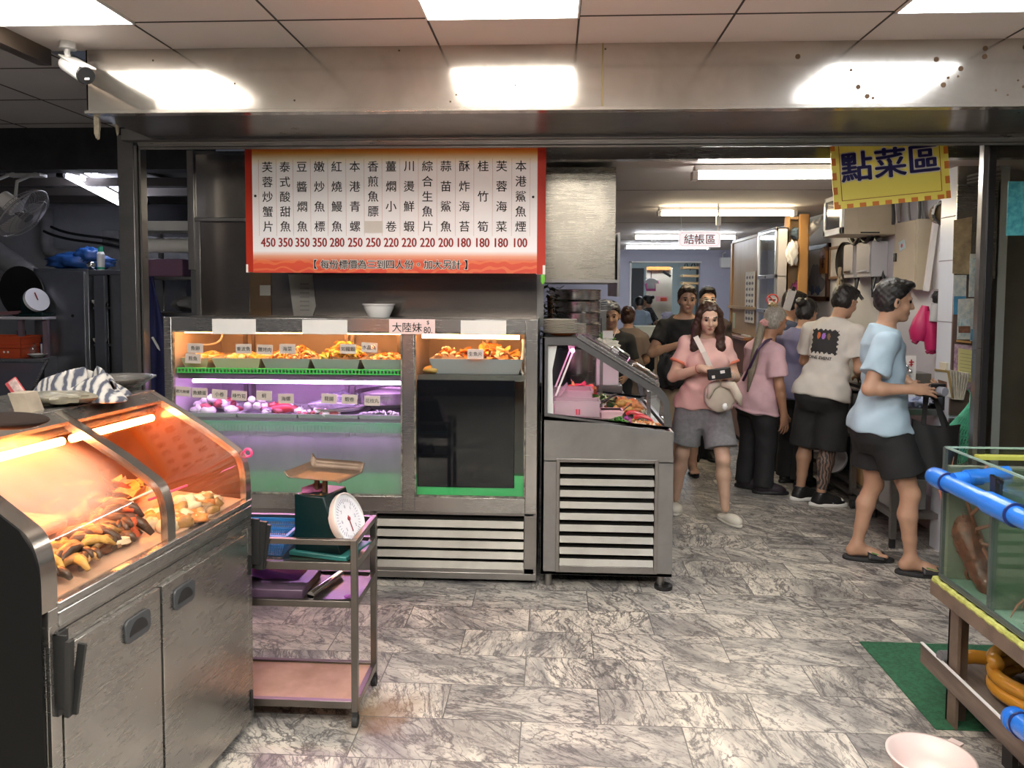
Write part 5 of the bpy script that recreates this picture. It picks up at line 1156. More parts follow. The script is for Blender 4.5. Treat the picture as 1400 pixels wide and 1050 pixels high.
part(cl, 'body', MB().prism([(y, min(z, .78)) for y, z in pf], 'x', -4.6, -3.42), KS)
sl2 = MB().add([V(-4.6, 5.32, 1.115), V(-3.64, 5.32, 1.115), V(-3.36, 4.62, .80), V(-4.6, 4.62, .80)], [(0, 3, 2, 1)]).add([V(-4.6, 5.33, 1.10), V(-3.64, 5.33, 1.10), V(-3.36, 4.63, .785), V(-4.6, 4.63, .785)], [(0, 1, 2, 3)])
part(cl, 'sloping_glass', sl2, M('dark_glass_face', (.10, .105, .125), .22, .3, spec=.8), smooth=False)
part(cl, 'edge_trim', MB().bar((-3.64, 5.32, 1.118), (-3.36, 4.62, .803), .014, .008).bar((-4.6, 5.32, 1.118), (-3.64, 5.32, 1.118), .05, .02), ST)
wk = V((-4.01, 5.5, 1.538))
t = thing('black_wok', 'black wok standing on edge on the white topped shelf', 'wok', (wk[0], 5.6, 1.425))
part(t, 'bowl', MB().lathe([(.20, 0), (.205, .004), (.17, .055), (.09, .09), (.001, .10)], (wk[0]-.02, 5.62, 1.60), 32, (.15, .95, .1)).lathe([(.198, 0), (.165, .05), (.085, .085), (.001, .094)], (wk[0]-.02, 5.62, 1.60), 32, (.15, .95, .1)), M('seasoned_iron', (.012, .012, .013), .35))
part(t, 'handle', MB().bar((wk[0]+.1, 5.62, 1.46), (wk[0]-.25, 5.5, 1.44), .02, .025), M('reddish_handle', (.15, .06, .07), .5))
dc2 = V((-3.829, 5.5, 1.55))
t = thing('kitchen_scale', 'spring scale with a big white dial on the white topped shelf', 'scale', (dc2[0], 5.55, 1.425))
dn2 = unit(V(.85, -.35, .38))
part(t, 'body', MB().box(dc2[0]-.15, dc2[0]-.0, 5.53, 5.66, 1.425, 1.58).box(dc2[0]-.12, dc2[0]+.07, 5.46, 5.64, 1.425, 1.455), DG2, bev=.01)
part(t, 'dial', MB().cyl(dc2-dn2*.015, dc2+dn2*.012, .09, n=32), M('dial_white', (.72, .72, .76), .4))
part(t, 'needle', MB().bar(dc2+dn2*.014+V(-.015, -.01, .05), dc2+dn2*.014+V(.01, .01, -.04), .008, .002, up=dn2), MATS['dial_needle'])
a, b2 = V((-4.045, 5.4, 1.277)), V((-3.839, 5.4, 1.139))
t = thing('red_crate', 'red plastic crate on the kitchen counter below the wok', 'crate', (-4.1, 5.45, 1.126))
RC = M('red_plastic', (.50, .07, .02), .4)
m = MB()
for z0, z1, o in ((1.126, 1.20, .015), (1.20, 1.222, 0), (1.222, 1.27, .008), (1.27, 1.285, 0)):
    X0, X1, Y0_, Y1_ = -4.35+o, b2[0]-.02-o, 5.36+o, 5.6-o
    m.box(X0, X1, Y0_, Y0_+.006, z0, z1).box(X0, X1, Y1_-.006, Y1_, z0, z1).box(X0, X0+.006, Y0_, Y1_, z0, z1).box(X1-.006, X1, Y0_, Y1_, z0, z1)
m.box(-4.33, b2[0]-.04, 5.38, 5.58, 1.126, 1.132)
part(t, 'crate', m, RC, bev=.002)
part(t, 'hole', MB().cyl((b2[0]-.13, 5.374, 1.17), (b2[0]-.13, 5.3745, 1.17), .008, n=8).cyl((b2[0]-.16, 5.374, 1.17), (b2[0]-.16, 5.3745, 1.17), .008, n=8), PAPER)
q = V((-4.102, 5.6, 1.282)); solo('steel_tin', MB().cyl((q[0], 5.70, 1.126), (q[0], 5.70, 1.31), .035, n=16), ST, 'steel tin behind the red crate', 'tin')
q = V((-3.844, 5.55, 1.259)); t = thing('mug', 'dark blue mug with pale stripe on the kitchen counter', 'mug', (q[0], 5.6, 1.126))
part(t, 'cup', MB().lathe([(.036, 1.126), (.040, 1.23), (.037, 1.228), (.033, 1.13), (.001, 1.13)], (q[0], 5.6, 0), 18), M('dark_blue_glaze', (.03, .035, .12), .3)); part(t, 'stripe', MB().box(q[0]-.005, q[0]+.006, 5.5585, 5.561, 1.13, 1.22), WHITEP)
q = V((-3.8, 5.45, 1.195)); solo('small_dish', MB().lathe([(.03, 1.126), (.062, 1.15), (.065, 1.153), (.03, 1.132), (.001, 1.132)], (q[0], 5.45, 0), 20), WHITEP, 'small white dish next to the red crate', 'dish')
solo('glass_jar', MB().blob((V((-3.878, 5.5, 1.245))[0], 5.5, 1.18), (.035, .035, .05), 3, .1, 10), glass('jar_glass', (.8, .85, .88), .05, 1.2, fog=.25), 'clear jar between the red crate and the blue mug', 'jar')
# fan on the ceiling bracket
fc = V((-3.56, 5, 2.134)); fn_ = unit(V(.75, .12, -.65))
fan = thing('wall_fan', 'grey caged fan tilted down from a bracket on the kitchen roof', 'fan', fc)
X_, Y_, _ = basis(fn_)
FR = .20; GR = M('dusty_grey_wire', (.32, .32, .34), .5, .3)
def fpt(a, r, h): return fc+(X_*math.cos(a)+Y_*math.sin(a))*r+fn_*h
m = MB()
for h, s in ((.045, 1), (-.045, -1)):
    for k in range(56):
        a = 2*PI*k/56; m.tube([fpt(a, .04, h*1.15), fpt(a+.08, .12, h*1.1), fpt(a+.12, FR*.93, h*.7), fpt(a+.12, FR, 0)], .0013, 4)
    for r_ in (.10, .15): m.tube([fpt(2*PI*k/40, r_, h*1.1) for k in range(40)], .0018, 5, True)
m.tube([fpt(2*PI*k/48, FR, 0) for k in range(48)], .006, 6, True)
part(fan, 'cage', m, GR)
bl = MB()
for k in range(3):
    a0 = 2*PI*k/3; bl.grid(lambda s, t, a0=a0: fpt(a0+1.25*(t-.1)*(.5+.5*s), .03+.135*s, -.015+.035*t), 8, 6)
b_ = part(fan, 'blade', bl, M('pale_grey_blade', (.45, .45, .47), .4), smooth=True)
part(fan, 'hub', MB().cyl(fc-fn_*.03, fc+fn_*.05, .035, n=18), M('dark_hub', (.1, .1, .105), .4))
part(fan, 'motor', MB().cyl(fc-fn_*.05, fc-fn_*.17, .065, .05, n=20), WHITEP, bev=.006)
bp = fc-fn_*.14
top_ = V(fc[0]-.06, fc[1]+.12, 2.42)
part(fan, 'bracket', MB().tube([bp+V(-.07, 0, .02), bp+V(-.085, 0, .12), top_+V(-.08, 0, 0)], .011).tube([bp+V(.07, 0, .02), bp+V(.085, 0, .12), top_+V(.08, 0, 0)], .011).box(top_[0]-.11, top_[0]+.13, top_[1]-.04, top_[1]+.04, 2.395, 2.415), M('fan_bracket_grey', (.5, .5, .48), .4))
# pipes on the back wall
PVC = M('grey_drain_pipe', (.38, .38, .39), .5, noise=(5, .3))
t = thing('drain_pipe', 'grey drain pipe bending along the kitchen wall above the cupboard', 'pipe', (-4.478, 6.7, 2.061))
part(t, 'pipe', MB().tube([(-4.707, 6.94, 2.38), (-4.716, 6.94, 2.076), (-4.698, 6.94, 1.988), (-4.607, 6.94, 1.961), (-4.411, 6.94, 1.941)], .055, 14), PVC, smooth=True)
solo('sloping_duct', MB().tube([(-4.886, 6.3, 2.046), (-4.221, 6, 1.732)], .09, 14).tube([(-4.895, 6.3, 1.786), (-4.327, 6, 1.649)], .05, 12), PVC, 'fat grey pipe sloping down to the large cupboard', 'pipe')
solo('cable_bundle', MB().tube(bez((-4.307, 6.4, 2.165), (-4.051, 6.3, 2.065), (-3.736, 6.2, 2.076), (-3.55, 6.2, 2.028), 14), .012, 6).tube(bez((-4.373, 6.4, 2.128), (-4.116, 6.3, 2.022), (-3.737, 6.2, 2.028), (-3.551, 6.2, 1.98), 14), .012, 6), BLACK, 'dark cables sagging under the kitchen roof', 'cable')
solo('steel_board', MB().box(*[-3.75, -2.9], 6.22, 6.26, 1.777, 2.12), M('grimy_board', (.13, .13, .13), .6, noise=(6, .5)), 'grimy grey board standing behind the spray can', 'board')
# behind the post: apron, shelf, boxes
AP = M('navy_apron_cloth', (.02, .025, .12), .7, noise=(4, .3))
def apr(s, t):
    z = 1.72-.98*t; w = .05+.13*min(1, t*1.6)
    return V(-2.79+w*(s-.5)*2*.9, 5.18+.03*math.sin(11*s+3*t)+.02*math.sin(5*s), z)
ap = thing('navy_apron', 'navy apron hanging on the shelf frame behind the post', 'apron', (-2.79, 5.18, .74))
o = part(ap, 'cloth', MB().grid(apr, 26, 22), AP, smooth=True); sdm = o.modifiers.new('thickness', 'SOLIDIFY'); sdm.thickness = .006
part(ap, 'string', MB().tube([(-2.80, 5.17, 1.72), (-2.82, 5.19, 1.82), (-2.84, 5.2, 1.90)], .005).tube([(-2.77, 5.16, 1.3), (-2.72, 5.14, 1.23), (-2.67, 5.14, 1.18)], .008), WHITEP)
sk = thing('storage_rack', 'storage rack in the dark gap between post and fridge', 'rack', (-2.75, 5.5, 0))
for x in (-2.95, -2.50): part(sk, 'upright', MB().box(x, x+.03, 5.25, 5.28, 0, 2.1).box(x, x+.03, 5.6, 5.63, 0, 2.1), STF)
for z in (1.15, 1.45, 1.70, 2.02): part(sk, 'shelf', MB().box(-2.95, -2.47, 5.25, 5.63, z, z+.02), STF)
solo('white_carton', MB().box(-2.88, -2.53, 5.27, 5.5, 2.041, 2.11), WHITE, 'long white carton on the top of the storage rack', 'carton', bev=.003)
solo('paper_roll', MB().cyl((-2.90, 5.30, 1.94), (-2.52, 5.30, 1.94), .05, n=20), WHITEP, 'white paper roll under the top shelf of the storage rack', 'roll')
solo('mauve_box', MB().box(-2.86, -2.60, 5.27, 5.45, 1.721, 1.845), M('mauve_plastic', (.20, .10, .17), .5), 'mauve box on the storage rack above the apron', 'box', bev=.006)
solo('red_cloth', MB().blob((-2.87, 5.22, 1.45), (.035, .03, .18), 4, .15, 12), M('dark_red_cloth', (.18, .02, .03), .8), 'dark red cloth hanging beside the navy apron', 'cloth')
for k, (x, z) in enumerate(((-2.63, 1.50), (-2.62, 1.20))): solo('folded_bag', MB().blob((x, 5.40, z+.03), (.11, .09, .05), k+4, .2, 12), M('grey_sack', (.18, .18, .19), .8), ('grey folded sack on the middle of the storage rack', 'grey folded sack on the lower shelf of the storage rack')[k], 'sack')
# ================================================================ right hand side of the hall
XW = 2.6
WD = M('light_wood_veneer', (.50, .34, .19), .5, noise=(2, .15), scale=(6, 6, .6)); WDO = M('orange_wood_edge', (.48, .26, .09), .5); RW = M('red_brown_counter', (.24, .085, .035), .45, noise=(3, .25))
ct = thing('cash_counter', 'red brown wooden cash counter below the wood cabinet', 'counter', (2.2, 8.8, 0))
part(ct, 'body', MB().box(2.03, 2.55, 8.22, 9.28, .06, 1.13), RW, bev=.004)
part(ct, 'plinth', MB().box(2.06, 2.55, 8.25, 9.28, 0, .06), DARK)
part(ct, 'top', MB().box(1.99, 2.58, 8.19, 9.29, 1.13, 1.16), M('counter_top_wood', (.30, .13, .06), .35), bev=.003)
solo('papers', MB().box(2.07, 2.30, 8.3, 8.6, 1.161, 1.175), PAPER, 'sheaf of papers lying on the cash counter', 'papers')
wc = thing('wood_cabinet', 'tall light wood cabinet standing over the cash counter', 'cabinet', (2.3, 8.4, 0))
part(wc, 'panel', MB().box(2.10, 2.13, 7.95, 9.25, 1.17, 2.22).box(2.10, 2.55, 9.22, 9.25, 1.17, 2.22), WD)
part(wc, 'edge', MB().box(2.085, 2.105, 9.18, 9.25, 1.17, 2.24).box(2.085, 2.105, 7.95, 9.25, 2.21, 2.24), WDO)
part(wc, 'ledge', MB().box(2.06, 2.12, 7.95, 9.26, 1.455, 1.485), WD)
part(wc, 'note', MB().box(2.096, 2.10, 9.02, 9.12, 1.22, 1.40), M('pale_green_note', (.55, .62, .45), .8))
# hanging printed sheet
a, b = V((2.085, 8.503, 1.857)), V((2.085, 8.12, 1.315))
hsx = thing('printed_sheet', 'long white sheet of small drawings hung on the wood cabinet', 'sheet', (2.085, a[1], b[2]))
ys = sorted((a[1], b[1]))
part(hsx, 'sheet', MB().box(2.08, 2.084, ys[0], ys[1], b[2], a[2]), PAPER)
rs = random.Random(5); m = MB()
for k in range(8):
    for j in range(3):
        y = ys[0]+(ys[1]-ys[0])*(.2+.3*j); z = b[2]+(a[2]-b[2])*(.08+.115*k); m.blob((2.079, y, z), (.001, .035+.01*rs.random(), .016), k*3+j, .3, 6)
part(hsx, 'drawing', m, M('grey_print', (.20, .20, .24), .7))
# glass showcase with doors toward the room
gc = thing('glass_showcase', 'tall aluminium framed glass cupboard beside the hanging sheet', 'showcase', (2.3, 7.6, 1.1))
y0, y1, zt = 7.28, 7.92, 2.235
AL = M('aluminium', (.60, .60, .62), .3, .9)
m = MB()
for y in (y0, y1-.03): m.box(2.05, 2.075, y, y+.03, 1.16, zt)
for z in (1.16, 1.44, 1.77, zt-.03): m.box(2.05, 2.075, y0, y1, z, z+.035)
part(gc, 'frame', m, AL, bev=.002)
for z0, z1 in ((1.195, 1.44), (1.475, 1.77), (1.805, zt-.03)): part(gc, 'door_glass', MB().box(2.06, 2.064, y0+.03, y1-.03, z0, z1), glass('showcase_glass', (.85, .9, .9), .05, 2.2))
part(gc, 'body', MB().box(2.075, 2.17, y0, y0+.015, 1.16, zt).box(2.155, 2.17, y0, y1, 1.16, zt).box(2.05, 2.17, y0, y1, zt-.01, zt).box(2.05, 2.17, y0, y1, 1.16, 1.17).box(2.07, 2.17, y0, y1, 1.78, 1.79).box(2.07, 2.17, y0, y1, 1.46, 1.47), M('grey_cupboard', (.48, .45, .45), .5))
part(gc, 'knob', MB().cyl((2.045, 7.6, 1.785), (2.05, 7.6, 1.785), .012, n=10).cyl((2.045, 7.6, 1.455), (2.05, 7.6, 1.455), .012, n=10), BLACK)
rs = random.Random(9)
for k in range(7): solo('folder', MB().box(2.08, 2.15, 7.34+.08*k, 7.38+.08*k, 1.172, 1.38+.03*rs.random()), M(('blue_folder', 'white_folder', 'teal_folder')[k % 3], ((.15, .30, .45), (.6, .6, .6), (.2, .42, .42))[k % 3], .6), ('pale blue', 'white', 'teal')[k % 3]+' upright folder behind the lowest showcase glass', 'folder', 'folders in the glass showcase')
for k in range(5): solo('paper_stack', MB().box(2.08, 2.15, 7.35+.11*k, 7.43+.11*k, 1.472, 1.60+.05*rs.random()), M(('yellow_paper', 'white_folder')[k % 2], ((.6, .5, .25), (.6, .6, .6))[k % 2], .7), ('yellow', 'white')[k % 2]+' paper stack behind the middle showcase glass', 'papers', 'paper stacks in the glass showcase')
t = MB()
q = thing('no_smoking_sticker', 'round red no smoking sticker on the end of the showcase', 'sticker', (2.12, 7.275, 1.40))
cq = V((2.031, 7.275, 1.566))
part(q, 'disc', MB().cyl(cq, cq-V(0, .002, 0), .055, n=24), WHITEP)
part(q, 'ring', MB().tube([cq+V(.05*math.cos(x), -.003, .05*math.sin(x)) for x in np.linspace(0, 2*PI, 25)[:-1]], .007, 6, True).bar(cq+V(-.035, -.003, .035), cq+V(.035, -.003, -.035), .004, .012, up=(.7, 0, .7)), M('sticker_red', (.55, .04, .04), .5))
part(q, 'cigarette', MB().box(cq[0]-.03, cq[0]+.03, cq[1]-.0035, cq[1]-.002, cq[2]-.006, cq[2]+.006), INK)
# open shelf
os_ = thing('open_shelf', 'orange wood open shelf crowded with bags beside the showcase', 'shelf', (2.5, 7.5, 1.1))
part(os_, 'side', MB().box(2.175, 2.19, 7.32, 7.44, 1.17, 2.36).box(2.345, 2.365, 7.32, 7.44, 1.17, 2.36), WDO)
a, b = V((2.246, 7.27, 2.242)), V((2.331, 7.27, 1.5))
part(os_, 'front_post', MB().box(a[0]+.02, b[0]+.01, 7.27, 7.31, 0, 2.36), WDO)
for z in (1.55, 1.90, 2.33): part(os_, 'shelf', MB().box(2.19, 2.345, 7.33, 7.44, z-.012, z+.012), WD)
part(os_, 'back', MB().box(2.175, 2.365, 7.44, 7.45, 1.17, 2.34), WD)
def bagm(nm, lab, c, r, seed, col, cat='bag'): return solo(nm, MB().blob(c, r, seed, .22, 12, fq=5), col, lab, cat)
bagm('white_bag', 'white printed bag on the upper board of the orange shelf', (2.275, 7.37, 2.02), (.062, .055, .095), 3, M('pink_print_bag', (.66, .50, .52), .6, noise=(14, .5)))
bagm('white_bag', 'white triangular bag corner sticking out of the shelf towards the room', (2.20, 7.27, 2.00), (.055, .035, .10), 5, PAPER)
bagm('dark_bag', 'dark green pouch between the white bags', (2.245, 7.36, 2.00), (.022, .03, .085), 6, M('dark_green_pouch', (.05, .06, .04), .6))
bagm('blue_plush', 'blue grey soft bundle under the top board of the orange shelf', (2.27, 7.38, 2.19), (.065, .05, .05), 7, M('blue_grey_cloth', (.12, .18, .25), .8))
bagm('magenta_bag', 'magenta bag on the lower board of the orange shelf', (2.285, 7.37, 1.655), (.055, .055, .085), 8, M('magenta_bag', (.42, .05, .22), .5, noise=(20, .5)))
solo('red_box', MB().box(2.195, 2.27, 7.34, 7.43, 1.563, 1.68), M('red_pattern_box', (.36, .08, .09), .6, noise=(25, .5)), 'red patterned box on the lower board of the orange shelf', 'box')
for k in range(4):
    solo('catalogue', MB().bar((2.195+.035*k, 7.24, 1.161), (2.20+.038*k, 7.22, 1.50), .03, .005, up=(0, 1, 0)), M(('pink_cover', 'white_cover', 'mauve_cover')[k % 3], ((.55, .32, .34), (.66, .64, .64), (.40, .26, .34))[k % 3], .6), ('pink', 'white', 'mauve', 'second pink')[k]+' upright catalogue at the foot of the orange shelf', 'catalogue', 'upright catalogues')
a, b = V((2.078, 7, 1.517)), V((2.132, 7, 1.661))
t = thing('clipboard', 'white clipboard sheet leaning behind the dark haired customer', 'clipboard', a)
part(t, 'sheet', MB().bar(a+V(0, 0, -.04), b, .07, .006, up=(0, 1, .2)), PAPER); part(t, 'clip', MB().bar(b+V(.0, -.005, -.01), b+V(.01, -.005, .025), .03, .015, up=(0, 1, .2)), BLACK)
# security camera and cabinet on the wall
t = thing('security_camera', 'white bullet camera mounted near the hall ceiling above the picture', 'camera', (2.55, 7.7, 2.25))
c0, c1 = V((2.42, 7.278, 2.276)), V((2.36, 7.373, 2.197))
part(t, 'housing', MB().cyl(c0, c1, .045, .05, n=16), WHITEP, bev=.005); part(t, 'bracket', MB().tube([c0, c0+V(.06, .05, .06), (2.6, c0[1]+.1, 2.33)], .015), WHITEP)
tv = thing('wall_unit', 'beige wall cabinet with a white framed dark screen on its side', 'cabinet', (2.4, 6.15, 2.1))
xa, ya, yb = 2.185, 5.96, 6.36
part(tv, 'body', MB().box(xa, 2.598, ya, yb, 2.075, 2.385), M('beige_metal', (.50, .43, .32), .5, noise=(4, .12)), bev=.004)
part(tv, 'panel', MB().box(xa+.10, xa+.31, ya-.003, ya, 2.11, 2.37), MATS['beige_metal'])
part(tv, 'slot', MB().box(xa+.12, xa+.26, ya-.004, ya+.001, 2.082, 2.092), INK)
m = MB()
for z0, z1, u0, u1 in ((2.08, 2.13, ya, yb), (2.35, 2.385, ya, yb), (2.08, 2.385, ya, ya+.05), (2.08, 2.385, yb-.04, yb)): m.box(xa-.02, xa, u0, u1, z0, z1)
part(tv, 'screen_frame', m, WHITEP, bev=.003); part(tv, 'screen', MB().box(xa-.012, xa-.002, ya+.05, yb-.04, 2.13, 2.35), M('dark_screen', (.05, .05, .06), .1))
# pictures, clock
def wpic(nm, label, pl, W, fm, im, extra=None):
    (ya, yb, z0, z1) = pl; t = thing(nm, label, 'picture', (2.57, (ya+yb)/2, z0)); m = MB()
    for u0, u1, v0, v1 in ((ya, yb, z0, z0+W), (ya, yb, z1-W, z1), (ya, ya+W, z0, z1), (yb-W, yb, z0, z1)): m.box(2.565, 2.597, u0, u1, v0, v1)
    part(t, 'frame', m, fm, bev=.003); part(t, 'image', MB().box(2.575, 2.58, ya+W, yb-W, z0+W, z1-W), im)
    return t
FRD = M('dark_wood_frame', (.08, .035, .025), .4)
p = wpic('framed_picture', 'dark framed pale painting hung next to the orange shelf', (7.40, 8.10, 1.555, 2.105), .045, FRD, M('pale_painting', (.82, .80, .76), .6, noise=(3, .2)))
part(p, 'mountain', MB().blob((2.574, 7.75, 1.78), (.003, .17, .13), 4, .15, 12).blob((2.574, 7.72, 1.72), (.003, .22, .08), 7, .2, 12), M('grey_wash', (.36, .36, .40), .7, noise=(10, .3)))
part(p, 'blue_figure', MB().blob((2.5725, 7.66, 1.66), (.003, .07, .045), 3, .3, 10).blob((2.5725, 7.82, 1.665), (.003, .045, .05), 5, .3, 10), M('blue_wash', (.12, .17, .32), .7))
t = thing('wood_plaque', 'small brown house shaped plaque hanging over the dark frame', 'plaque', (2.55, 7.5, 1.85))
cy = (2.56, 7.464, 1.914)[1]; zz = (2.56, 7.465, 1.928)[2]
part(t, 'board', MB().prism([(cy-.09, zz-.11), (cy+.09, zz-.11), (cy+.09, zz+.09), (cy, zz+.14), (cy-.09, zz+.09)], 'x', 2.545, 2.56), M('plaque_wood', (.30, .13, .04), .5))
part(t, 'character', text(MB(), '吉', (2.543, cy, zz+.03), (0, -1, 0), (0, 0, 1), .07, .02).join(text(MB(), '安', (2.543, cy, zz-.05), (0, -1, 0), (0, 0, 1), .07, .02)), M('dark_carving', (.08, .03, .02), .6)) if False else part(t, 'carving', MB().box(2.543, 2.545, cy-.02, cy+.02, zz-.06, zz+.06).box(2.543, 2.545, cy-.05, cy+.05, zz+.02, zz+.035).box(2.543, 2.545, cy-.04, cy+.04, zz-.03, zz-.015), M('dark_carving', (.08, .03, .02), .6))
p = wpic('framed_picture', 'narrow framed print partly behind the round clock', (7.08, 7.36, 1.76, 2.06), .025, M('brown_thin_frame', (.22, .14, .09), .4), M('grey_print_art', (.55, .54, .56), .6, noise=(7, .4)))
ck = thing('wall_clock', 'round black rimmed wall clock beside the beige cabinet', 'clock', (2.56, 6.97, 1.73))
cc = V(2.575, 6.96, 1.908)
part(ck, 'rim', MB().lathe([(.165, -.02), (.175, 0), (.175, .03), (.165, .035), (.158, .02)], cc, 40, (-1, 0, 0)), BLACK)
part(ck, 'dial', MB().cyl(cc, cc+V(-.012, 0, 0), .16, n=40), M('clock_white', (.70, .69, .66), .5))
m = MB()
for k in range(12):
    a = 2*PI*k/12; text(m, str(k or 12), cc+V(-.0135, -.125*math.sin(a), .125*math.cos(a)), (0, -1, 0), (0, 0, 1), .045, .01)
part(ck, 'numeral', m, INK)
part(ck, 'hand', MB().bar(cc+V(-.014, 0, 0), cc+V(-.014, .055, -.05), .002, .010, up=(0, .7, .7)).bar(cc+V(-.015, 0, 0), cc+V(-.015, -.02, -.11), .002, .007, up=(0, 1, 0)), INK)
t = thing('hanging_charm', 'greyish tassel hanging below the clock rim', 'charm', (2.54, 7.15, 1.72)); q = V((2.55, 7.016, 1.78))
part(t, 'tassel', MB().blob(q+V(0, 0, .03), (.02, .03, .05), 2, .3, 8).blob(q+V(0, .0, -.05), (.02, .04, .05), 4, .4, 8), M('greyish_brown_cord', (.28, .24, .20), .8))
# switch boxes and breaker box
for (yy0, yy1, lab) in ((6.50, 6.72, 'grey meter box with a raised lid beside the clock'), (6.16, 6.44, 'grey meter box nearer the beige breaker box')):
    t = thing('meter_box', lab, 'meter box', (2.5, (yy0+yy1)/2, 1.75))
    part(t, 'box', MB().box(2.47, 2.598, yy0, yy1, 1.76, 2.04), M('grey_box', (.52, .52, .55), .4), bev=.006)
    part(t, 'lid', MB().box(2.46, 2.47, yy0+.01, yy1-.01, 1.79, 2.03), M('silver_lid', (.58, .58, .60), .3, .5), bev=.003)
    part(t, 'latch', MB().box(2.45, 2.46, yy0+.03, yy1-.05, 1.80, 1.815), CHROME)
    part(t, 'cable', MB().tube([(2.52, yy0+.04, 1.76), (2.50, yy0+.03, 1.66), (2.54, yy0-.02, 1.58)], .014).tube([(2.52, yy0+.09, 1.76), (2.53, yy0+.1, 1.60)], .01), BLACK)
q = V((2.57, 6.174, 1.722)); solo('handset', MB().blob(q, (.02, .03, .09), 3, .2, 10).tube([q+V(0, 0, .08), q+V(-.02, .02, .14), q+V(0, .04, .17)], .008), BLACK, 'black handset hanging between the grey meter boxes', 'handset')
bb = thing('breaker_box', 'tall beige metal breaker box with a sticker on its door', 'breaker box', (2.53, 5.6, 1.64))
yn, xf = 5.44, 2.475
yf = (2.475, 5.772, 1.902)[1]
part(bb, 'box', MB().box(xf+.012, 2.598, yn, yf, 1.655, 2.14), M('beige_metal', (.50, .43, .32), .5), bev=.004)
part(bb, 'door', MB().box(xf, xf+.012, yn+.004, yf-.004, 1.66, 2.135), MATS['beige_metal'], bev=.002)
part(bb, 'lock', MB().box(xf-.012, xf, yf-.05, yf-.02, 1.86, 1.92), BLACK)
cy = (2.474, 5.644, 1.963)[1]; zz = (2.474, 5.644, 1.969)[2]
part(bb, 'sticker', MB().prism([(cy-.055, zz-.02), (cy-.03, zz+.045), (cy+.055, zz+.025), (cy+.03, zz-.04)], 'x', xf-.002, xf), M('sticker_blue', (.45, .60, .66), .5))
part(bb, 'sticker_mark', MB().cyl((xf-.0022, cy, zz), (xf-.003, cy, zz), .015, n=12), MATS['sticker_red'])
solo('cable_trunking', MB().bar((2.528, 5.38, 1.645), (2.575, 5.38, 2.115), .03, .03, up=(1, 0, 0)), WHITEP, 'white cable trunking slanting along the breaker box end', 'trunking')
CB = M('grey_cable', (.20, .20, .20), .5); CBD = M('dark_cable', (.05, .05, .05), .5); CBW = M('white_cable', (.55, .55, .54), .5)
CBS = []
class CM:
    def __init__(s, nm, mt): s.nm = nm; s.mt = mt
    def tube(s, *a): CBS.append((s.nm, s.mt, MB().tube(*a))); return s
m, m2, m3 = CM('grey_cable', CB), CM('dark_cable', CBD), CM('pale_cable', CBW); rs = random.Random(4)
for k in range(16):
    px = 1195+rs.uniform(0, 75)
    x = 2.55+rs.uniform(-.03, .02); y = 5.5+.9*rs.random(); top = V(x, y, 2.39); bot = V(x+.01, y-.1*rs.random(), 2.16-.08*rs.random())
    (m, m2, m3)[k % 3].tube(bez(top, lerp(top, bot, .3)+V(0, .04*rs.uniform(-1, 1), 0), lerp(top, bot, .7)+V(0, .05*rs.uniform(-1, 1), 0), bot, 8), rs.uniform(.006, .013), 7)
jc = V((2.519, 5.2, 2.151))
for k in range(9):
    a = rs.uniform(0, 6); (m, m2, m3)[k % 3].tube([jc+V(.06*math.cos(a+t*.8)*(1+.3*k/9), -.02-.004*k, .075*math.sin(a+t*.8)) for t in range(6)], .008, 7)
for k in range(6): (m, m2)[k % 2].tube(bez(jc+V(.03, 0, .03), V(2.40, 5.0, 2.30), V(2.40, 4.80, 2.33-.012*k), V(2.66, 4.79, 2.37-.012*k), 12), .009, 7)
m3.tube([jc+V(.02, 0, -.07), jc+V(.02, 0, -.16), jc+V(.04, 0, -.16), jc+V(.05, 0, -.02)], .006).tube([jc+V(0, -.01, -.08), jc+V(.0, -.01, -.25)], .006)
cbn = thing('cable_bundle', 'tangle of grey and black cables above the breaker box', 'cables', jc)
for a_ in CBS: part(cbn, a_[0], a_[2], a_[1])
part(cbn, 'junction_box', MB().lathe([(.001, .05), (.06, .045), (.07, 0), (.001, 0)], jc, 12, (-.6, -.7, -.2)), M('rusty_brown_cap', (.16, .11, .06), .6))
solo('cable_roll', MB().tube([V(2.50, 6.62-.04*i, 2.05+.03*math.sin(i*1.3)+.02) for i in range(14)], .02, 8).tube([V(2.46, 6.6-.04*i, 2.06+.03*math.cos(i*1.1)) for i in range(13)], .014, 8), CBD, 'dark cables lying over the tops of the meter boxes', 'cables')
# gloves, bottle on hook
gl = thing('pink_gloves', 'crimson rubber gloves hanging from the wall hook', 'gloves', (2.5, 5.2, 1.3))
GM = M('crimson_rubber', (.40, .01, .09), .45)
a, b = V((2.442, 5.2, 1.548)), V((2.408, 5.2, 1.317))
part(gl, 'glove', MB().tube([a, lerp(a, b, .4), lerp(a, b, .75), b], [.022, .055, .07, .05], 12).tube([lerp(a, b, .8), b+V(-.03, 0, -.015)], [.03, .02], 8), GM)
a, b = V((2.452, 5.15, 1.516)), V((2.47, 5.15, 1.263))
part(gl, 'glove', MB().tube([a, lerp(a, b, .35), lerp(a, b, .7), b], [.025, .04, .045, .04], 12).tube([lerp(a, b, .75), lerp(a, b, .9)+V(.05, 0, .03)], [.025, .012], 8).tube([b, b+V(-.035, 0, -.02)], [.02, .012], 8).tube([b, b+V(.0, 0, -.03)], [.02, .012], 8).tube([b, b+V(.025, 0, -.02)], [.018, .011], 8), GM)
a, b = V((2.473, 5.12, 1.564)), V((2.464, 5.12, 1.446))
t = thing('grey_thermos', 'grey bottle with a black strap beside the crimson gloves', 'bottle', b)
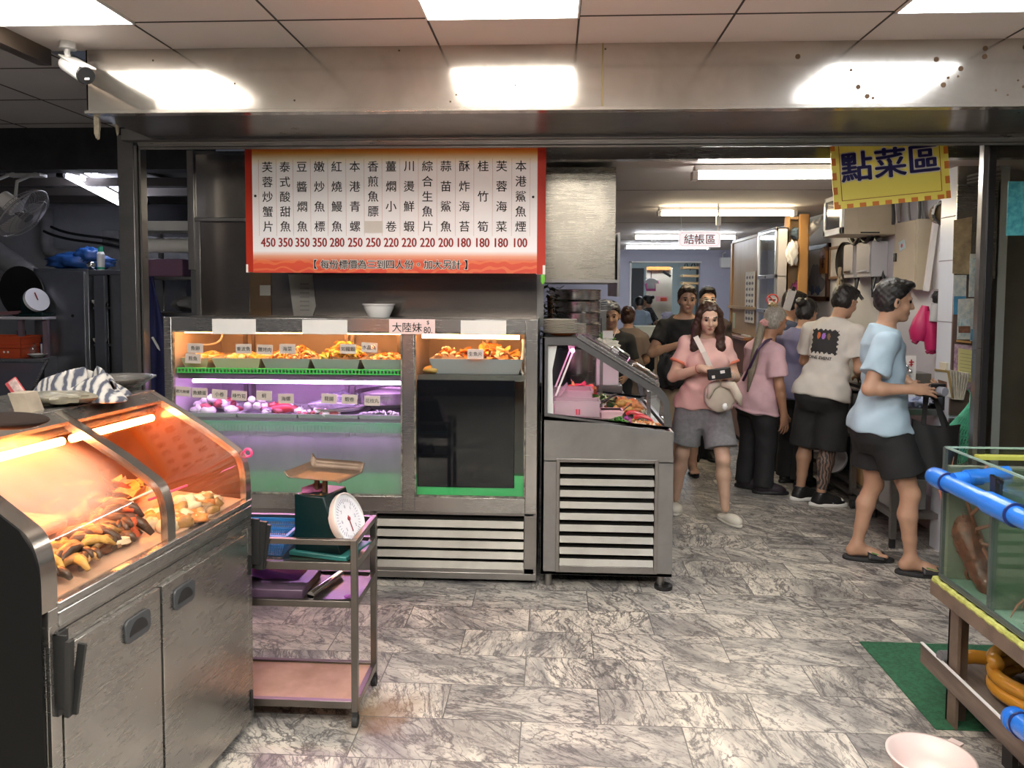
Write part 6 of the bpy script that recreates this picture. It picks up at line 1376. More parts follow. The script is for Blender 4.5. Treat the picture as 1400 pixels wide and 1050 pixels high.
part(t, 'bottle', MB().cyl(b, a, .032, .03, n=16), M('grey_bottle', (.38, .38, .39), .4), bev=.004); part(t, 'strap', MB().blob(a+V(.01, 0, .04), (.035, .025, .04), 2, .2, 10).tube([a+V(.02, 0, .02), a+V(.05, 0, -.02), a+V(.03, 0, .06), a], .008), BLACK)
solo('wall_hook_rail', MB().box(2.55, 2.597, 5.08, 5.36, 1.60, 1.66), M('grey_rail', (.25, .25, .26), .5), 'grey hook rail carrying the crimson gloves', 'rail')
# posters on the pillar
BLP = M('faded_print', (.62, .60, .54), .7, noise=(16, .35), col2=(.30, .38, .42)); TAN = M('yellowed_poster', (.46, .36, .22), .7, noise=(10, .5), bump=(20, .4)); PRP = M('purple_flower_print', (.55, .44, .46), .7, noise=(22, .6), col2=(.25, .12, .24)); YP = M('yellow_sheet', (.62, .57, .25), .7)
def poster(nm, label, pts, Y, mat, par=None, cat='poster'):
    m = MB(); P = [V(p) for p in pts]; m.add(P+[p+V(0, -.0025, 0) for p in P], [(0, 1, 2, 3), (7, 6, 5, 4), (0, 4, 5, 1), (1, 5, 6, 2), (2, 6, 7, 3), (3, 7, 4, 0)])
    if par: return part(par, nm, m, mat)
    return m
def post(nm, label, pts, mat, extras=()):
    t = thing(nm, label, 'poster', pts[0]); part(t, 'sheet', poster('s', '', pts, 0, mat), mat)
    for en, e, em in extras: part(t, en, poster('s', '', [(x, y-.003, z) for x, y, z in e], 0, em), em)
    return t
post('poster', 'crinkled yellow brown poster at the top of the pillar', [(2.419, 4.83, 2.073), (2.526, 4.83, 2.095), (2.526, 4.83, 1.746), (2.422, 4.83, 1.75)], TAN)
BLU2 = M('ocean_print', (.10, .33, .55), .6, noise=(8, .4)); BLU3 = M('blue_drawing', (.20, .38, .50), .7, noise=(30, .8), col2=(.6, .62, .6))
post('poster', 'tall poster with a pale blue fish drawing under the yellow brown one', [(2.519, 4.825, 1.87), (2.596, 4.825, 1.87), (2.598, 4.825, 1.609), (2.52, 4.825, 1.609)], BLP, [('picture', [(2.528, 4.825, 1.844), (2.589, 4.825, 1.844), (2.584, 4.825, 1.751), (2.528, 4.825, 1.751)], BLU3)])
post('poster', 'narrow poster with a blue sea at its foot', [(2.431, 4.83, 1.741), (2.505, 4.83, 1.742), (2.509, 4.83, 1.501), (2.435, 4.83, 1.501)], BLP, [('picture', [(2.434, 4.83, 1.612), (2.505, 4.83, 1.613), (2.509, 4.83, 1.501), (2.435, 4.83, 1.501)], BLU2)])
post('poster', 'poster with small red photographs and blue shells', [(2.457, 4.82, 1.595), (2.53, 4.82, 1.6), (2.535, 4.82, 1.35), (2.457, 4.82, 1.35)], BLP, [('picture', [(2.463, 4.82, 1.43), (2.532, 4.82, 1.431), (2.534, 4.82, 1.39), (2.465, 4.82, 1.39)], M('red_photo_print', (.30, .13, .08), .6, noise=(20, .6))), ('picture', [(2.475, 4.82, 1.475), (2.522, 4.82, 1.475), (2.524, 4.82, 1.435), (2.476, 4.82, 1.435)], BLU3)])
post('poster', 'poster with a jumping dark whale at its foot', [(2.532, 4.822, 1.6), (2.609, 4.822, 1.6), (2.611, 4.822, 1.333), (2.537, 4.822, 1.341)], BLP, [('picture', [(2.539, 4.822, 1.413), (2.608, 4.822, 1.413), (2.611, 4.822, 1.337), (2.537, 4.822, 1.346)], BLU2), ('picture', [(2.549, 4.822, 1.582), (2.588, 4.822, 1.582), (2.591, 4.822, 1.502), (2.552, 4.822, 1.502)], BLU3)])
q = post('poster', 'purple bordered poster with a yellow list sheet', [(2.448, 4.825, 1.322), (2.605, 4.825, 1.306), (2.594, 4.825, 1.023), (2.449, 4.825, 1.057)], PRP, [('yellow_sheet', [(2.471, 4.825, 1.296), (2.58, 4.825, 1.279), (2.578, 4.825, 1.081), (2.473, 4.825, 1.107)], YP)])
ln = MB()
for k in range(9): ln.bar(V((2.481, 4.818, 1.265))+V(0, 0, -.021*k), V((2.564, 4.818, 1.252))+V(0, 0, -.021*k), .0008, .003)
part(q, 'list_line', ln, M('faded_list_ink', (.35, .30, .15), .8))
solo('pink_strip', MB().box((2.532, 4.82, 3.374)[0]-.012, (2.532, 4.82, 3.374)[0], 4.825, 4.828, 1.08, 1.30), M('mauve_cover', (.40, .26, .34), .6), 'narrow mauve strip of card beside the yellow list', 'card')
solo('wood_cleat', MB().bar((2.453, 4.81, 1.341), (2.535, 4.81, 1.333), .01, .012), WDO, 'thin wooden cleat under the red photograph poster', 'cleat')
# worktable along the wall with goods
wt_ = thing('steel_worktable', 'long steel worktable in front of the leaning customers', 'worktable', (2.4, 6.2, 0))
part(wt_, 'top', MB().box(2.20, 2.595, 4.95, 5.62, .86, .90).box(2.32, 2.595, 5.62, 7.15, .86, .90), STD, bev=.003)
part(wt_, 'under_shelf', MB().box(2.15, 2.595, 4.93, 5.55, .20, .235).box(2.30, 2.595, 5.55, 7.1, .15, .18), STF)
for x, y in ((2.16, 4.95), (2.33, 5.64), (2.33, 7.05), (2.55, 4.95)):
    lg = part(wt_, 'leg', MB().box(x, x+.035, y, y+.035, .06, .86), STF)
    part(lg, 'foot', MB().cyl((x+.017, y+.017, 0), (x+.017, y+.017, .06), .02, n=12), BLACK)
q = V((2.269, 5.87, 0.03))
sd2 = thing('wheeled_stand', 'steel stand on casters at the knees of the white shirted man', 'stand', (q[0], q[1], 0))
part(sd2, 'leg', MB().box(q[0]-.02, q[0]+.02, q[1]-.02, q[1]+.02, .07, .90), STF); part(sd2, 'top', MB().box(q[0]-.02, q[0]+.03, q[1]-.02, q[1]+.55, .88, .91), STF)
part(sd2, 'leg', MB().box(q[0]-.02, q[0]+.02, q[1]+.5, q[1]+.54, .07, .90), STF)
for yy in (q[1], q[1]+.52): part(sd2, 'caster', MB().cyl((q[0]-.012, yy, .035), (q[0]+.012, yy, .035), .035, n=16), RUBBER)
part(sd2, 'plate', MB().box(q[0]-.02, q[0]+.03, q[1]-.02, q[1]+.55, .10, .115), STF)
solo('black_tray', MB().box(2.34, 2.52, 5.95, 6.2, .901, .925), BLACK, 'black tray on the worktable by the white shirted man', 'tray')
rd = thing('round_dial_scale', 'spring scale with a pale round dial under the worktable', 'scale', (2.164, 5.98, 0.34))
dcc = V((2.291, 6.35, 0.279)); part(rd, 'dial', MB().cyl(dcc, dcc+V(-.02, -.02, .01), .12, n=28), MATS['dial_white']); part(rd, 'body', MB().box(dcc[0]+.02, dcc[0]+.18, dcc[1]+.02, dcc[1]+.22, .181, .46), DG2)
solo('cardboard_box', MB().box(2.33, 2.58, 5.66, 5.98, .181, .42), M('brown_cardboard', (.36, .22, .10), .8), 'brown cardboard box on the worktable under shelf', 'box')
solo('grey_tub', MB().box(2.18, 2.40, 5.0, 5.2, .236, .44), M('grey_plastic_tub', (.26, .27, .26), .5), 'grey plastic tub on the under shelf behind the tote bag', 'tub', bev=.01)
solo('black_box', MB().box(2.40, 2.58, 4.86, 5.1, .905, 1.06), BLACK, 'black box file carrying the open book', 'box', bev=.004) if False else None
a, b = V((2.428, 4.92, 0.99)), V((2.571, 4.92, 0.858))
solo('black_box', MB().box(a[0], b[0]-.02, 4.90, 5.1, .901, a[2]), BLACK, 'black box file below the open book on the worktable', 'box file', bev=.003)
a, b = V((2.32, 4.8, 1.166)), V((2.43, 4.8, 0.984)); c = V((2.537, 4.8, 1.155))
bkk = thing('open_book', 'thick open menu book standing by the pillar', 'book', (b[0], 4.8, b[2]))
part(bkk, 'cover', MB().prism([(a[0], a[2]), (a[0]+.08, a[2]-.012), (b[0], b[2]+.01), (b[0]-.10, b[2]+.03)], 'y', 4.795, 4.80), M('white_cover', (.66, .64, .64), .6))
pg = MB()
for k in range(7): pg.prism([(a[0]+.085+.017*k, a[2]-.004*(k % 2)-.003*k), (a[0]+.093+.017*k, a[2]-.004*(k % 2)-.003*k), (b[0]+.008+.008*k, b[2]+.003), (b[0]+.001+.008*k, b[2])], 'y', 4.785-.003*k, 4.84)
part(bkk, 'page', pg, M('cream_page', (.50, .46, .38), .8, noise=(40, .25)))
part(bkk, 'frame', MB().bar((a[0], 4.79, a[2]), (a[0]+.08, 4.79, a[2]-.012), .012).bar((a[0]+.08, 4.79, a[2]-.012), (b[0], 4.79, b[2]+.01), .010), M('gold_edge', (.38, .26, .10), .4))
part(bkk, 'photo', MB().prism([(a[0]+.02, a[2]-.06), (a[0]+.075, a[2]-.075), (a[0]+.08, a[2]-.115), (a[0]+.03, a[2]-.095)], 'y', 4.793, 4.796), M('red_photo_print', (.30, .13, .08), .6))
a, b = V((2.237, 5, 1.23)), V((2.327, 5, 1.1))
t = thing('notice_card', 'white notice card with a red mark behind the blue shirted man', 'card', (b[0], 5.2, .9))
part(t, 'card', MB().box(a[0]+.02, b[0], 5.05, 5.06, .901, a[2]), PAPER); part(t, 'red_mark', MB().box(b[0]-.045, b[0]-.015, 5.045, 5.05, a[2]-.045, a[2]-.038).box(b[0]-.035, b[0]-.028, 5.045, 5.05, a[2]-.07, a[2]-.025).box(b[0]-.045, b[0]-.02, 5.045, 5.05, a[2]-.06, a[2]-.055), MATS['sticker_red'])
solo('bead_decor', MB().join(MB().blob((a[0]+.03, 5.04, a[2]-.07), .015, 1, 0, 6)).blob((a[0]+.05, 5.04, a[2]-.10), .017, 1, 0, 6).blob((a[0]+.02, 5.04, a[2]-.11), .015, 1, 0, 6).blob((a[0]+.045, 5.04, a[2]-.14), .016, 1, 0, 6), CHROME, 'cluster of shiny beads by the notice card', 'ornament')
solo('white_switch', MB().box(2.425, 2.44, 4.87, 4.95, 1.10, 1.20), M('cream_switch', (.6, .55, .42), .5), 'cream switch plate on the tiled pillar side', 'switch')
a = V((2.271, 5, 0.888)); solo('plastic_wrap', MB().blob((a[0]+.08, 5.06, .935), (.09, .07, .035), 6, .3, 12, fq=6), M('white_blue_wrap', (.60, .62, .70), .3, noise=(12, .5), col2=(.25, .3, .5)), 'bundle of white and blue plastic packets on the worktable', 'packets')
a, b = V((2.283, 4.85, 1.025)), V((2.399, 4.85, 0.844)); solo('steel_canister', MB().box(2.30, 2.50, 5.2, 5.35, .901, 1.10), STF, 'grey steel container on the worktable', 'container', bev=.005)
net = thing('green_net', 'green mesh net bag hanging by the pillar above the tank', 'net', (2.448, 4.7, 0.76))
NG = M('green_net_cord', (.10, .48, .30), .6)
NR = [(2.497, 2.51, 0.974), (2.464, 2.533, 0.933), (2.415, 2.548, 0.875), (2.358, 2.55, 0.812), (2.334, 2.544, 0.754), (2.328, 2.525, 0.692), (2.356, 2.493, 0.621)]
def netp(u, v):
    k = v*(len(NR)-1); i = min(int(k), len(NR)-2); t = k-i
    x0 = NR[i][0]*(1-t)+NR[i+1][0]*t; x1 = NR[i][1]*(1-t)+NR[i+1][1]*t; z = NR[i][2]*(1-t)+NR[i+1][2]*t
    a = 2*PI*u; return V((x0+x1)/2-(x1-x0)/2*math.cos(a), 4.72-.035*math.sin(a)*min(1, (x1-x0)/.1), z+.01*math.sin(3*a))
m = MB()
for k in range(34):
    for sg_ in (-1, 1): m.tube([netp((k+sg_*.5*j/3)/34, j/18) for j in range(19)], .0028, 4)
for j in range(1, 19): m.tube([netp(k/30, j/18) for k in range(30)], .0022, 4, True)
part(net, 'mesh', m, NG)
part(net, 'hanging_cord', MB().tube([netp(0, 0), V(NR[0][1]+.02, 4.78, NR[0][2]+.05), V(NR[0][1]+.03, 4.83, NR[0][2]+.07)], .004), NG)
solo('teal_sticker', MB().box((2.307, 4.08, 3.102)[0], (2.418, 4.08, 3.1)[0], 4.079, 4.083, (2.358, 4.08, 1.925)[2], (2.347, 4.08, 2.199)[2]), M('teal_print', (.02, .20, .25), .5, noise=(30, .3), col2=(.10, .40, .42)), 'teal printed stickers on the dark glass door', 'sticker')
DRK = M('dark_coat_cloth', (.012, .015, .022), .5)
solo('covered_machine', MB().blob((3.05, 4.72, .95), (.20, .18, .70), 3, .08, 14), DRK, 'dark covered shape behind the glass door', 'cover')
solo('hanging_coat', MB().blob((3.42, 4.75, 1.55), (.16, .12, .55), 6, .12, 14), M('brown_wrap', (.14, .10, .05), .4), 'brown wrapped bundle behind the glass door', 'bundle')
# ================================================================ cooking corner and things deeper in the hall
hd_ = thing('range_hood', 'big plain stainless range hood box beside the menu banner', 'range hood', (.15, 5.0, 1.69))
HS = steel('hood_steel', (.36, .33, .28), .28, dirt=.25, var=.2, bump=.05)
part(hd_, 'box', MB().box(-.055, .36, 4.58, 5.4, 1.69, 2.36), HS, bev=.002)
part(hd_, 'lip', MB().box(-.06, .375, 4.575, 5.42, 1.682, 1.70), STF); part(hd_, 'side_flap', MB().box(.375, .39, 4.60, 5.4, 1.60, 1.98), STD)
st_ = thing('steamer_stack', 'stack of round steel steamers under the range hood', 'steamer', (.14, 5.9, 1.2))
cx = .17
m = MB()
for k in range(5): part(st_, 'tier', MB().lathe([(.19-.012*(k == 4), 0), (.20, .01), (.20, .075), (.205, .085), (.19, .09), (.001, .09)], (cx, 6.1, 1.20+.09*k), 32), ST)
part(st_, 'pot', MB().lathe([(.20, .85), (.22, .90), (.22, 1.19), (.24, 1.2), (.001, 1.2)], (cx, 6.1, 0), 32), ST)
solo('stove_stand', MB().box(-.15, .55, 5.85, 6.4, .80, .85).box(-.14, -.1, 5.86, 5.9, 0, .8).box(.5, .54, 5.86, 5.9, 0, .8).box(-.14, -.1, 6.34, 6.38, 0, .8).box(.5, .54, 6.34, 6.38, 0, .8), STD, 'steel stove stand carrying the steamers', 'stand')
rk = thing('steel_rack', 'steel rack with a wide top shelf in front of the young man', 'rack', (.35, 6.6, 0))
a, b = V((0.112, 6.6, 1.468)), V((0.45, 6.6, 1.432))
part(rk, 'top_shelf', MB().box(a[0], b[0], 6.6, 7.0, a[2]-.05, a[2]), STF)
part(rk, 'post', MB().box(a[0], a[0]+.04, 6.6, 6.64, 0, a[2]-.05), STF); part(rk, 'post', MB().box(b[0]-.04, b[0], 6.6, 6.64, 0, a[2]-.05), STF)
part(rk, 'panel', MB().box(a[0]+.15, b[0]-.04, 6.64, 6.65, .8, a[2]-.06), M('sticker_covered_panel', (.30, .29, .30), .5, noise=(9, .4))); part(rk, 'lower_shelf', MB().box(a[0], b[0], 6.6, 7.0, .85, .88), STF)
part(rk, 'sticker', MB().box(a[0]+.17, a[0]+.21, 6.634, 6.64, a[2]-.22, a[2]-.1), M('yellow_tape', (.55, .42, .08), .6)); part(rk, 'sticker', MB().box(b[0]-.19, b[0]-.16, 6.634, 6.64, a[2]-.25, a[2]-.13), M('lilac_tape', (.45, .28, .48), .6))
zt = a[2]
for k, (x, r, lab) in enumerate(((a[0]+.12, .06, 'steel cup at the steamer end of the rack top'), (a[0]+.22, .05, 'second steel cup on the rack top'),)): solo('steel_cup', MB().lathe([(r*.7, zt+.001), (r, zt+.10), (r*.95, zt+.10), (r*.65, zt+.01), (.001, zt+.01)], (x, 6.75, 0), 20), CHROME, lab, 'cup')
solo('plastic_packets', MB().blob((a[0]+.33, 6.8, zt+.045), (.10, .08, .045), 5, .25, 12, fq=6), M('clear_grey_packets', (.42, .42, .43), .3, noise=(10, .4)), 'grey plastic packets heaped on the rack top', 'packets')
for k in range(5): solo('small_tray', MB().box(b[0]-.13, b[0]+.01, 6.65, 6.85, zt+.002+.018*k, zt+.014+.018*k), ST, 'thin steel tray in the pile at the end of the rack top', 'tray', 'thin trays on the rack')
pl_ = thing('dark_plant', 'dark leafy plant tangle between the fridge and the steamers', 'plant', (-.02, 5.6, 1.1))
m = MB(); rs = random.Random(2)
for k in range(150):
    p_ = V(-.03+rs.gauss(0, .05), 5.6+rs.gauss(0, .06), 1.25+.42*rs.random()); d = rs.uniform(0, 6.3); u = V(math.cos(d), math.sin(d), rs.uniform(-.6, .6))*.035; w_ = V(-math.sin(d), math.cos(d), .3)*.014
    m.quad(p_-u, p_+w_, p_+u, p_-w_)
part(pl_, 'foliage', m, M('dark_foliage', (.03, .045, .025), .5), smooth=False); part(pl_, 'stem', MB().tube([(-.03, 5.6, .9), (-.02, 5.6, 1.3), (-.03, 5.62, 1.6)], .02), BRN); part(pl_, 'pot', MB().lathe([(.08, .75), (.11, .95), (.09, .95), (.001, .93)], (-.03, 5.6, 0), 20), BLACK)
solo('pot_stand', MB().box(-.2, .12, 5.48, 5.72, .70, .75).box(-.19, -.16, 5.49, 5.52, 0, .7).box(.08, .11, 5.49, 5.52, 0, .7).box(-.19, -.16, 5.68, 5.71, 0, .7).box(.08, .11, 5.68, 5.71, 0, .7), STF, 'steel stand under the dark plant', 'stand')
solo('leafy_greens', MB().blob((.30, 6.25, 1.235), (.16, .12, .07), 3, .35, 14, fq=8), VEG, 'heap of dark green leaves by the steel rack', 'vegetables', kind='stuff')
solo('greens_crate', MB().box(.12, .52, 6.12, 6.38, .852, 1.17), STF, 'steel box holding the dark green leaves', 'box', bev=.004)
solo('green_clip', MB().blob((-0.06, 4.14, 1.697), (.012, .01, .03), 3, .2, 8), M('bright_green_clip', (.15, .5, .04), .5), 'bright green clip at the lower corner of the menu banner', 'clip')
q = thing('paper_towel_box', 'white dispenser on the lavender wall beside the wood cabinet', 'dispenser', (3.024, 13.8, 2.184))
a, b = V((2.954, 13.9, 2.266)), V((3.15, 13.9, 2.085)); part(q, 'box', MB().box(a[0], b[0], 13.85, 13.99, b[2], a[2]), WHITEP, bev=.01); part(q, 'cable', MB().tube([(2.993, 13.9, 2.24), (3.002, 13.95, 2.333), (3.06, 13.98, 2.361)], .01), WHITEP)
# far room
dw = thing('white_partition', 'pale partition board in the far room with a shirt on it', 'partition', (2.293, 16.4, 0.789))
a, b = V((1.95, 16.4, 2.163)), V((2.494, 16.4, 0.713)); part(dw, 'board', MB().box(a[0], b[0], 16.4, 16.46, 0, a[2]), M('cream_board', (.58, .53, .44), .6), bev=.005); part(dw, 'orange_top', MB().box(a[0], b[0]-.05, 16.36, 16.40, a[2]-.05, a[2]+.02), M('orange_board_print', (.65, .25, .06), .6)); part(dw, 'lever', MB().bar((2.274, 16.3, 2.084), (2.443, 16.3, 1.978), .03, .05), BLACK)
sh = V((2.022, 16.2, 1.822)); t = thing('hanging_shirt', 'small white and pink shirt hanging on the pale partition', 'shirt', sh)
part(t, 'shirt', MB().prism([(sh[0]-.08, sh[2]-.10), (sh[0]+.08, sh[2]-.10), (sh[0]+.08, sh[2]+.02), (sh[0]+.13, sh[2]-.01), (sh[0]+.14, sh[2]+.06), (sh[0]+.05, sh[2]+.12), (sh[0]-.05, sh[2]+.12), (sh[0]-.14, sh[2]+.06), (sh[0]-.13, sh[2]-.01), (sh[0]-.08, sh[2]+.02)], 'y', 16.18, 16.22), WHITE, bev=.005); part(t, 'pink_shirt', MB().prism([(sh[0]-.09, sh[2]-.15), (sh[0]+.11, sh[2]-.15), (sh[0]+.10, sh[2]+.03), (sh[0]+.17, sh[2]), (sh[0]+.16, sh[2]+.07), (sh[0]-.05, sh[2]+.10), (sh[0]-.13, sh[2]+.02)], 'y', 16.24, 16.28), M('pink_magenta_cloth', (.55, .10, .30), .8)); part(t, 'hook', MB().bar((sh[0], 16.2, sh[2]+.12), (sh[0], 16.2, sh[2]+.25), .015).bar((sh[0], 16.2, sh[2]+.25), (sh[0], 16.4, sh[2]+.25), .015), BLACK)
a, b = V((2.145, 16.3, 1.563)), V((2.375, 16.3, 1.457)); t = thing('red_notice', 'pink and red notice taped low on the pale partition', 'notice', a); part(t, 'sheet', MB().box(a[0], b[0]+.02, 16.36, 16.37, b[2], a[2]), M('pink_notice', (.65, .35, .38), .7)); part(t, 'red_print', MB().box(a[0]+.10, b[0], 16.35, 16.36, b[2], a[2]-.03), M('red_notice_print', (.60, .08, .03), .6))
for k, z_ in enumerate((2.185, 2.01, 1.851)):
    solo('wall_shelf', MB().box(2.783, 3.278, 16.8, 17.2, z_-.03, z_+.02), M('pale_pine', (.55, .36, .18), .5), ('topmost', 'middle', 'lowest')[k]+' pine board of the far room wall shelves', 'shelf')
solo('shelf_standard', MB().box((3.138, 17.2, 1.968)[0], (3.186, 17.2, 1.968)[0], 17.2, 17.25, .8, 2.4), STF, 'upright carrying the pine boards in the far room', 'upright')
solo('wire_ornament', MB().join(MB().tube([V(3.0+.045*i, 17.985, 2.25+.10*math.sin(i*1.7)) for i in range(10)], .012)), BLACK, 'black wire ornament high on the far room wall', 'ornament')
tb_ = thing('far_table', 'pale dining table in the far room doorway', 'table', (1.839, 14.6, 0.671))
a, b = V((1.522, 14.5, 1.005)), V((2.026, 14.5, 1.009)); part(tb_, 'top', MB().box(a[0], b[0], 14.4, 15.0, a[2]-.04, a[2]), M('cream_laminate', (.58, .54, .40), .5)); part(tb_, 'apron', MB().box(a[0]+.02, b[0]-.02, 14.42, 14.45, a[2]-.35, a[2]-.04), MATS['cream_laminate'])
for x in (a[0]+.03, b[0]-.07):
    for y in (14.44, 14.92): part(tb_, 'leg', MB().box(x, x+.04, y, y+.04, 0, a[2]-.04), WD)
t2 = thing('wooden_table', 'wooden table with odds and ends behind the pale dining table', 'table', (2.258, 15.4, 0.622))
a, b = V((2.064, 15.3, 1.09)), V((2.493, 15.3, 1.093)); part(t2, 'top', MB().box(a[0], b[0], 15.2, 15.7, a[2]-.03, a[2]), WD)
for x in (a[0]+.02, b[0]-.06):
    for y in (15.22, 15.62): part(t2, 'leg', MB().box(x, x+.04, y, y+.04, 0, a[2]-.03), WD)
zt = a[2]
solo('yellow_box', MB().box(a[0]+.28, a[0]+.40, 15.25, 15.4, zt+.001, zt+.09), M('yellow_plastic', (.65, .50, .04), .5), 'yellow box on the wooden table in the far room', 'box')
solo('folded_paper', MB().blob((a[0]+.18, 15.35, zt+.08), (.13, .08, .08), 3, .3, 10), M('lavender_paper', (.5, .48, .62), .7), 'lavender paper bundle on the wooden table in the far room', 'paper')
solo('file_cabinet', MB().box(a[0]-.25, a[0]+.02, 16.2, 16.35, 0, zt+.30), M('cream_board', (.58, .53, .44), .6), 'cream file cabinet in the far room', 'cabinet')
solo('dark_doorway_curtain', MB().box((1.795, 17.9, 2.144)[0], (1.962, 17.9, 2.145)[0]+.1, 17.85, 17.95, 0, 2.2), M('dark_curtain', (.05, .05, .055), .8), 'dark curtain at the side of the far room', 'curtain')
t = thing('counter_ornament', 'small dark bottles and yellow flowers at the back of the cash counter', 'decoration', (2.12, 9.25, 1.16))
part(t, 'bottle', MB().cyl((2.10, 9.2, 1.161), (2.10, 9.2, 1.30), .035, .02, n=12).cyl((2.17, 9.23, 1.161), (2.17, 9.23, 1.26), .03, n=12), BLACK); part(t, 'flower', MB().blob((2.06, 9.24, 1.22), (.04, .03, .05), 2, .3, 8), M('yellow_plastic', (.65, .50, .04), .5))
# ================================================================ people: one smooth skin from a distance field, clothes and hair as children
def smin(a, b, k):
    h = np.clip(.5+.5*(b-a)/k, 0, 1)
    return b*(1-h)+a*h-k*h*(1-h)
def frame(f, u):
    u = unit(u); f = unit(V(f)-u*(V(f)@u)); return np.array([np.cross(f, u), f, u])   # rows: right, forward, up
def RC(a, b, ra, rb, k=.02, cut=None, sub=False): return dict(t='rc', a=V(a), b=V(b), ra=ra, rb=rb, k=k, cut=cut, sub=sub)
def EL(c, r, R=None, k=.02, cut=None, sub=False): return dict(t='el', c=V(c), r=V(*r) if hasattr(r, '__len__') else V(r, r, r), R=np.eye(3) if R is None else R, k=k, cut=cut, sub=sub)
def LO(c, R, st, k=.02, cut=None, sub=False):
    """loft along R's up axis: stations (height, half width, half depth, forward offset)"""
    return dict(t='lo', c=V(c), R=R, st=np.array(st, float), k=k, cut=cut, sub=sub)
def pbox(p):
    if p['t'] == 'rc':
        r = max(p['ra'], p['rb']); return np.minimum(p['a'], p['b'])-r, np.maximum(p['a'], p['b'])+r
    if p['t'] == 'el':
        e = np.abs(p['R'].T)@p['r']; return p['c']-e, p['c']+e
    s = p['st']; w = s[:, 1].max(); d = (np.abs(s[:, 3])+s[:, 2]).max()
    q = np.array([p['c']+p['R'].T@V(x*w, y*d, z) for x in (-1, 1) for y in (-1, 1) for z in (s[0, 0], s[-1, 0])]); return q.min(0), q.max(0)
def peval(p, X, Y, Z):
    if p['t'] == 'rc':
        a, ba = p['a'], p['b']-p['a']; l = ba@ba+1e-9
        px, py, pz = X-a[0], Y-a[1], Z-a[2]
        h = np.clip((px*ba[0]+py*ba[1]+pz*ba[2])/l, 0, 1)
        d = np.sqrt((px-ba[0]*h)**2+(py-ba[1]*h)**2+(pz-ba[2]*h)**2)-(p['ra']+(p['rb']-p['ra'])*h)
    else:
        R = p['R']; c = p['c']; px, py, pz = X-c[0], Y-c[1], Z-c[2]
        x = px*R[0, 0]+py*R[0, 1]+pz*R[0, 2]; y = px*R[1, 0]+py*R[1, 1]+pz*R[1, 2]; z = px*R[2, 0]+py*R[2, 1]+pz*R[2, 2]
        if p['t'] == 'el':
            r = p['r']; k0 = np.sqrt((x/r[0])**2+(y/r[1])**2+(z/r[2])**2); k1 = np.sqrt((x/r[0]**2)**2+(y/r[1]**2)**2+(z/r[2]**2)**2)+1e-9
            d = k0*(k0-1)/k1
        else:
            s = p['st']; w = np.interp(z, s[:, 0], s[:, 1]); dp = np.interp(z, s[:, 0], s[:, 2]); y = y-np.interp(z, s[:, 0], s[:, 3])
            rho = (np.abs(x/w)**2.3+np.abs(y/dp)**2.3)**(1/2.3)
            d = np.maximum((rho-1)*np.minimum(w, dp), np.maximum(s[0, 0]-z, z-s[-1, 0]))
    for q, n in (p['cut'] or []): d = np.maximum(d, (X-q[0])*n[0]+(Y-q[1])*n[1]+(Z-q[2])*n[2])
    return d
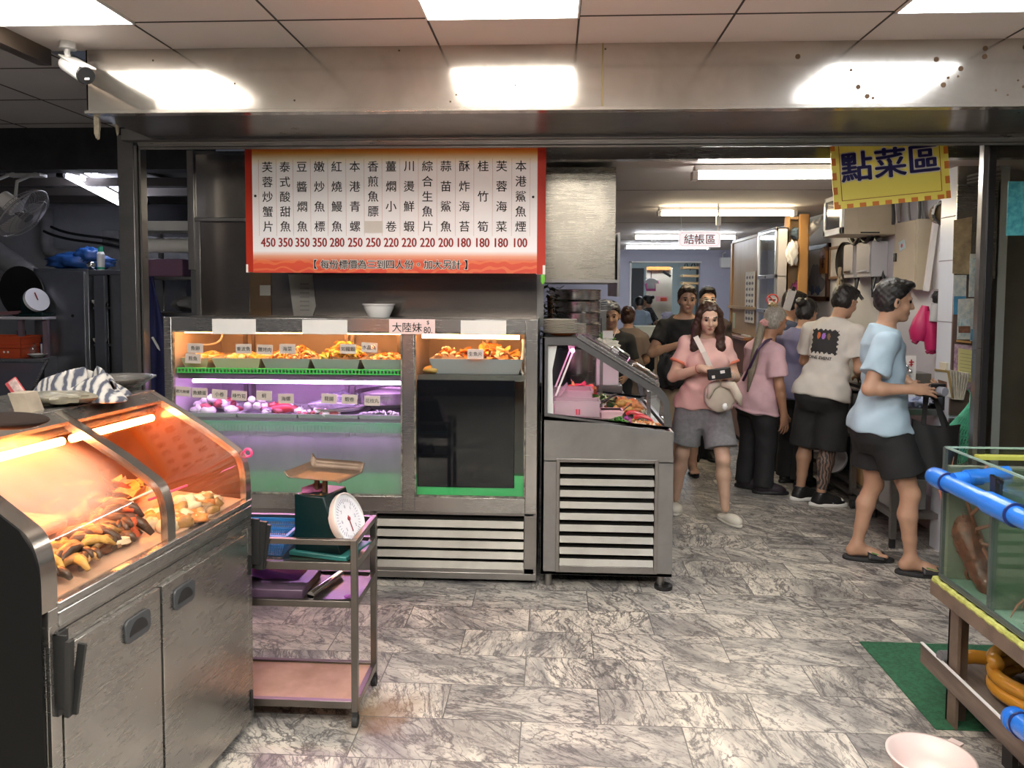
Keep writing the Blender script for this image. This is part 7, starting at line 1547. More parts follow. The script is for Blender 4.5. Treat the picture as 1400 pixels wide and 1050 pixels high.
def mesh_field(prims, h, wr=None, cuts=()):
    """smooth union of the primitives, meshed with surface nets -> (verts, quads)"""
    bs = [pbox(p) for p in prims if not p['sub']]; lo = np.min([b[0] for b in bs], 0)-2.5*h; hi = np.max([b[1] for b in bs], 0)+2.5*h
    n = np.ceil((hi-lo)/h).astype(int)+1
    ax = [(lo[i]+h*np.arange(n[i])).astype(np.float32) for i in range(3)]
    F = np.full(n, .2, np.float32)
    for p in prims:
        b0, b1 = pbox(p); pad = p['k']*1.2+2*h
        i0 = np.clip(np.floor((b0-pad-lo)/h).astype(int), 0, n-1); i1 = np.clip(np.ceil((b1+pad-lo)/h).astype(int)+1, 1, n)
        sl = tuple(slice(a, b) for a, b in zip(i0, i1))
        X, Y, Z = np.meshgrid(ax[0][sl[0]], ax[1][sl[1]], ax[2][sl[2]], indexing='ij', sparse=True)
        d = peval(p, X, Y, Z)
        F[sl] = -smin(-F[sl], d, p['k']) if p['sub'] else smin(F[sl], d, p['k'])
    if wr or cuts:
        X, Y, Z = np.meshgrid(*ax, indexing='ij', sparse=True)
        if wr:
            a, f, s = wr
            F += a*(np.sin(f*(X*1.1+Z*.55)+s+2*np.sin(f*.35*Z+s))*np.sin(f*.7*(Y*1.3-Z*.6)+1.7*s)+.5*np.sin(f*1.9*(Z*.8+Y*.5-X*.5)+s*3)*np.sin(f*.5*X+f*.6*Y))
        for q, nn in cuts: F = np.maximum(F, (X-q[0])*nn[0]+(Y-q[1])*nn[1]+(Z-q[2])*nn[2])
    I = F < 0
    cs = [(i, j, k) for i in (0, 1) for j in (0, 1) for k in (0, 1)]
    m = [n[i]-1 for i in range(3)]
    S = sum(I[i:m[0]+i, j:m[1]+j, k:m[2]+k].astype(np.int8) for i, j, k in cs)
    cells = np.argwhere((S > 0) & (S < 8))
    idx = np.full(m, -1, np.int32); idx[tuple(cells.T)] = np.arange(len(cells))
    val = {c: F[cells[:, 0]+c[0], cells[:, 1]+c[1], cells[:, 2]+c[2]] for c in cs}
    acc = np.zeros((len(cells), 3)); cnt = np.zeros(len(cells))
    for c in cs:
        for a in range(3):
            if c[a]: continue
            e = list(c); e[a] = 1; e = tuple(e); A, B = val[c], val[e]; x = (A < 0) != (B < 0)
            t = A[x]/(A[x]-B[x]); pos = np.tile(np.array(c, float), (x.sum(), 1)); pos[:, a] += t
            acc[x] += pos; cnt[x] += 1
    vs = lo+h*(cells+acc/cnt[:, None]); fs = []
    for a in range(3):
        b, c = (a+1) % 3, (a+2) % 3
        s0 = [slice(1, m[i]) for i in range(3)]; s0[a] = slice(0, m[a]); s1 = list(s0); s1[a] = slice(1, m[a]+1)
        A, B = I[tuple(s0)], I[tuple(s1)]
        for flip, msk in ((False, A & ~B), (True, ~A & B)):
            q = np.argwhere(msk)
            if not len(q): continue
            q = q+np.array([1 if i != a else 0 for i in range(3)])
            def g(db, dc):
                r = q.copy(); r[:, b] -= db; r[:, c] -= dc; return idx[tuple(r.T)]
            quad = np.stack([g(1, 1), g(0, 1), g(0, 0), g(1, 0)], 1)
            fs.append(quad[:, ::-1] if flip else quad)
    return vs, np.concatenate(fs)
def np_mesh(name, vs, fs, mats, mi=None):
    me = bpy.data.meshes.new(name); nv, nf = len(vs), len(fs)
    me.vertices.add(nv); me.vertices.foreach_set('co', vs.astype(np.float32).ravel())
    me.loops.add(nf*4); me.loops.foreach_set('vertex_index', fs.astype(np.int32).ravel())
    me.polygons.add(nf); me.polygons.foreach_set('loop_start', np.arange(0, nf*4, 4, dtype=np.int32)); me.polygons.foreach_set('loop_total', np.full(nf, 4, np.int32))
    for m in mats: me.materials.append(m)
    me.update(calc_edges=True)
    me.polygons.foreach_set('use_smooth', np.ones(nf, bool))
    if mi is not None: me.polygons.foreach_set('material_index', mi.astype(np.int32))
    me.validate(); me.update()
    return me
def skin_part(par, name, prims, h, mats, wr=None, cuts=(), label=None, paint=None):
    vs, fs = mesh_field(prims, h, wr, cuts)
    mi = None
    if paint:
        c = vs[fs].mean(1); mi = np.zeros(len(fs))
        for k, fn in enumerate(paint): mi[fn(c)] = k+1
    A = np.array(WM[par].inverted()); vs = vs@A[:3, :3].T+A[:3, 3]
    o = bpy.data.objects.new(name, np_mesh(name, vs, fs, mats, mi)); COL.objects.link(o); o.parent = par
    WM[o] = WM[par]; LOCAL[o] = False
    if label: o['label'] = label
    return o
def hand_prims(w, d, n, side, curl=.5, s=1., spread=1., curls=None):
    """palm, four fingers and a thumb; d points along the hand, n out of the palm, side = +1 when the thumb lies along cross(d, n)"""
    w = V(w); d = unit(d); n = unit(V(n)-d*(V(n)@d)); l = np.cross(d, n)*side; out = []
    out.append(EL(w+d*.048*s, (.038*s, .017*s, .05*s), np.array([l, n, d]), .015)); out.append(RC(w-d*.02*s, w+d*.03*s, .024*s, .024*s, .015))
    for i in range(4):
        c = (curls[i] if curls else curl); ln = (.043, .048, .045, .036)[i]*s; b = w+d*(.088-.004*abs(i-1))*s+l*(.030-.020*i)*s
        dd = unit(d+l*(.10-.07*i)*spread); 
        def rot(a): return dd*math.cos(a)+n*math.sin(a)
        p1 = b+rot(c*.7)*ln; p2 = p1+rot(c*1.6)*ln*.75; p3 = p2+rot(c*2.2)*ln*.45
        out += [RC(b-dd*.02*s, p1, .0095*s, .0085*s, .005), RC(p1, p2, .0085*s, .0078*s, .004), RC(p2, p3, .0078*s, .0066*s, .004)]
    tb = w+d*.022*s+l*.028*s; t1 = tb+unit(d*.75+l*.75+n*.25)*.042*s; t2 = t1+unit(d*.9+l*.25+n*(.3+.4*curl))*.034*s
    out += [RC(w+d*.015*s+l*.012*s, tb, .016*s, .014*s, .012), RC(tb, t1, .013*s, .0105*s, .008), RC(t1, t2, .0105*s, .008*s, .004)]
    return out
SKIN = lambda n, c: M(n, c, .5, noise=(7, .12), sss=.08)
HAIRK = M('black_hair', (.012, .010, .010), .42, noise=(60, .4), scale=(3, 3, .5), bump=(70, .3))
HAIRB = M('brown_hair', (.055, .022, .012), .4, noise=(50, .6), scale=(3, 3, .4), bump=(70, .35))
HAIRG = M('silver_hair', (.38, .35, .31), .5, noise=(50, .5), scale=(3, 3, .4), bump=(70, .35))
EYEM = M('eye_dark', (.02, .013, .01), .15); LIPM = M('lip_tone', (.34, .12, .10), .5); BROWM = M('eyebrow', (.03, .02, .018), .8)
def person(label, base, heading, J, head, skin, hair='short', hairm=None, b=1., hs=1., female=False, h=.0075, hands=None, feet=None, name='person', barefoot=True, brow=True, group=None, smile=0):
    """J: world joints P N shL shR elL elR wrL wrR hipL hipR knL knR anL anR. head: dict(c, yaw, pitch, roll). heading in degrees, 0 = +Y, positive turns left."""
    t = thing('person', label, 'person', base, group=group)
    a = math.radians(heading); f0 = V(-math.sin(a), math.cos(a), 0)
    J = {k: V(v) for k, v in J.items()}
    P, N = J['P'], J['N']; up = unit(N-P); T = frame(f0, up); R_, F_, U_ = T; Ln = np.linalg.norm(N-P); q = Ln/.49
    st = [(-.20, .10, .085, -.01), (-.13, .155, .115, -.015), (-.02, .168, .122, -.012), (.10, .150, .105, 0), (.19, .135, .095, .005), (.31, .148, .108, .0), (.41, .158, .105, -.01), (.47, .125, .08, -.012), (.52, .07, .055, -.01)]
    if female: st = [(z, w*(1.04 if z < .05 else .90), d*(1.03 if z < .05 else .93), o) for z, w, d, o in st]
    st = [(z*q, w*b, d*b, o) for z, w, d, o in st]
    pr = [LO(P, T, st, .03)]
    for s in ('L', 'R'):
        sh, el, wr, hp, kn, an = (J[k+s] for k in ('sh', 'el', 'wr', 'hip', 'kn', 'an'))
        pr += [RC(N-U_*.035+R_*(.05 if s == 'R' else -.05), sh, .048*b, .056*b, .04), RC(sh, lerp(sh, el, .5), .054*b, .047*b, .03), RC(lerp(sh, el, .5), el, .047*b, .038*b, .02), RC(el, lerp(el, wr, .3), .038*b, .040*b, .02), RC(lerp(el, wr, .3), wr, .040*b, .026*b, .015)]
        mid = lerp(hp, kn, .45); bk = -unit(np.cross(unit(an-kn), np.cross(F_, unit(an-kn)))); bk = -F_
        pr += [RC(hp, mid, .092*b, .078*b, .04), RC(mid, kn, .078*b, .053*b, .03), EL(kn+F_*.008, (.05*b, .052*b, .055*b), None, .02), RC(kn, lerp(kn, an, .33)+bk*.014, .050*b, .055*b, .02), RC(lerp(kn, an, .33)+bk*.014, lerp(kn, an, .7)+bk*.004, .055*b, .040*b, .02), RC(lerp(kn, an, .7)+bk*.004, an, .040*b, .033*b, .015)]
        fd = V((feet or {}).get(s, f0)); fd = unit(fd)
        if barefoot:
            hl = an-fd*.03+V(0, 0, -.045); bl = an+fd*.115+V(0, 0, -.055); gn = np.cross(fd, V(0, 0, 1))*(1 if s == 'R' else -1)
            pr += [RC(an, hl, .034, .030, .02), RC(an+V(0, 0, -.02), lerp(hl, bl, .75)+V(0, 0, .008), .032, .026, .03), RC(hl, bl, .028, .022, .02), RC(lerp(hl, bl, .8)+gn*.02, bl+gn*.022, .022, .018, .02), RC(lerp(hl, bl, .8)-gn*.015, bl-gn*.015, .022, .02, .02)]
            for i in range(5): pr.append(RC(bl+gn*(-.032+.016*i), bl+gn*(-.036+.0175*i)+fd*(.045-.006*i)+V(0, 0, -.004), .0115 if i else .0135, .009 if i else .012, .006))
    if female:
        for s in (-1, 1): pr.append(EL(P+U_*.30*q+R_*s*.075*b+F_*.085*b, (.062, .055, .06), T, .04))
    for s in (-1, 1): pr.append(EL(P-U_*.06*q+R_*s*.075*b-F_*.075*b, (.085*b, .07*b, .09*b), T, .05))
    # head
    hc = V(head['c']); ya = a+math.radians(head.get('yaw', 0)); pt = math.radians(head.get('pitch', 0))
    hf = V(-math.sin(ya)*math.cos(pt), math.cos(ya)*math.cos(pt), math.sin(pt)); hu = V(math.sin(ya)*math.sin(pt), -math.cos(ya)*math.sin(pt), math.cos(pt)); H = np.array([np.cross(hf, hu), hf, hu])
    def hd(x, y, z): return hc+(H[0]*x+H[1]*y+H[2]*z)*hs
    e = lambda c, r, **k: EL(hd(*c), tuple(v*hs for v in r), H, **k)
    pr += [RC(N-U_*.03, hd(0, -.02, -.06), .056*b, .050*b if not female else .043, .03)]
    pr += [e((0, -.012, .03), (.074, .093, .086), k=.02), e((0, .022, -.04), (.056, .066, .072), k=.03), e((0, .066, -.092), (.026, .024, .02), k=.025)]
    pr += [e((.034, .062, -.028), (.022, .022, .022), k=.02), e((-.034, .062, -.028), (.022, .022, .022), k=.02)]
    pr += [RC(hd(0, .086, .012), hd(0, .104, -.026), .009*hs, .0125*hs, .012), e((.011, .092, -.030), (.009, .010, .008), k=.008), e((-.011, .092, -.030), (.009, .010, .008), k=.008)]
    pr += [RC(hd(-.045, .07, .024), hd(-.015, .084, .022), .009*hs, .009*hs, .012), RC(hd(.045, .07, .024), hd(.015, .084, .022), .009*hs, .009*hs, .012)]
    pr += [e((.03, .092, .004), (.014, .014, .010), k=.012, sub=True), e((-.03, .092, .004), (.014, .014, .010), k=.012, sub=True)]
    pr += [e((0, .084, -.056), (.022, .012, .007), k=.006), e((0, .083, -.067), (.019, .012, .007), k=.006)]
    for s in (-1, 1): pr += [e((s*.074, -.005, -.012), (.010, .02, .032), k=.008), e((s*.081, .004, -.010), (.006, .010, .018), k=.005, sub=True)]
    for s in ('L', 'R'):
        hh = (hands or {}).get(s, {}); wr, el = J['wr'+s], J['el'+s]; d = V(hh.get('d', unit(wr-el))); n = V(hh.get('n', R_*(-1 if s == 'R' else 1)+F_*-.2))
        side = 1 if np.cross(unit(d), unit(n-unit(d)*(n@unit(d)))) @ V(hh.get('thumb', F_)) > 0 else -1
        pr += hand_prims(wr, d, n, side, hh.get('curl', .45), .98 if not female else .9, hh.get('spread', 1.), hh.get('curls'))
    def loc(c): x = (c-hc)@H.T/hs; return x
    def lips(c): x = loc(c); return (np.abs(x[:, 0]) < .024) & (x[:, 1] > .07) & (x[:, 2] < -.050) & (x[:, 2] > -.073) & (np.abs(x[:, 0])/.024+np.abs(x[:, 2]+.0615)/.0125 < 1.05)
    def brows(c): x = loc(c); ax_ = np.abs(x[:, 0]); return (ax_ > .014) & (ax_ < .047) & (x[:, 1] > .05) & (np.abs(x[:, 2]-.028+.10*(ax_-.03)*np.sign(ax_-.03)) < .0045)
    skin_part(t, 'body', pr, h, [skin, LIPM, BROWM if brow else skin], paint=[lips, brows])
    for s in (-1, 1):
        part(t, 'eye', MB().blob(hd(s*.030, .0745, .004), .0105*hs, 0, 0, 8), EYEM, smooth=True)
    # hair
    hm = hairm or HAIRK
    cap = [e((0, -.016, .038), (.083, .100, .092), k=.01)]
    def pl(p, n): return (hd(*p), H.T@unit(n))
    if hair == 'short': skin_part(t, 'hair', [EL(hd(0, -.016, .038), tuple(v*hs for v in (.083, .102, .094)), H, .01, [pl((0, .045, .045), (0, .75, -.62))]), EL(hd(0, -.03, -.02), tuple(v*hs for v in (.080, .075, .06)), H, .02, [pl((0, .002, 0), (0, 1, -.12))]), EL(hd(0, .05, .10), tuple(v*hs for v in (.06, .045, .025)), H, .02)], h*.85, [hm], (.0025, 120, 1.))
    if hair in ('long', 'bun', 'pony'):
        hp_ = [EL(hd(0, -.016, .036), tuple(v*hs for v in (.084, .103, .093)), H, .01, [pl((0, .052, .055), (0, .8, -.6))]), EL(hd(0, -.035, -.02), tuple(v*hs for v in (.080, .075, .075)), H, .02, [pl((0, .0, 0), (0, 1, -.12))])]
        if hair == 'long':
            for s in (-1, 1): hp_ += [RC(hd(s*.07, .02, .04), hd(s*.088, .01, -.08), .03*hs, .035*hs, .03), RC(hd(s*.088, .01, -.08), hd(s*.095, .045, -.22), .035*hs, .036*hs, .03), RC(hd(s*.095, .045, -.22), hd(s*.085, .07, -.30), .036*hs, .02*hs, .03)]
            hp_ += [RC(hd(0, -.09, .0), hd(0, -.08, -.24), .06*hs, .05*hs, .04)]
        if hair == 'bun': hp_ += [EL(hd(0, -.135, .045), (.045*hs, .036*hs, .042*hs), H, .012)]
        if hair == 'pony': hp_ += [EL(hd(0, -.075, .10), (.03*hs, .03*hs, .026*hs), H, .012)]
        skin_part(t, 'hair', hp_, h*.85, [hm], (.003, 110, 2.))
    return dict(t=t, J=J, T=T, q=q, P=P, N=N, U=U_, F=F_, R=R_, st=st, b=b, hd=hd, H=H, hs=hs, h=h, female=female, pr=pr)
def shirt(p, mat, name='shirt', hem=-.20, ease=.014, sleeve=.62, flare=.02, wr=(.004, 38, 1.), sl_r=(.066, .076), neck=.0, label=None, mats=None, paint=None):
    J, P, U, F, R = p['J'], p['P'], p['U'], p['F'], p['R']; q, b = p['q'], p['b']
    lowe = lambda z: ease+.015*np.clip((.22*q-z)/(.12*q), 0, 1)
    st = [(z, w+lowe(z), d+lowe(z), o) for z, w, d, o in p['st'] if z > max(-.14*q, hem*q+.01)]
    zb = [x[0] for x in p['st']]; wb = np.interp(max(hem*q, -.03*q), zb, [x[1] for x in p['st']]); db = np.interp(max(hem*q, -.03*q), zb, [x[2] for x in p['st']])
    st = [(hem*q, max(wb+lowe(hem*q)+flare*.6, st[0][1] if hem < -.02 else 0), db+lowe(hem*q)+flare*.6, -.010)]+st
    st[-1] = (st[-1][0]-.0, st[-1][1]+.01, st[-1][2]+.005, st[-1][3])
    pr = [LO(P, p['T'], st, .02)]
    hc_ = [(P+U*hem*q, -U)]
    for s in ('L', 'R'): pr.append(RC(J['hip'+s], lerp(J['hip'+s], J['kn'+s], .35), .094*b+.027, .086*b+.027, .04, hc_))
    for s in (-1, 1): pr.append(EL(P-U*.06*q+R*s*.075*b-F*.075*b, (.085*b+.031, .07*b+.026, .09*b+.034), p['T'], .05, hc_))
    if p['female']:
        for s in (-1, 1): pr.append(EL(P+U*.30*q+R*s*.075*b+F*.085*b, (.066+ease*.6, .058+ease, .066+ease), p['T'], .05))
    for s in ('L', 'R'):
        sh, el = J['sh'+s], J['el'+s]; d = unit(el-sh); e = lerp(sh, el, sleeve)
        pr += [RC(p['N']-U*.03+R*(.05 if s == 'R' else -.05), sh, .048*b+ease*.7, .060*b+ease*.4, .04), RC(sh, e+d*.05, sl_r[0]*b, sl_r[1]*b, .025, [(e, d)])]
    return skin_part(p['t'], name, pr, p['h'], mats or [mat], wr, [(p['N']+U*(.012+neck)+F*.02, unit(U+F*.35))], label, paint)
def sleeve_band(p, mat, sleeve, r, name='sleeve_trim'):
    for s in ('L', 'R'):
        sh, el = p['J']['sh'+s], p['J']['el'+s]; d = unit(el-sh); e = lerp(sh, el, sleeve); x, y, _ = basis(d)
        part(p['t'], name, MB().lathe([(r-.008, -.016), (r, -.016), (r+.002, .001), (r-.006, .002)], e, 28, d), mat, smooth=True)
def bottoms(p, mat, name, t_end, top=.02, ease=.018, flare=.02, wr=(.003, 30, 2.), label=None, full=False):
    """shorts or trousers: legs cut at fraction t_end of thigh (shorts) or run to the ankles"""
    J, P, U, F, R, b, q = p['J'], p['P'], p['U'], p['F'], p['R'], p['b'], p['q']
    st = [(z, w+ease, d+ease, o) for z, w, d, o in p['st'] if z <= .06*q]+[(top*q+.08, p['st'][3][1]+ease*.5, p['st'][3][2]+ease*.5, 0)]
    pr = [LO(P, p['T'], st, .03)]
    but = [EL(P-U*.06*q+R*s*.075*b-F*.075*b, (.085*b+ease*.85, .07*b+ease*.6, .09*b+ease*.85), p['T'], .06) for s in (-1, 1)]
    for s in ('L', 'R'):
        hp, kn, an = J['hip'+s], J['kn'+s], J['an'+s]
        if full:
            e = an+V(0, 0, .0); d = unit(an-kn)
            pr += [RC(hp, lerp(hp, kn, .5), .092*b+ease, .080*b+ease, .04), RC(lerp(hp, kn, .5), kn, .080*b+ease, .062*b+ease, .03), RC(kn, an+d*.06, .062*b+ease, .050*b+ease+flare, .03, [(an+d*t_end, d)])]
        else:
            d = unit(kn-hp); e = lerp(hp, kn, t_end)
            pr += [RC(hp, e+d*.06, .094*b+ease, .082*b+ease+flare, .035, [(e, d)])]
    return skin_part(p['t'], name, pr+but, p['h'], [mat], wr, label=label)
def shoe(p, s, fd, kind, mat, sole, name, an=None, accent=None):
    an = p['J']['an'+s] if an is None else V(an); fd = unit(fd); g = np.cross(fd, V(0, 0, 1)); R = np.array([g, fd, V(0, 0, 1)]); t = p['t']; b0 = V(an[0], an[1], 0)
    c = b0+fd*.055
    if kind == 'sneaker':
        o = skin_part(t, name, [RC(an+V(0, 0, -.0), an+V(0, 0, -.04)-fd*.015, .044, .046, .02, [(an+V(0, 0, .012), V(0, 0, 1))]), EL(c+V(0, 0, .035), (.047, .125, .04), R, .03), RC(an+V(0, 0, -.01), c+fd*.06+V(0, 0, .04), .042, .034, .03, [(an+V(0, 0, .012), V(0, 0, 1))])], .006, [mat], cuts=[(b0+V(0, 0, .018), V(0, 0, -1))])
        skin_sub(o, 'sole', [EL(c+V(0, 0, .012), (.052, .145, .06), R, .02)], .006, [sole], [(b0+V(0, 0, .030), V(0, 0, 1)), (b0, V(0, 0, -1))])
        if accent:
            skin_sub(o, 'panel', [EL(c+fd*.02+V(0, 0, .036), (.0495, .055, .022), R, .02)], .006, [accent], [(b0+V(0, 0, .03), V(0, 0, -1))])
            skin_sub(o, 'toe_panel', [EL(c+fd*.085+V(0, 0, .040), (.034, .035, .03), R, .02)], .006, [accent], [(b0+V(0, 0, .045), V(0, 0, -1))])
    elif kind == 'clog':
        o = skin_part(t, name, [EL(c+fd*.05+V(0, 0, .035), (.05, .085, .04), R, .03), EL(c-fd*.04+V(0, 0, .022), (.046, .095, .026), R, .03)], .006, [mat], cuts=[(b0+V(0, 0, .012), V(0, 0, -1))])
        skin_sub(o, 'sole', [EL(c+V(0, 0, .01), (.053, .142, .05), R, .02)], .006, [sole], [(b0+V(0, 0, .022), V(0, 0, 1)), (b0, V(0, 0, -1))])
    elif kind == 'slide':
        o = skin_part(t, name, [EL(c+fd*.01+V(0, 0, .01), (.052, .148, .06), R, .02)], .006, [sole], cuts=[(b0+V(0, 0, .026), V(0, 0, 1)), (b0, V(0, 0, -1))])
        q = part(o, 'strap', MB().grid(lambda u, v: c+fd*(.0+.10*v)+g*.055*math.cos(PI*u)+V(0, 0, .018+(.052-.018*v)*math.sin(PI*u)), 16, 6), mat, smooth=True)
        m_ = q.modifiers.new('thickness', 'SOLIDIFY'); m_.thickness = .006; m_.offset = 1
        if accent:
            q2 = MB()
            for k in range(4):
                u0 = .22+.16*k; q2.grid(lambda u, v, u0=u0: c+fd*(.02+.06*v)+g*.0585*math.cos(PI*(u0+.05*u))+V(0, 0, .024+(.053-.018*v)*math.sin(PI*(u0+.05*u))), 2, 4)
            part(o, 'stripe', q2, accent, smooth=True)
    elif kind == 'flipflop':
        o = skin_part(t, name, [EL(c+fd*.005+V(0, 0, .006), (.046, .135, .05), R, .02)], .006, [sole], cuts=[(b0+V(0, 0, .016), V(0, 0, 1)), (b0, V(0, 0, -1))])
        part(o, 'thong', MB().tube([c-g*.045+V(0, 0, .015), c+fd*.05+g*.0+V(0, 0, .055), c+fd*.085+V(0, 0, .02)], .006).tube([c+g*.045+V(0, 0, .015), c+fd*.05+V(0, 0, .055)], .006), mat)
    return o
def skin_sub(par, name, prims, h, mats, cuts): return skin_part(par, name, prims, h, mats, None, cuts)
# ================================================================ the people
PALE = SKIN('pale_skin', (.62, .40, .29)); MID = SKIN('mid_skin', (.50, .29, .19)); TAN_ = SKIN('tanned_skin', (.40, .21, .13))
# woman in the pink ringer tee
p = person('woman in pink ringer tee and grey denim shorts looking down at a black pouch', (1.09, 5.6, 0), 180,
    dict(P=(1.09, 5.62, .85), N=(1.095, 5.60, 1.305), shR=(.965, 5.60, 1.255), shL=(1.225, 5.60, 1.25), elR=(.86, 5.57, 1.02), elL=(1.305, 5.58, 1.02), wrR=(1.03, 5.37, 1.105), wrL=(1.215, 5.39, 1.045),
         hipR=(1.005, 5.63, .80), hipL=(1.175, 5.62, .80), knR=(.955, 5.66, .45), knL=(1.215, 5.50, .44), anR=(.925, 5.75, .09), anL=(1.235, 5.49, .09)),
    dict(c=(1.10, 5.53, 1.45), pitch=-16), PALE, 'long', HAIRB, b=.93, hs=.95, female=True, barefoot=False,
    hands=dict(R=dict(d=(.9, -.35, -.25), n=(.1, .5, -.85), thumb=(.2, 1, .2), curl=.55), L=dict(d=(-.93, -.3, .05), n=(0, .2, .95), thumb=(0, -1, .3), curl=.6)))
shirt(p, M('pink_cotton', (.66, .40, .36), .85, noise=(9, .08)), 'tee_shirt', hem=-.05, sleeve=.58, flare=.008, wr=(.006, 34, 1.), sl_r=(.060, .068))
sleeve_band(p, M('orange_rib', (.62, .17, .10), .85), .58, .068)
bottoms(p, M('grey_denim', (.22, .22, .23), .8, noise=(30, .25)), 'shorts', .78, flare=.025)
CLOG = M('cream_clog', (.66, .62, .54), .5)
shoe(p, 'R', (-.15, -1, 0), 'clog', CLOG, CLOG, 'clog'); shoe(p, 'L', (.35, -.94, 0), 'clog', CLOG, CLOG, 'clog')
part(p['t'], 'bracelet', MB().lathe([(.030, -.004), (.033, 0), (.030, .004)], lerp(p['J']['elR'], p['J']['wrR'], .88), 18, unit(p['J']['wrR']-p['J']['elR'])), M('reddish_bead', (.30, .08, .05), .4))
part(p['t'], 'wrist_strap', MB().lathe([(.034, -.018), (.037, 0), (.034, .018)], lerp(p['J']['elL'], p['J']['wrL'], .85), 18, unit(p['J']['wrL']-p['J']['elL'])), M('silver_strap', (.6, .6, .62), .3, .6))
pc = thing('black_pouch', 'small black printed pouch held by the woman in pink', 'pouch', (1.14, 5.34, 1.05))
part(pc, 'pouch', MB().bar((1.06, 5.325, 1.062), (1.215, 5.315, 1.085), .045, .075), M('black_leather', (.015, .014, .014), .35), bev=.006)
part(pc, 'flower_print', MB().bar((1.085, 5.300, 1.05), (1.105, 5.299, 1.053), .002, .02), PAPER); part(pc, 'flower_print', MB().bar((1.14, 5.297, 1.085), (1.17, 5.295, 1.09), .002, .02), PAPER)
CAN = M('cream_canvas', (.64, .56, .46), .85, noise=(12, .1))
bg = thing('crossbody_bag', 'cream rabbit eared crossbody bag on the woman in pink', 'bag', (1.21, 5.42, .80))
bc = V((1.166, 5.42, 0.907))
part(bg, 'bag', MB().blob(bc, (.115, .055, .115), 3, .08, 16), CAN, smooth=True)
part(bg, 'ear', MB().tube([bc+V(.0, -.05, .09), bc+V(.07, -.065, .08), bc+V(.115, -.06, .0), bc+V(.135, -.05, -.06)], [.02, .034, .03, .008], 10), CAN, smooth=True)
part(bg, 'ear', MB().tube([bc+V(-.02, -.05, .09), bc+V(-.07, -.06, .07), bc+V(-.09, -.055, -.01)], [.02, .03, .012], 10), CAN, smooth=True)
part(bg, 'charm', MB().blob(bc+V(.02, -.075, -.065), (.018, .012, .022), 3, .2, 8), WHITEP)
part(bg, 'strap', MB().bar((1.001, 5.53, 1.336), (1.053, 5.44, 1.208), .006, .036, up=(1, 0, .5)).bar((1.053, 5.44, 1.213), (1.106, 5.44, 1.09), .006, .036, up=(1, 0, .5)).bar((1.106, 5.44, 1.095), (1.134, 5.42, 0.979), .006, .036, up=(1, 0, .3)), M('cream_strap', (.66, .60, .55), .8))
# man in black behind her
p = person('man in black tee with one hand on his chest behind the woman in pink', (1.17, 6.9, 0), 180,
    dict(P=(1.18, 6.92, .90), N=(1.16, 6.90, 1.40), shR=(.985, 6.90, 1.32), shL=(1.335, 6.90, 1.32), elR=(.865, 6.78, 1.10), elL=(1.41, 6.92, 1.05), wrR=(1.07, 6.68, 1.175), wrL=(1.38, 6.78, .84),
         hipR=(1.09, 6.93, .86), hipL=(1.27, 6.93, .86), knR=(1.08, 6.90, .48), knL=(1.27, 6.90, .48), anR=(1.07, 6.95, .095), anL=(1.26, 6.93, .095)),
    dict(c=(1.175, 6.85, 1.57), pitch=-8), MID, 'short', M('brown_black_hair', (.05, .03, .02), .5, noise=(60, .4)), b=1.05,
    hands=dict(R=dict(d=(.95, -.15, .05), n=(.1, .95, -.2), thumb=(0, 0, 1), curl=.5, spread=1.4)))
shirt(p, M('black_cotton', (.013, .013, .014), .85), 'tee_shirt', hem=-.10, sleeve=.62, flare=.02)
bottoms(p, M('tan_cotton', (.36, .29, .19), .8), 'shorts', .98, flare=.03)
for s in 'RL': shoe(p, s, (0, -1, 0), 'flipflop', BLACK, BLACK, 'flip_flop')
solo('black_shoulder_bag', MB().blob((1.02, 6.72, 0.955), (.10, .06, .17), 5, .18, 14).blob((0.965, 6.74, 1.074), (.04, .04, .06), 4, .2, 10), M('black_nylon', (.012, .012, .013), .6), 'slouchy black bag at the hip of the man in black', 'bag')
# person with glasses behind
p = person('person in glasses almost hidden behind the man in black', (1.46, 7.55, 0), 180,
    dict(P=(1.46, 7.57, .88), N=(1.47, 7.55, 1.38), shR=(1.30, 7.55, 1.31), shL=(1.64, 7.55, 1.31), elR=(1.25, 7.57, 1.03), elL=(1.69, 7.57, 1.03), wrR=(1.25, 7.48, .80), wrL=(1.68, 7.48, .80),
         hipR=(1.38, 7.57, .84), hipL=(1.55, 7.57, .84), knR=(1.38, 7.55, .46), knL=(1.55, 7.55, .46), anR=(1.38, 7.58, .09), anL=(1.55, 7.58, .09)),
    dict(c=(1.485, 7.52, 1.565), pitch=-5), MID, 'short', HAIRK, h=.011, barefoot=False)
shirt(p, M('dark_brown_cotton', (.05, .035, .03), .85), 'tee_shirt'); bottoms(p, M('black_trousers', (.012, .012, .014), .8), 'trousers', .6, full=True)
for s in 'RL': shoe(p, s, (0, -1, 0), 'sneaker', BLACK, BLACK, 'shoe')
g = MB()
for s in (-1, 1): g.tube([p['hd'](s*.031+.026*math.cos(x), .105, .004+.019*math.sin(x)) for x in np.linspace(0, 2*PI, 15)[:-1]], .003, 6, True); g.bar(p['hd'](s*.057, .10, .008), p['hd'](s*.080, 0, .005), .003)
part(p['t'], 'glasses', g, M('pale_spectacle_frame', (.6, .58, .55), .3, .5))
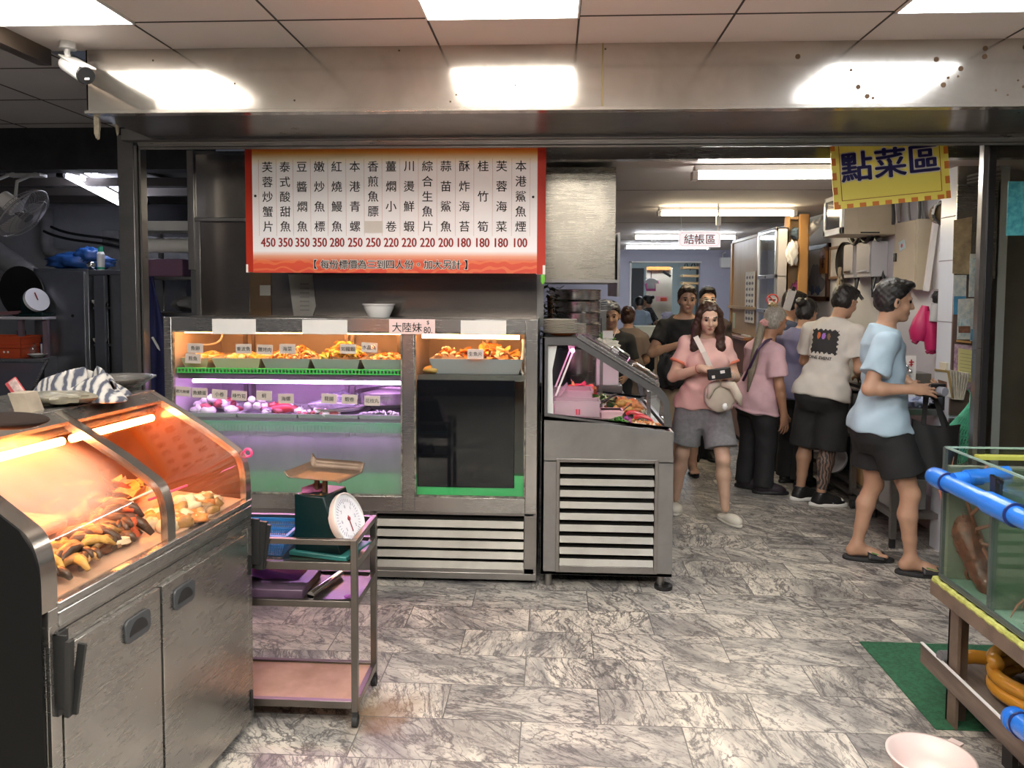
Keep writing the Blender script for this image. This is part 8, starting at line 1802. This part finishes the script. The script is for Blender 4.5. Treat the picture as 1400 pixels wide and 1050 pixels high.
# elderly woman
p = person('elderly woman with grey ponytail in pink blouse and black trousers', (1.68, 6.37, 0), -68,
    dict(P=(1.675, 6.38, .80), N=(1.735, 6.37, 1.225), shR=(1.775, 6.23, 1.155), shL=(1.665, 6.51, 1.155), elR=(1.80, 6.19, .885), elL=(1.69, 6.56, .88), wrR=(1.845, 6.21, .665), wrL=(1.77, 6.57, .66),
         hipR=(1.705, 6.305, .76), hipL=(1.64, 6.46, .76), knR=(1.735, 6.30, .42), knL=(1.645, 6.46, .42), anR=(1.715, 6.27, .09), anL=(1.61, 6.45, .09)),
    dict(c=(1.812, 6.37, 1.40), pitch=-14), TAN_, 'pony', HAIRG, b=.98, hs=.93, barefoot=False,
    hands=dict(R=dict(d=(.1, 0, -1), n=(-.3, .9, 0), thumb=(1, 0, 0), curl=.4)))
shirt(p, M('pink_blouse_linen', (.68, .44, .49), .85, noise=(14, .1)), 'blouse', hem=-.15, sleeve=.72, flare=.035, sl_r=(.07, .092), wr=(.006, 26, .4))
TRO = M('black_trousers', (.012, .012, .014), .8)
bottoms(p, TRO, 'trousers', .035, full=True, flare=.01)
for s, d in (('R', (1, -.12, 0)), ('L', (.8, -.5, 0))): shoe(p, s, d, 'sneaker', M('dark_purple_trainer', (.02, .012, .02), .6), BLACK, 'shoe')
hd = p['hd']
part(p['t'], 'ponytail', MB().tube([hd(0, -.09, .0), hd(-.01, -.125, -.07), (1.635, 6.28, 1.172), (1.596, 6.25, 1.014), (1.558, 6.22, 0.834)], [.026, .03, .034, .03, .006], 12), M('long_grey_hair', (.27, .23, .17), .5, noise=(50, .4), scale=(3, 3, .3)), smooth=True)
part(p['t'], 'scrunchie', MB().blob(hd(0, -.115, -.045), (.036, .036, .03), 2, .25, 10, fq=8), M('pink_scrunchie', (.62, .33, .33), .8))
part(p['t'], 'hair_flower', MB().blob(hd(0, -.072, .125), (.034, .034, .022), 2, .3, 10, fq=8), M('gold_hair_clip', (.33, .24, .12), .4))
sb = thing('purple_shoulder_bag', 'dark shoulder bag on a purple strap carried by the elderly woman', 'bag', (1.604, 6.55, 0.767))
part(sb, 'strap', MB().tube([(1.789, 6.36, 1.257), (1.687, 6.2, 1.248), (1.618, 6.17, 1.18), (1.576, 6.22, 1.047), (1.553, 6.35, 0.914)], .011, 8), M('purple_strap', (.05, .02, .07), .6))
part(sb, 'bag', MB().blob((1.584, 6.52, 0.815), (.07, .10, .13), 4, .12, 12), BLACK, smooth=True)
# woman in slate blue
p = person('woman with black bun in slate blue blouse leaning over the worktable', (2.09, 6.6, 0), -52,
    dict(P=(2.09, 6.62, .86), N=(2.105, 6.62, 1.305), shR=(2.19, 6.50, 1.24), shL=(1.995, 6.73, 1.24), elR=(2.185, 6.47, .99), elL=(1.99, 6.80, .99), wrR=(2.27, 6.60, .94), wrL=(2.14, 6.88, .93),
         hipR=(2.14, 6.56, .82), hipL=(2.03, 6.68, .82), knR=(2.12, 6.54, .45), knL=(2.03, 6.68, .45), anR=(2.09, 6.50, .09), anL=(2.02, 6.68, .09)),
    dict(c=(2.15, 6.645, 1.465), pitch=-24), MID, 'bun', HAIRK, hs=.95, female=True, barefoot=False,
    hands=dict(R=dict(d=(.5, .6, -.3), n=(0, 0, -1), thumb=(-.6, .4, 0))))
shirt(p, M('slate_blue_blouse', (.20, .205, .36), .85, noise=(9, .1)), 'blouse', hem=-.12, sleeve=.75, flare=.03, sl_r=(.066, .072), wr=(.006, 26, 2.))
bottoms(p, TRO, 'trousers', .03, full=True, flare=.02)
for s in 'RL': shoe(p, s, (.8, .5, 0), 'sneaker', BLACK, BLACK, 'shoe')
# dark haired customer beyond her
p = person('dark haired customer mostly hidden beyond the woman in slate blue', (2.14, 7.18, 0), -85,
    {k: (x+.04, y+.16, z) for k, (x, y, z) in dict(P=(2.08, 7.02, .88), N=(2.10, 7.02, 1.36), shR=(2.11, 6.86, 1.29), shL=(2.10, 7.18, 1.29), elR=(2.10, 6.84, 1.02), elL=(2.10, 7.20, 1.02), wrR=(2.2, 6.92, .93), wrL=(2.25, 7.18, .93),
         hipR=(2.08, 6.94, .84), hipL=(2.08, 7.1, .84), knR=(2.09, 6.94, .46), knL=(2.09, 7.1, .46), anR=(2.07, 6.94, .09), anL=(2.07, 7.1, .09)).items()},
    dict(c=(2.195, 7.17, 1.53), pitch=-15), MID, 'short', HAIRK, h=.011, barefoot=False)
shirt(p, M('navy_cotton', (.03, .045, .10), .85), 'tee_shirt'); bottoms(p, TRO, 'trousers', .6, full=True)
for s in 'RL': shoe(p, s, (1, 0, 0), 'sneaker', BLACK, BLACK, 'shoe')
# man in the white printed tee
p = person('man in white tee with dark back print, black shorts and a tattooed calf', (2.07, 6.0, 0), -45,
    dict(P=(2.08, 6.01, .91), N=(2.18, 6.07, 1.40), shR=(2.29, 5.93, 1.325), shL=(2.035, 6.19, 1.335), elR=(2.31, 5.92, 1.06), elL=(2.03, 6.32, 1.08), wrR=(2.38, 6.10, .985), wrL=(2.2, 6.42, .98),
         hipR=(2.14, 5.95, .87), hipL=(2.02, 6.07, .87), knR=(2.11, 5.94, .47), knL=(1.99, 6.09, .47), anR=(2.055, 5.93, .09), anL=(1.955, 6.10, .09)),
    dict(c=(2.27, 6.13, 1.565), pitch=-22, yaw=-15), MID, 'short', HAIRK, b=.98, hs=1.03, barefoot=False,
    hands=dict(R=dict(d=(.5, .7, -.2), n=(0, 0, -1), thumb=(-.7, .5, 0))))
def lo(c, p=p): return (c-p['P'])@p['T'].T
WHT = M('white_cotton', (.70, .66, .61), .85, noise=(8, .07))
jag = lambda x: .006*np.sin(x*170)
shirt(p, WHT, 'tee_shirt', hem=-.08, sleeve=.66, flare=.02, wr=(.006, 30, 1.5), sl_r=(.068, .082), mats=[WHT, M('charcoal_print', (.035, .034, .036), .85), M('orange_print', (.62, .16, .05), .8), M('violet_print', (.40, .18, .60), .8), M('brown_print', (.22, .13, .07), .8)],
    paint=[lambda c: (lambda x: (x[:, 1] < -.03) & (np.abs(x[:, 0]+.01+jag(x[:, 2])) < .105) & (np.abs(x[:, 2]-.335+jag(x[:, 0])) < .09))(lo(c)),
           lambda c: (lambda x: (x[:, 1] < -.03) & (((x[:, 0]+.055)/.014)**2+((x[:, 2]-.375)/.026)**2 < 1))(lo(c)),
           lambda c: (lambda x: (x[:, 1] < -.03) & (((x[:, 0]+.015)/.014)**2+((x[:, 2]-.375)/.026)**2 < 1))(lo(c)),
           lambda c: (lambda x: (x[:, 1] < -.03) & (((x[:, 0]-.025)/.012)**2+((x[:, 2]-.375)/.026)**2 < 1))(lo(c))])
R_, F_, U_ = p['T']
part(p['t'], 'lettering', text(MB(), 'ONE EVENT', p['P']+U_*.205-F_*.124-R_*.01, R_, unit(U_), .034, .03), INK)
bottoms(p, M('black_shorts', (.013, .013, .014), .8), 'shorts', 1.08, flare=.03)
for s, d in (('R', (1, -.05, 0)), ('L', (.93, .25, 0))): shoe(p, s, d, 'sneaker', M('black_leather_shoe', (.014, .014, .014), .4), WHITEP, 'sneaker', accent=WHITEP)
tm, nt, pp_ = _nt('tattoo_ink')
wv = _n(nt, 'ShaderNodeTexWave', Scale=14., Distortion=9., Detail=2.); L(nt, coords(nt), wv.inputs['Vector']); L(nt, ramp(nt, wv.outputs['Fac'], [(.35, (.045, .04, .04)), (.75, (.26, .17, .13))]), pp_.inputs['Base Color']); pp_.inputs['Roughness'].default_value = .55
kn, an, F2 = p['J']['knR'], p['J']['anR'], p['F']
skin_part(p['t'], 'tattoo', [RC(kn-F2*.0, lerp(kn, an, .33)-F2*.014, .0565, .0605, .02), RC(lerp(kn, an, .33)-F2*.014, lerp(kn, an, .7)-F2*.004, .0605, .0445, .02), RC(lerp(kn, an, .7)-F2*.004, lerp(kn, an, .9), .0445, .037, .015)], .0075, [tm], cuts=[(lerp(kn, an, .9), unit(an-kn))])
# man in pale blue walking by
p = person('man in pale blue tee, black shorts and slides walking past the tank', (1.94, 4.6, 0), -98,
    dict(P=(1.93, 4.60, .90), N=(1.935, 4.60, 1.415), shR=(1.875, 4.43, 1.345), shL=(1.965, 4.77, 1.345), elR=(1.77, 4.39, 1.09), elL=(2.09, 4.80, 1.13), wrR=(1.985, 4.36, 1.095), wrL=(2.16, 4.62, 1.05),
         hipR=(1.935, 4.515, .86), hipL=(1.915, 4.685, .86), knR=(2.055, 4.48, .475), knL=(1.945, 4.71, .475), anR=(2.075, 4.49, .10), anL=(1.865, 4.73, .10)),
    dict(c=(1.98, 4.595, 1.585), pitch=-8, yaw=2), MID, 'short', HAIRK, b=.95, hs=1.02, h=.0068, feet=dict(R=(.97, -.2, 0), L=(.98, -.18, 0)),
    hands=dict(R=dict(d=(.95, .05, .02), n=(.05, .75, -.6), thumb=(.3, .6, .8), curl=.35, spread=1.2), L=dict(d=(.35, -.9, .1), n=(-.6, -.2, .7), thumb=(.5, 0, 1), curl=.9)))
shirt(p, M('pale_blue_cotton', (.40, .53, .63), .85, noise=(7, .08)), 'tee_shirt', hem=-.06, sleeve=.68, flare=.018, sl_r=(.070, .086), wr=(.006, 30, .7))
bottoms(p, M('black_shorts', (.013, .013, .014), .8), 'shorts', .70, flare=.03)
GRN = M('dull_green_stripe', (.10, .26, .07), .6)
for s, d in (('R', (.97, -.2, 0)), ('L', (.98, -.18, 0))): shoe(p, s, d, 'slide', BLACK, M('black_foam', (.02, .02, .021), .7), 'slide', accent=GRN)
dv = thing('small_camera', 'small dark camera in the hands of the man in pale blue', 'camera', (2.12, 4.40, 1.09))
part(dv, 'body', MB().bar((2.085, 4.40, 1.085), (2.195, 4.44, 1.085), .06, .075), BLACK, bev=.008)
part(dv, 'lens', MB().cyl((2.15, 4.385, 1.085), (2.165, 4.345, 1.085), .026, n=18), M('grey_lens', (.22, .23, .27), .3), bev=.003)
tb = thing('tote_bag', 'big black tote bag hanging from the hand of the man in pale blue', 'bag', (2.24, 4.52, .55))
TN = M('black_tote_cloth', (.014, .014, .015), .75, noise=(5, .3))
q = [V((2.071, 4.52, 0.908)), V((2.343, 4.52, 0.877)), V((2.326, 4.52, 0.557)), V((2.066, 4.52, 0.561))]
def totef(s, t, sg):
    b_ = lerp(lerp(q[3], q[2], s), lerp(q[0], q[1], s), t); return b_+V(0, sg*(.055*math.sin(PI*s)**.6*(1-.45*t)+.006*math.sin(14*s+5*t)), -.03*math.sin(PI*s)*(t))
m = MB().grid(lambda s, t: totef(s, t, -1), 20, 16).grid(lambda s, t: totef(s, t, 1), 20, 16)
m.grid(lambda s, t: lerp(totef(s, 0, -1), totef(s, 0, 1), t), 20, 2)
part(tb, 'bag', m, TN, smooth=True)
hh = V(2.185, 4.56, 1.045)
for s0, s1, yy in ((.18, .62, -.03), (.30, .80, .03)):
    a, c = totef(s0, 1, 0)+V(0, yy, -.01), totef(s1, 1, 0)+V(0, yy, -.01)
    part(tb, 'handle', MB().bar(a, hh+V(-.02, yy*.3, 0), .004, .024, up=(1, 0, 0)).bar(hh+V(-.02, yy*.3, 0), hh+V(.02, yy*.3, 0), .024, .004).bar(hh+V(.02, yy*.3, 0), c, .004, .024, up=(1, 0, 0)), TN)
# figures deeper in the hall
x0 = (0.8, 8.3, 1.393)[0]
p = person('woman in a loose brown dress seen from behind, deep in the hall', (x0, 8.3, 0), -8,
    dict(P=(x0, 8.3, .80), N=(x0+.01, 8.32, 1.22), shR=(x0+.16, 8.31, 1.14), shL=(x0-.15, 8.31, 1.14), elR=(x0+.20, 8.33, .90), elL=(x0-.19, 8.36, .90), wrR=(x0+.13, 8.50, .84), wrL=(x0-.12, 8.52, .85),
         hipR=(x0+.08, 8.3, .76), hipL=(x0-.08, 8.3, .76), knR=(x0+.08, 8.3, .42), knL=(x0-.08, 8.3, .42), anR=(x0+.08, 8.28, .09), anL=(x0-.08, 8.28, .09)),
    dict(c=(x0+.005, 8.36, 1.365), pitch=-12, yaw=-10), MID, 'bun', HAIRB, hs=.95, female=True, h=.009, barefoot=False)
shirt(p, M('brown_dress_cloth', (.20, .155, .13), .85), 'dress', hem=-.42, sleeve=.7, flare=.06, sl_r=(.07, .088), wr=(.008, 20, 1.)); bottoms(p, TRO, 'trousers', .03, full=True)
for s in 'RL': shoe(p, s, (0, 1, 0), 'sneaker', BLACK, BLACK, 'shoe')
x0 = (0.538, 7.3, 1.42)[0]
p = person('young man in black polo facing out behind the steel rack', (x0, 7.3, 0), 170,
    dict(P=(x0, 7.32, .80), N=(x0, 7.30, 1.245), shR=(x0-.17, 7.30, 1.17), shL=(x0+.17, 7.30, 1.17), elR=(x0-.21, 7.30, .92), elL=(x0+.21, 7.30, .92), wrR=(x0-.14, 7.12, .86), wrL=(x0+.14, 7.12, .86),
         hipR=(x0-.08, 7.32, .76), hipL=(x0+.08, 7.32, .76), knR=(x0-.08, 7.3, .42), knL=(x0+.08, 7.3, .42), anR=(x0-.08, 7.32, .09), anL=(x0+.08, 7.32, .09)),
    dict(c=(x0+.005, 7.26, 1.415), pitch=-14), MID, 'short', HAIRK, hs=1.02, barefoot=False, h=.009)
shirt(p, M('black_cotton', (.013, .013, .014), .85), 'polo_shirt', sleeve=.7); bottoms(p, TRO, 'trousers', .03, full=True)
for s in 'RL': shoe(p, s, (0, -1, 0), 'sneaker', BLACK, BLACK, 'shoe')
for k, ((x0, zt_), yy, hed, col, lab, hr) in enumerate((((1.686, 1.435), 15.3, 20, ('sky_cotton', (.30, .37, .45)), 'diner in a pale blue shirt seen from behind in the far room', 'short'), ((1.915, 1.473), 15.9, 60, ('black_cotton', (.013, .013, .014)), 'diner in black turned sideways in the far room', 'bun'))):
    p = person(lab, (x0, yy, 0), hed, dict(P=(x0, yy, zt_-.62), N=(x0, yy, zt_-.17), shR=(x0+.17*math.cos(math.radians(hed)), yy+.17*math.sin(math.radians(hed)), zt_-.24), shL=(x0-.17*math.cos(math.radians(hed)), yy-.17*math.sin(math.radians(hed)), zt_-.24),
        elR=(x0+.23, yy+.05, zt_-.50), elL=(x0-.23, yy-.05, zt_-.50), wrR=(x0+.12, yy+.25, zt_-.52), wrL=(x0-.12, yy+.2, zt_-.52), hipR=(x0+.08, yy, zt_-.66), hipL=(x0-.08, yy, zt_-.66), knR=(x0+.09, yy+.02, .40), knL=(x0-.09, yy+.02, .40), anR=(x0+.09, yy, .09), anL=(x0-.09, yy, .09)),
        dict(c=(x0, yy+.03, zt_), pitch=-12), MID, hr, HAIRK, h=.013, barefoot=False)
    shirt(p, M(col[0], col[1], .85), 'shirt', sleeve=.7); bottoms(p, TRO, 'trousers', .03, full=True)
    for s in 'RL': shoe(p, s, (0, 1, 0), 'sneaker', BLACK, BLACK, 'shoe')
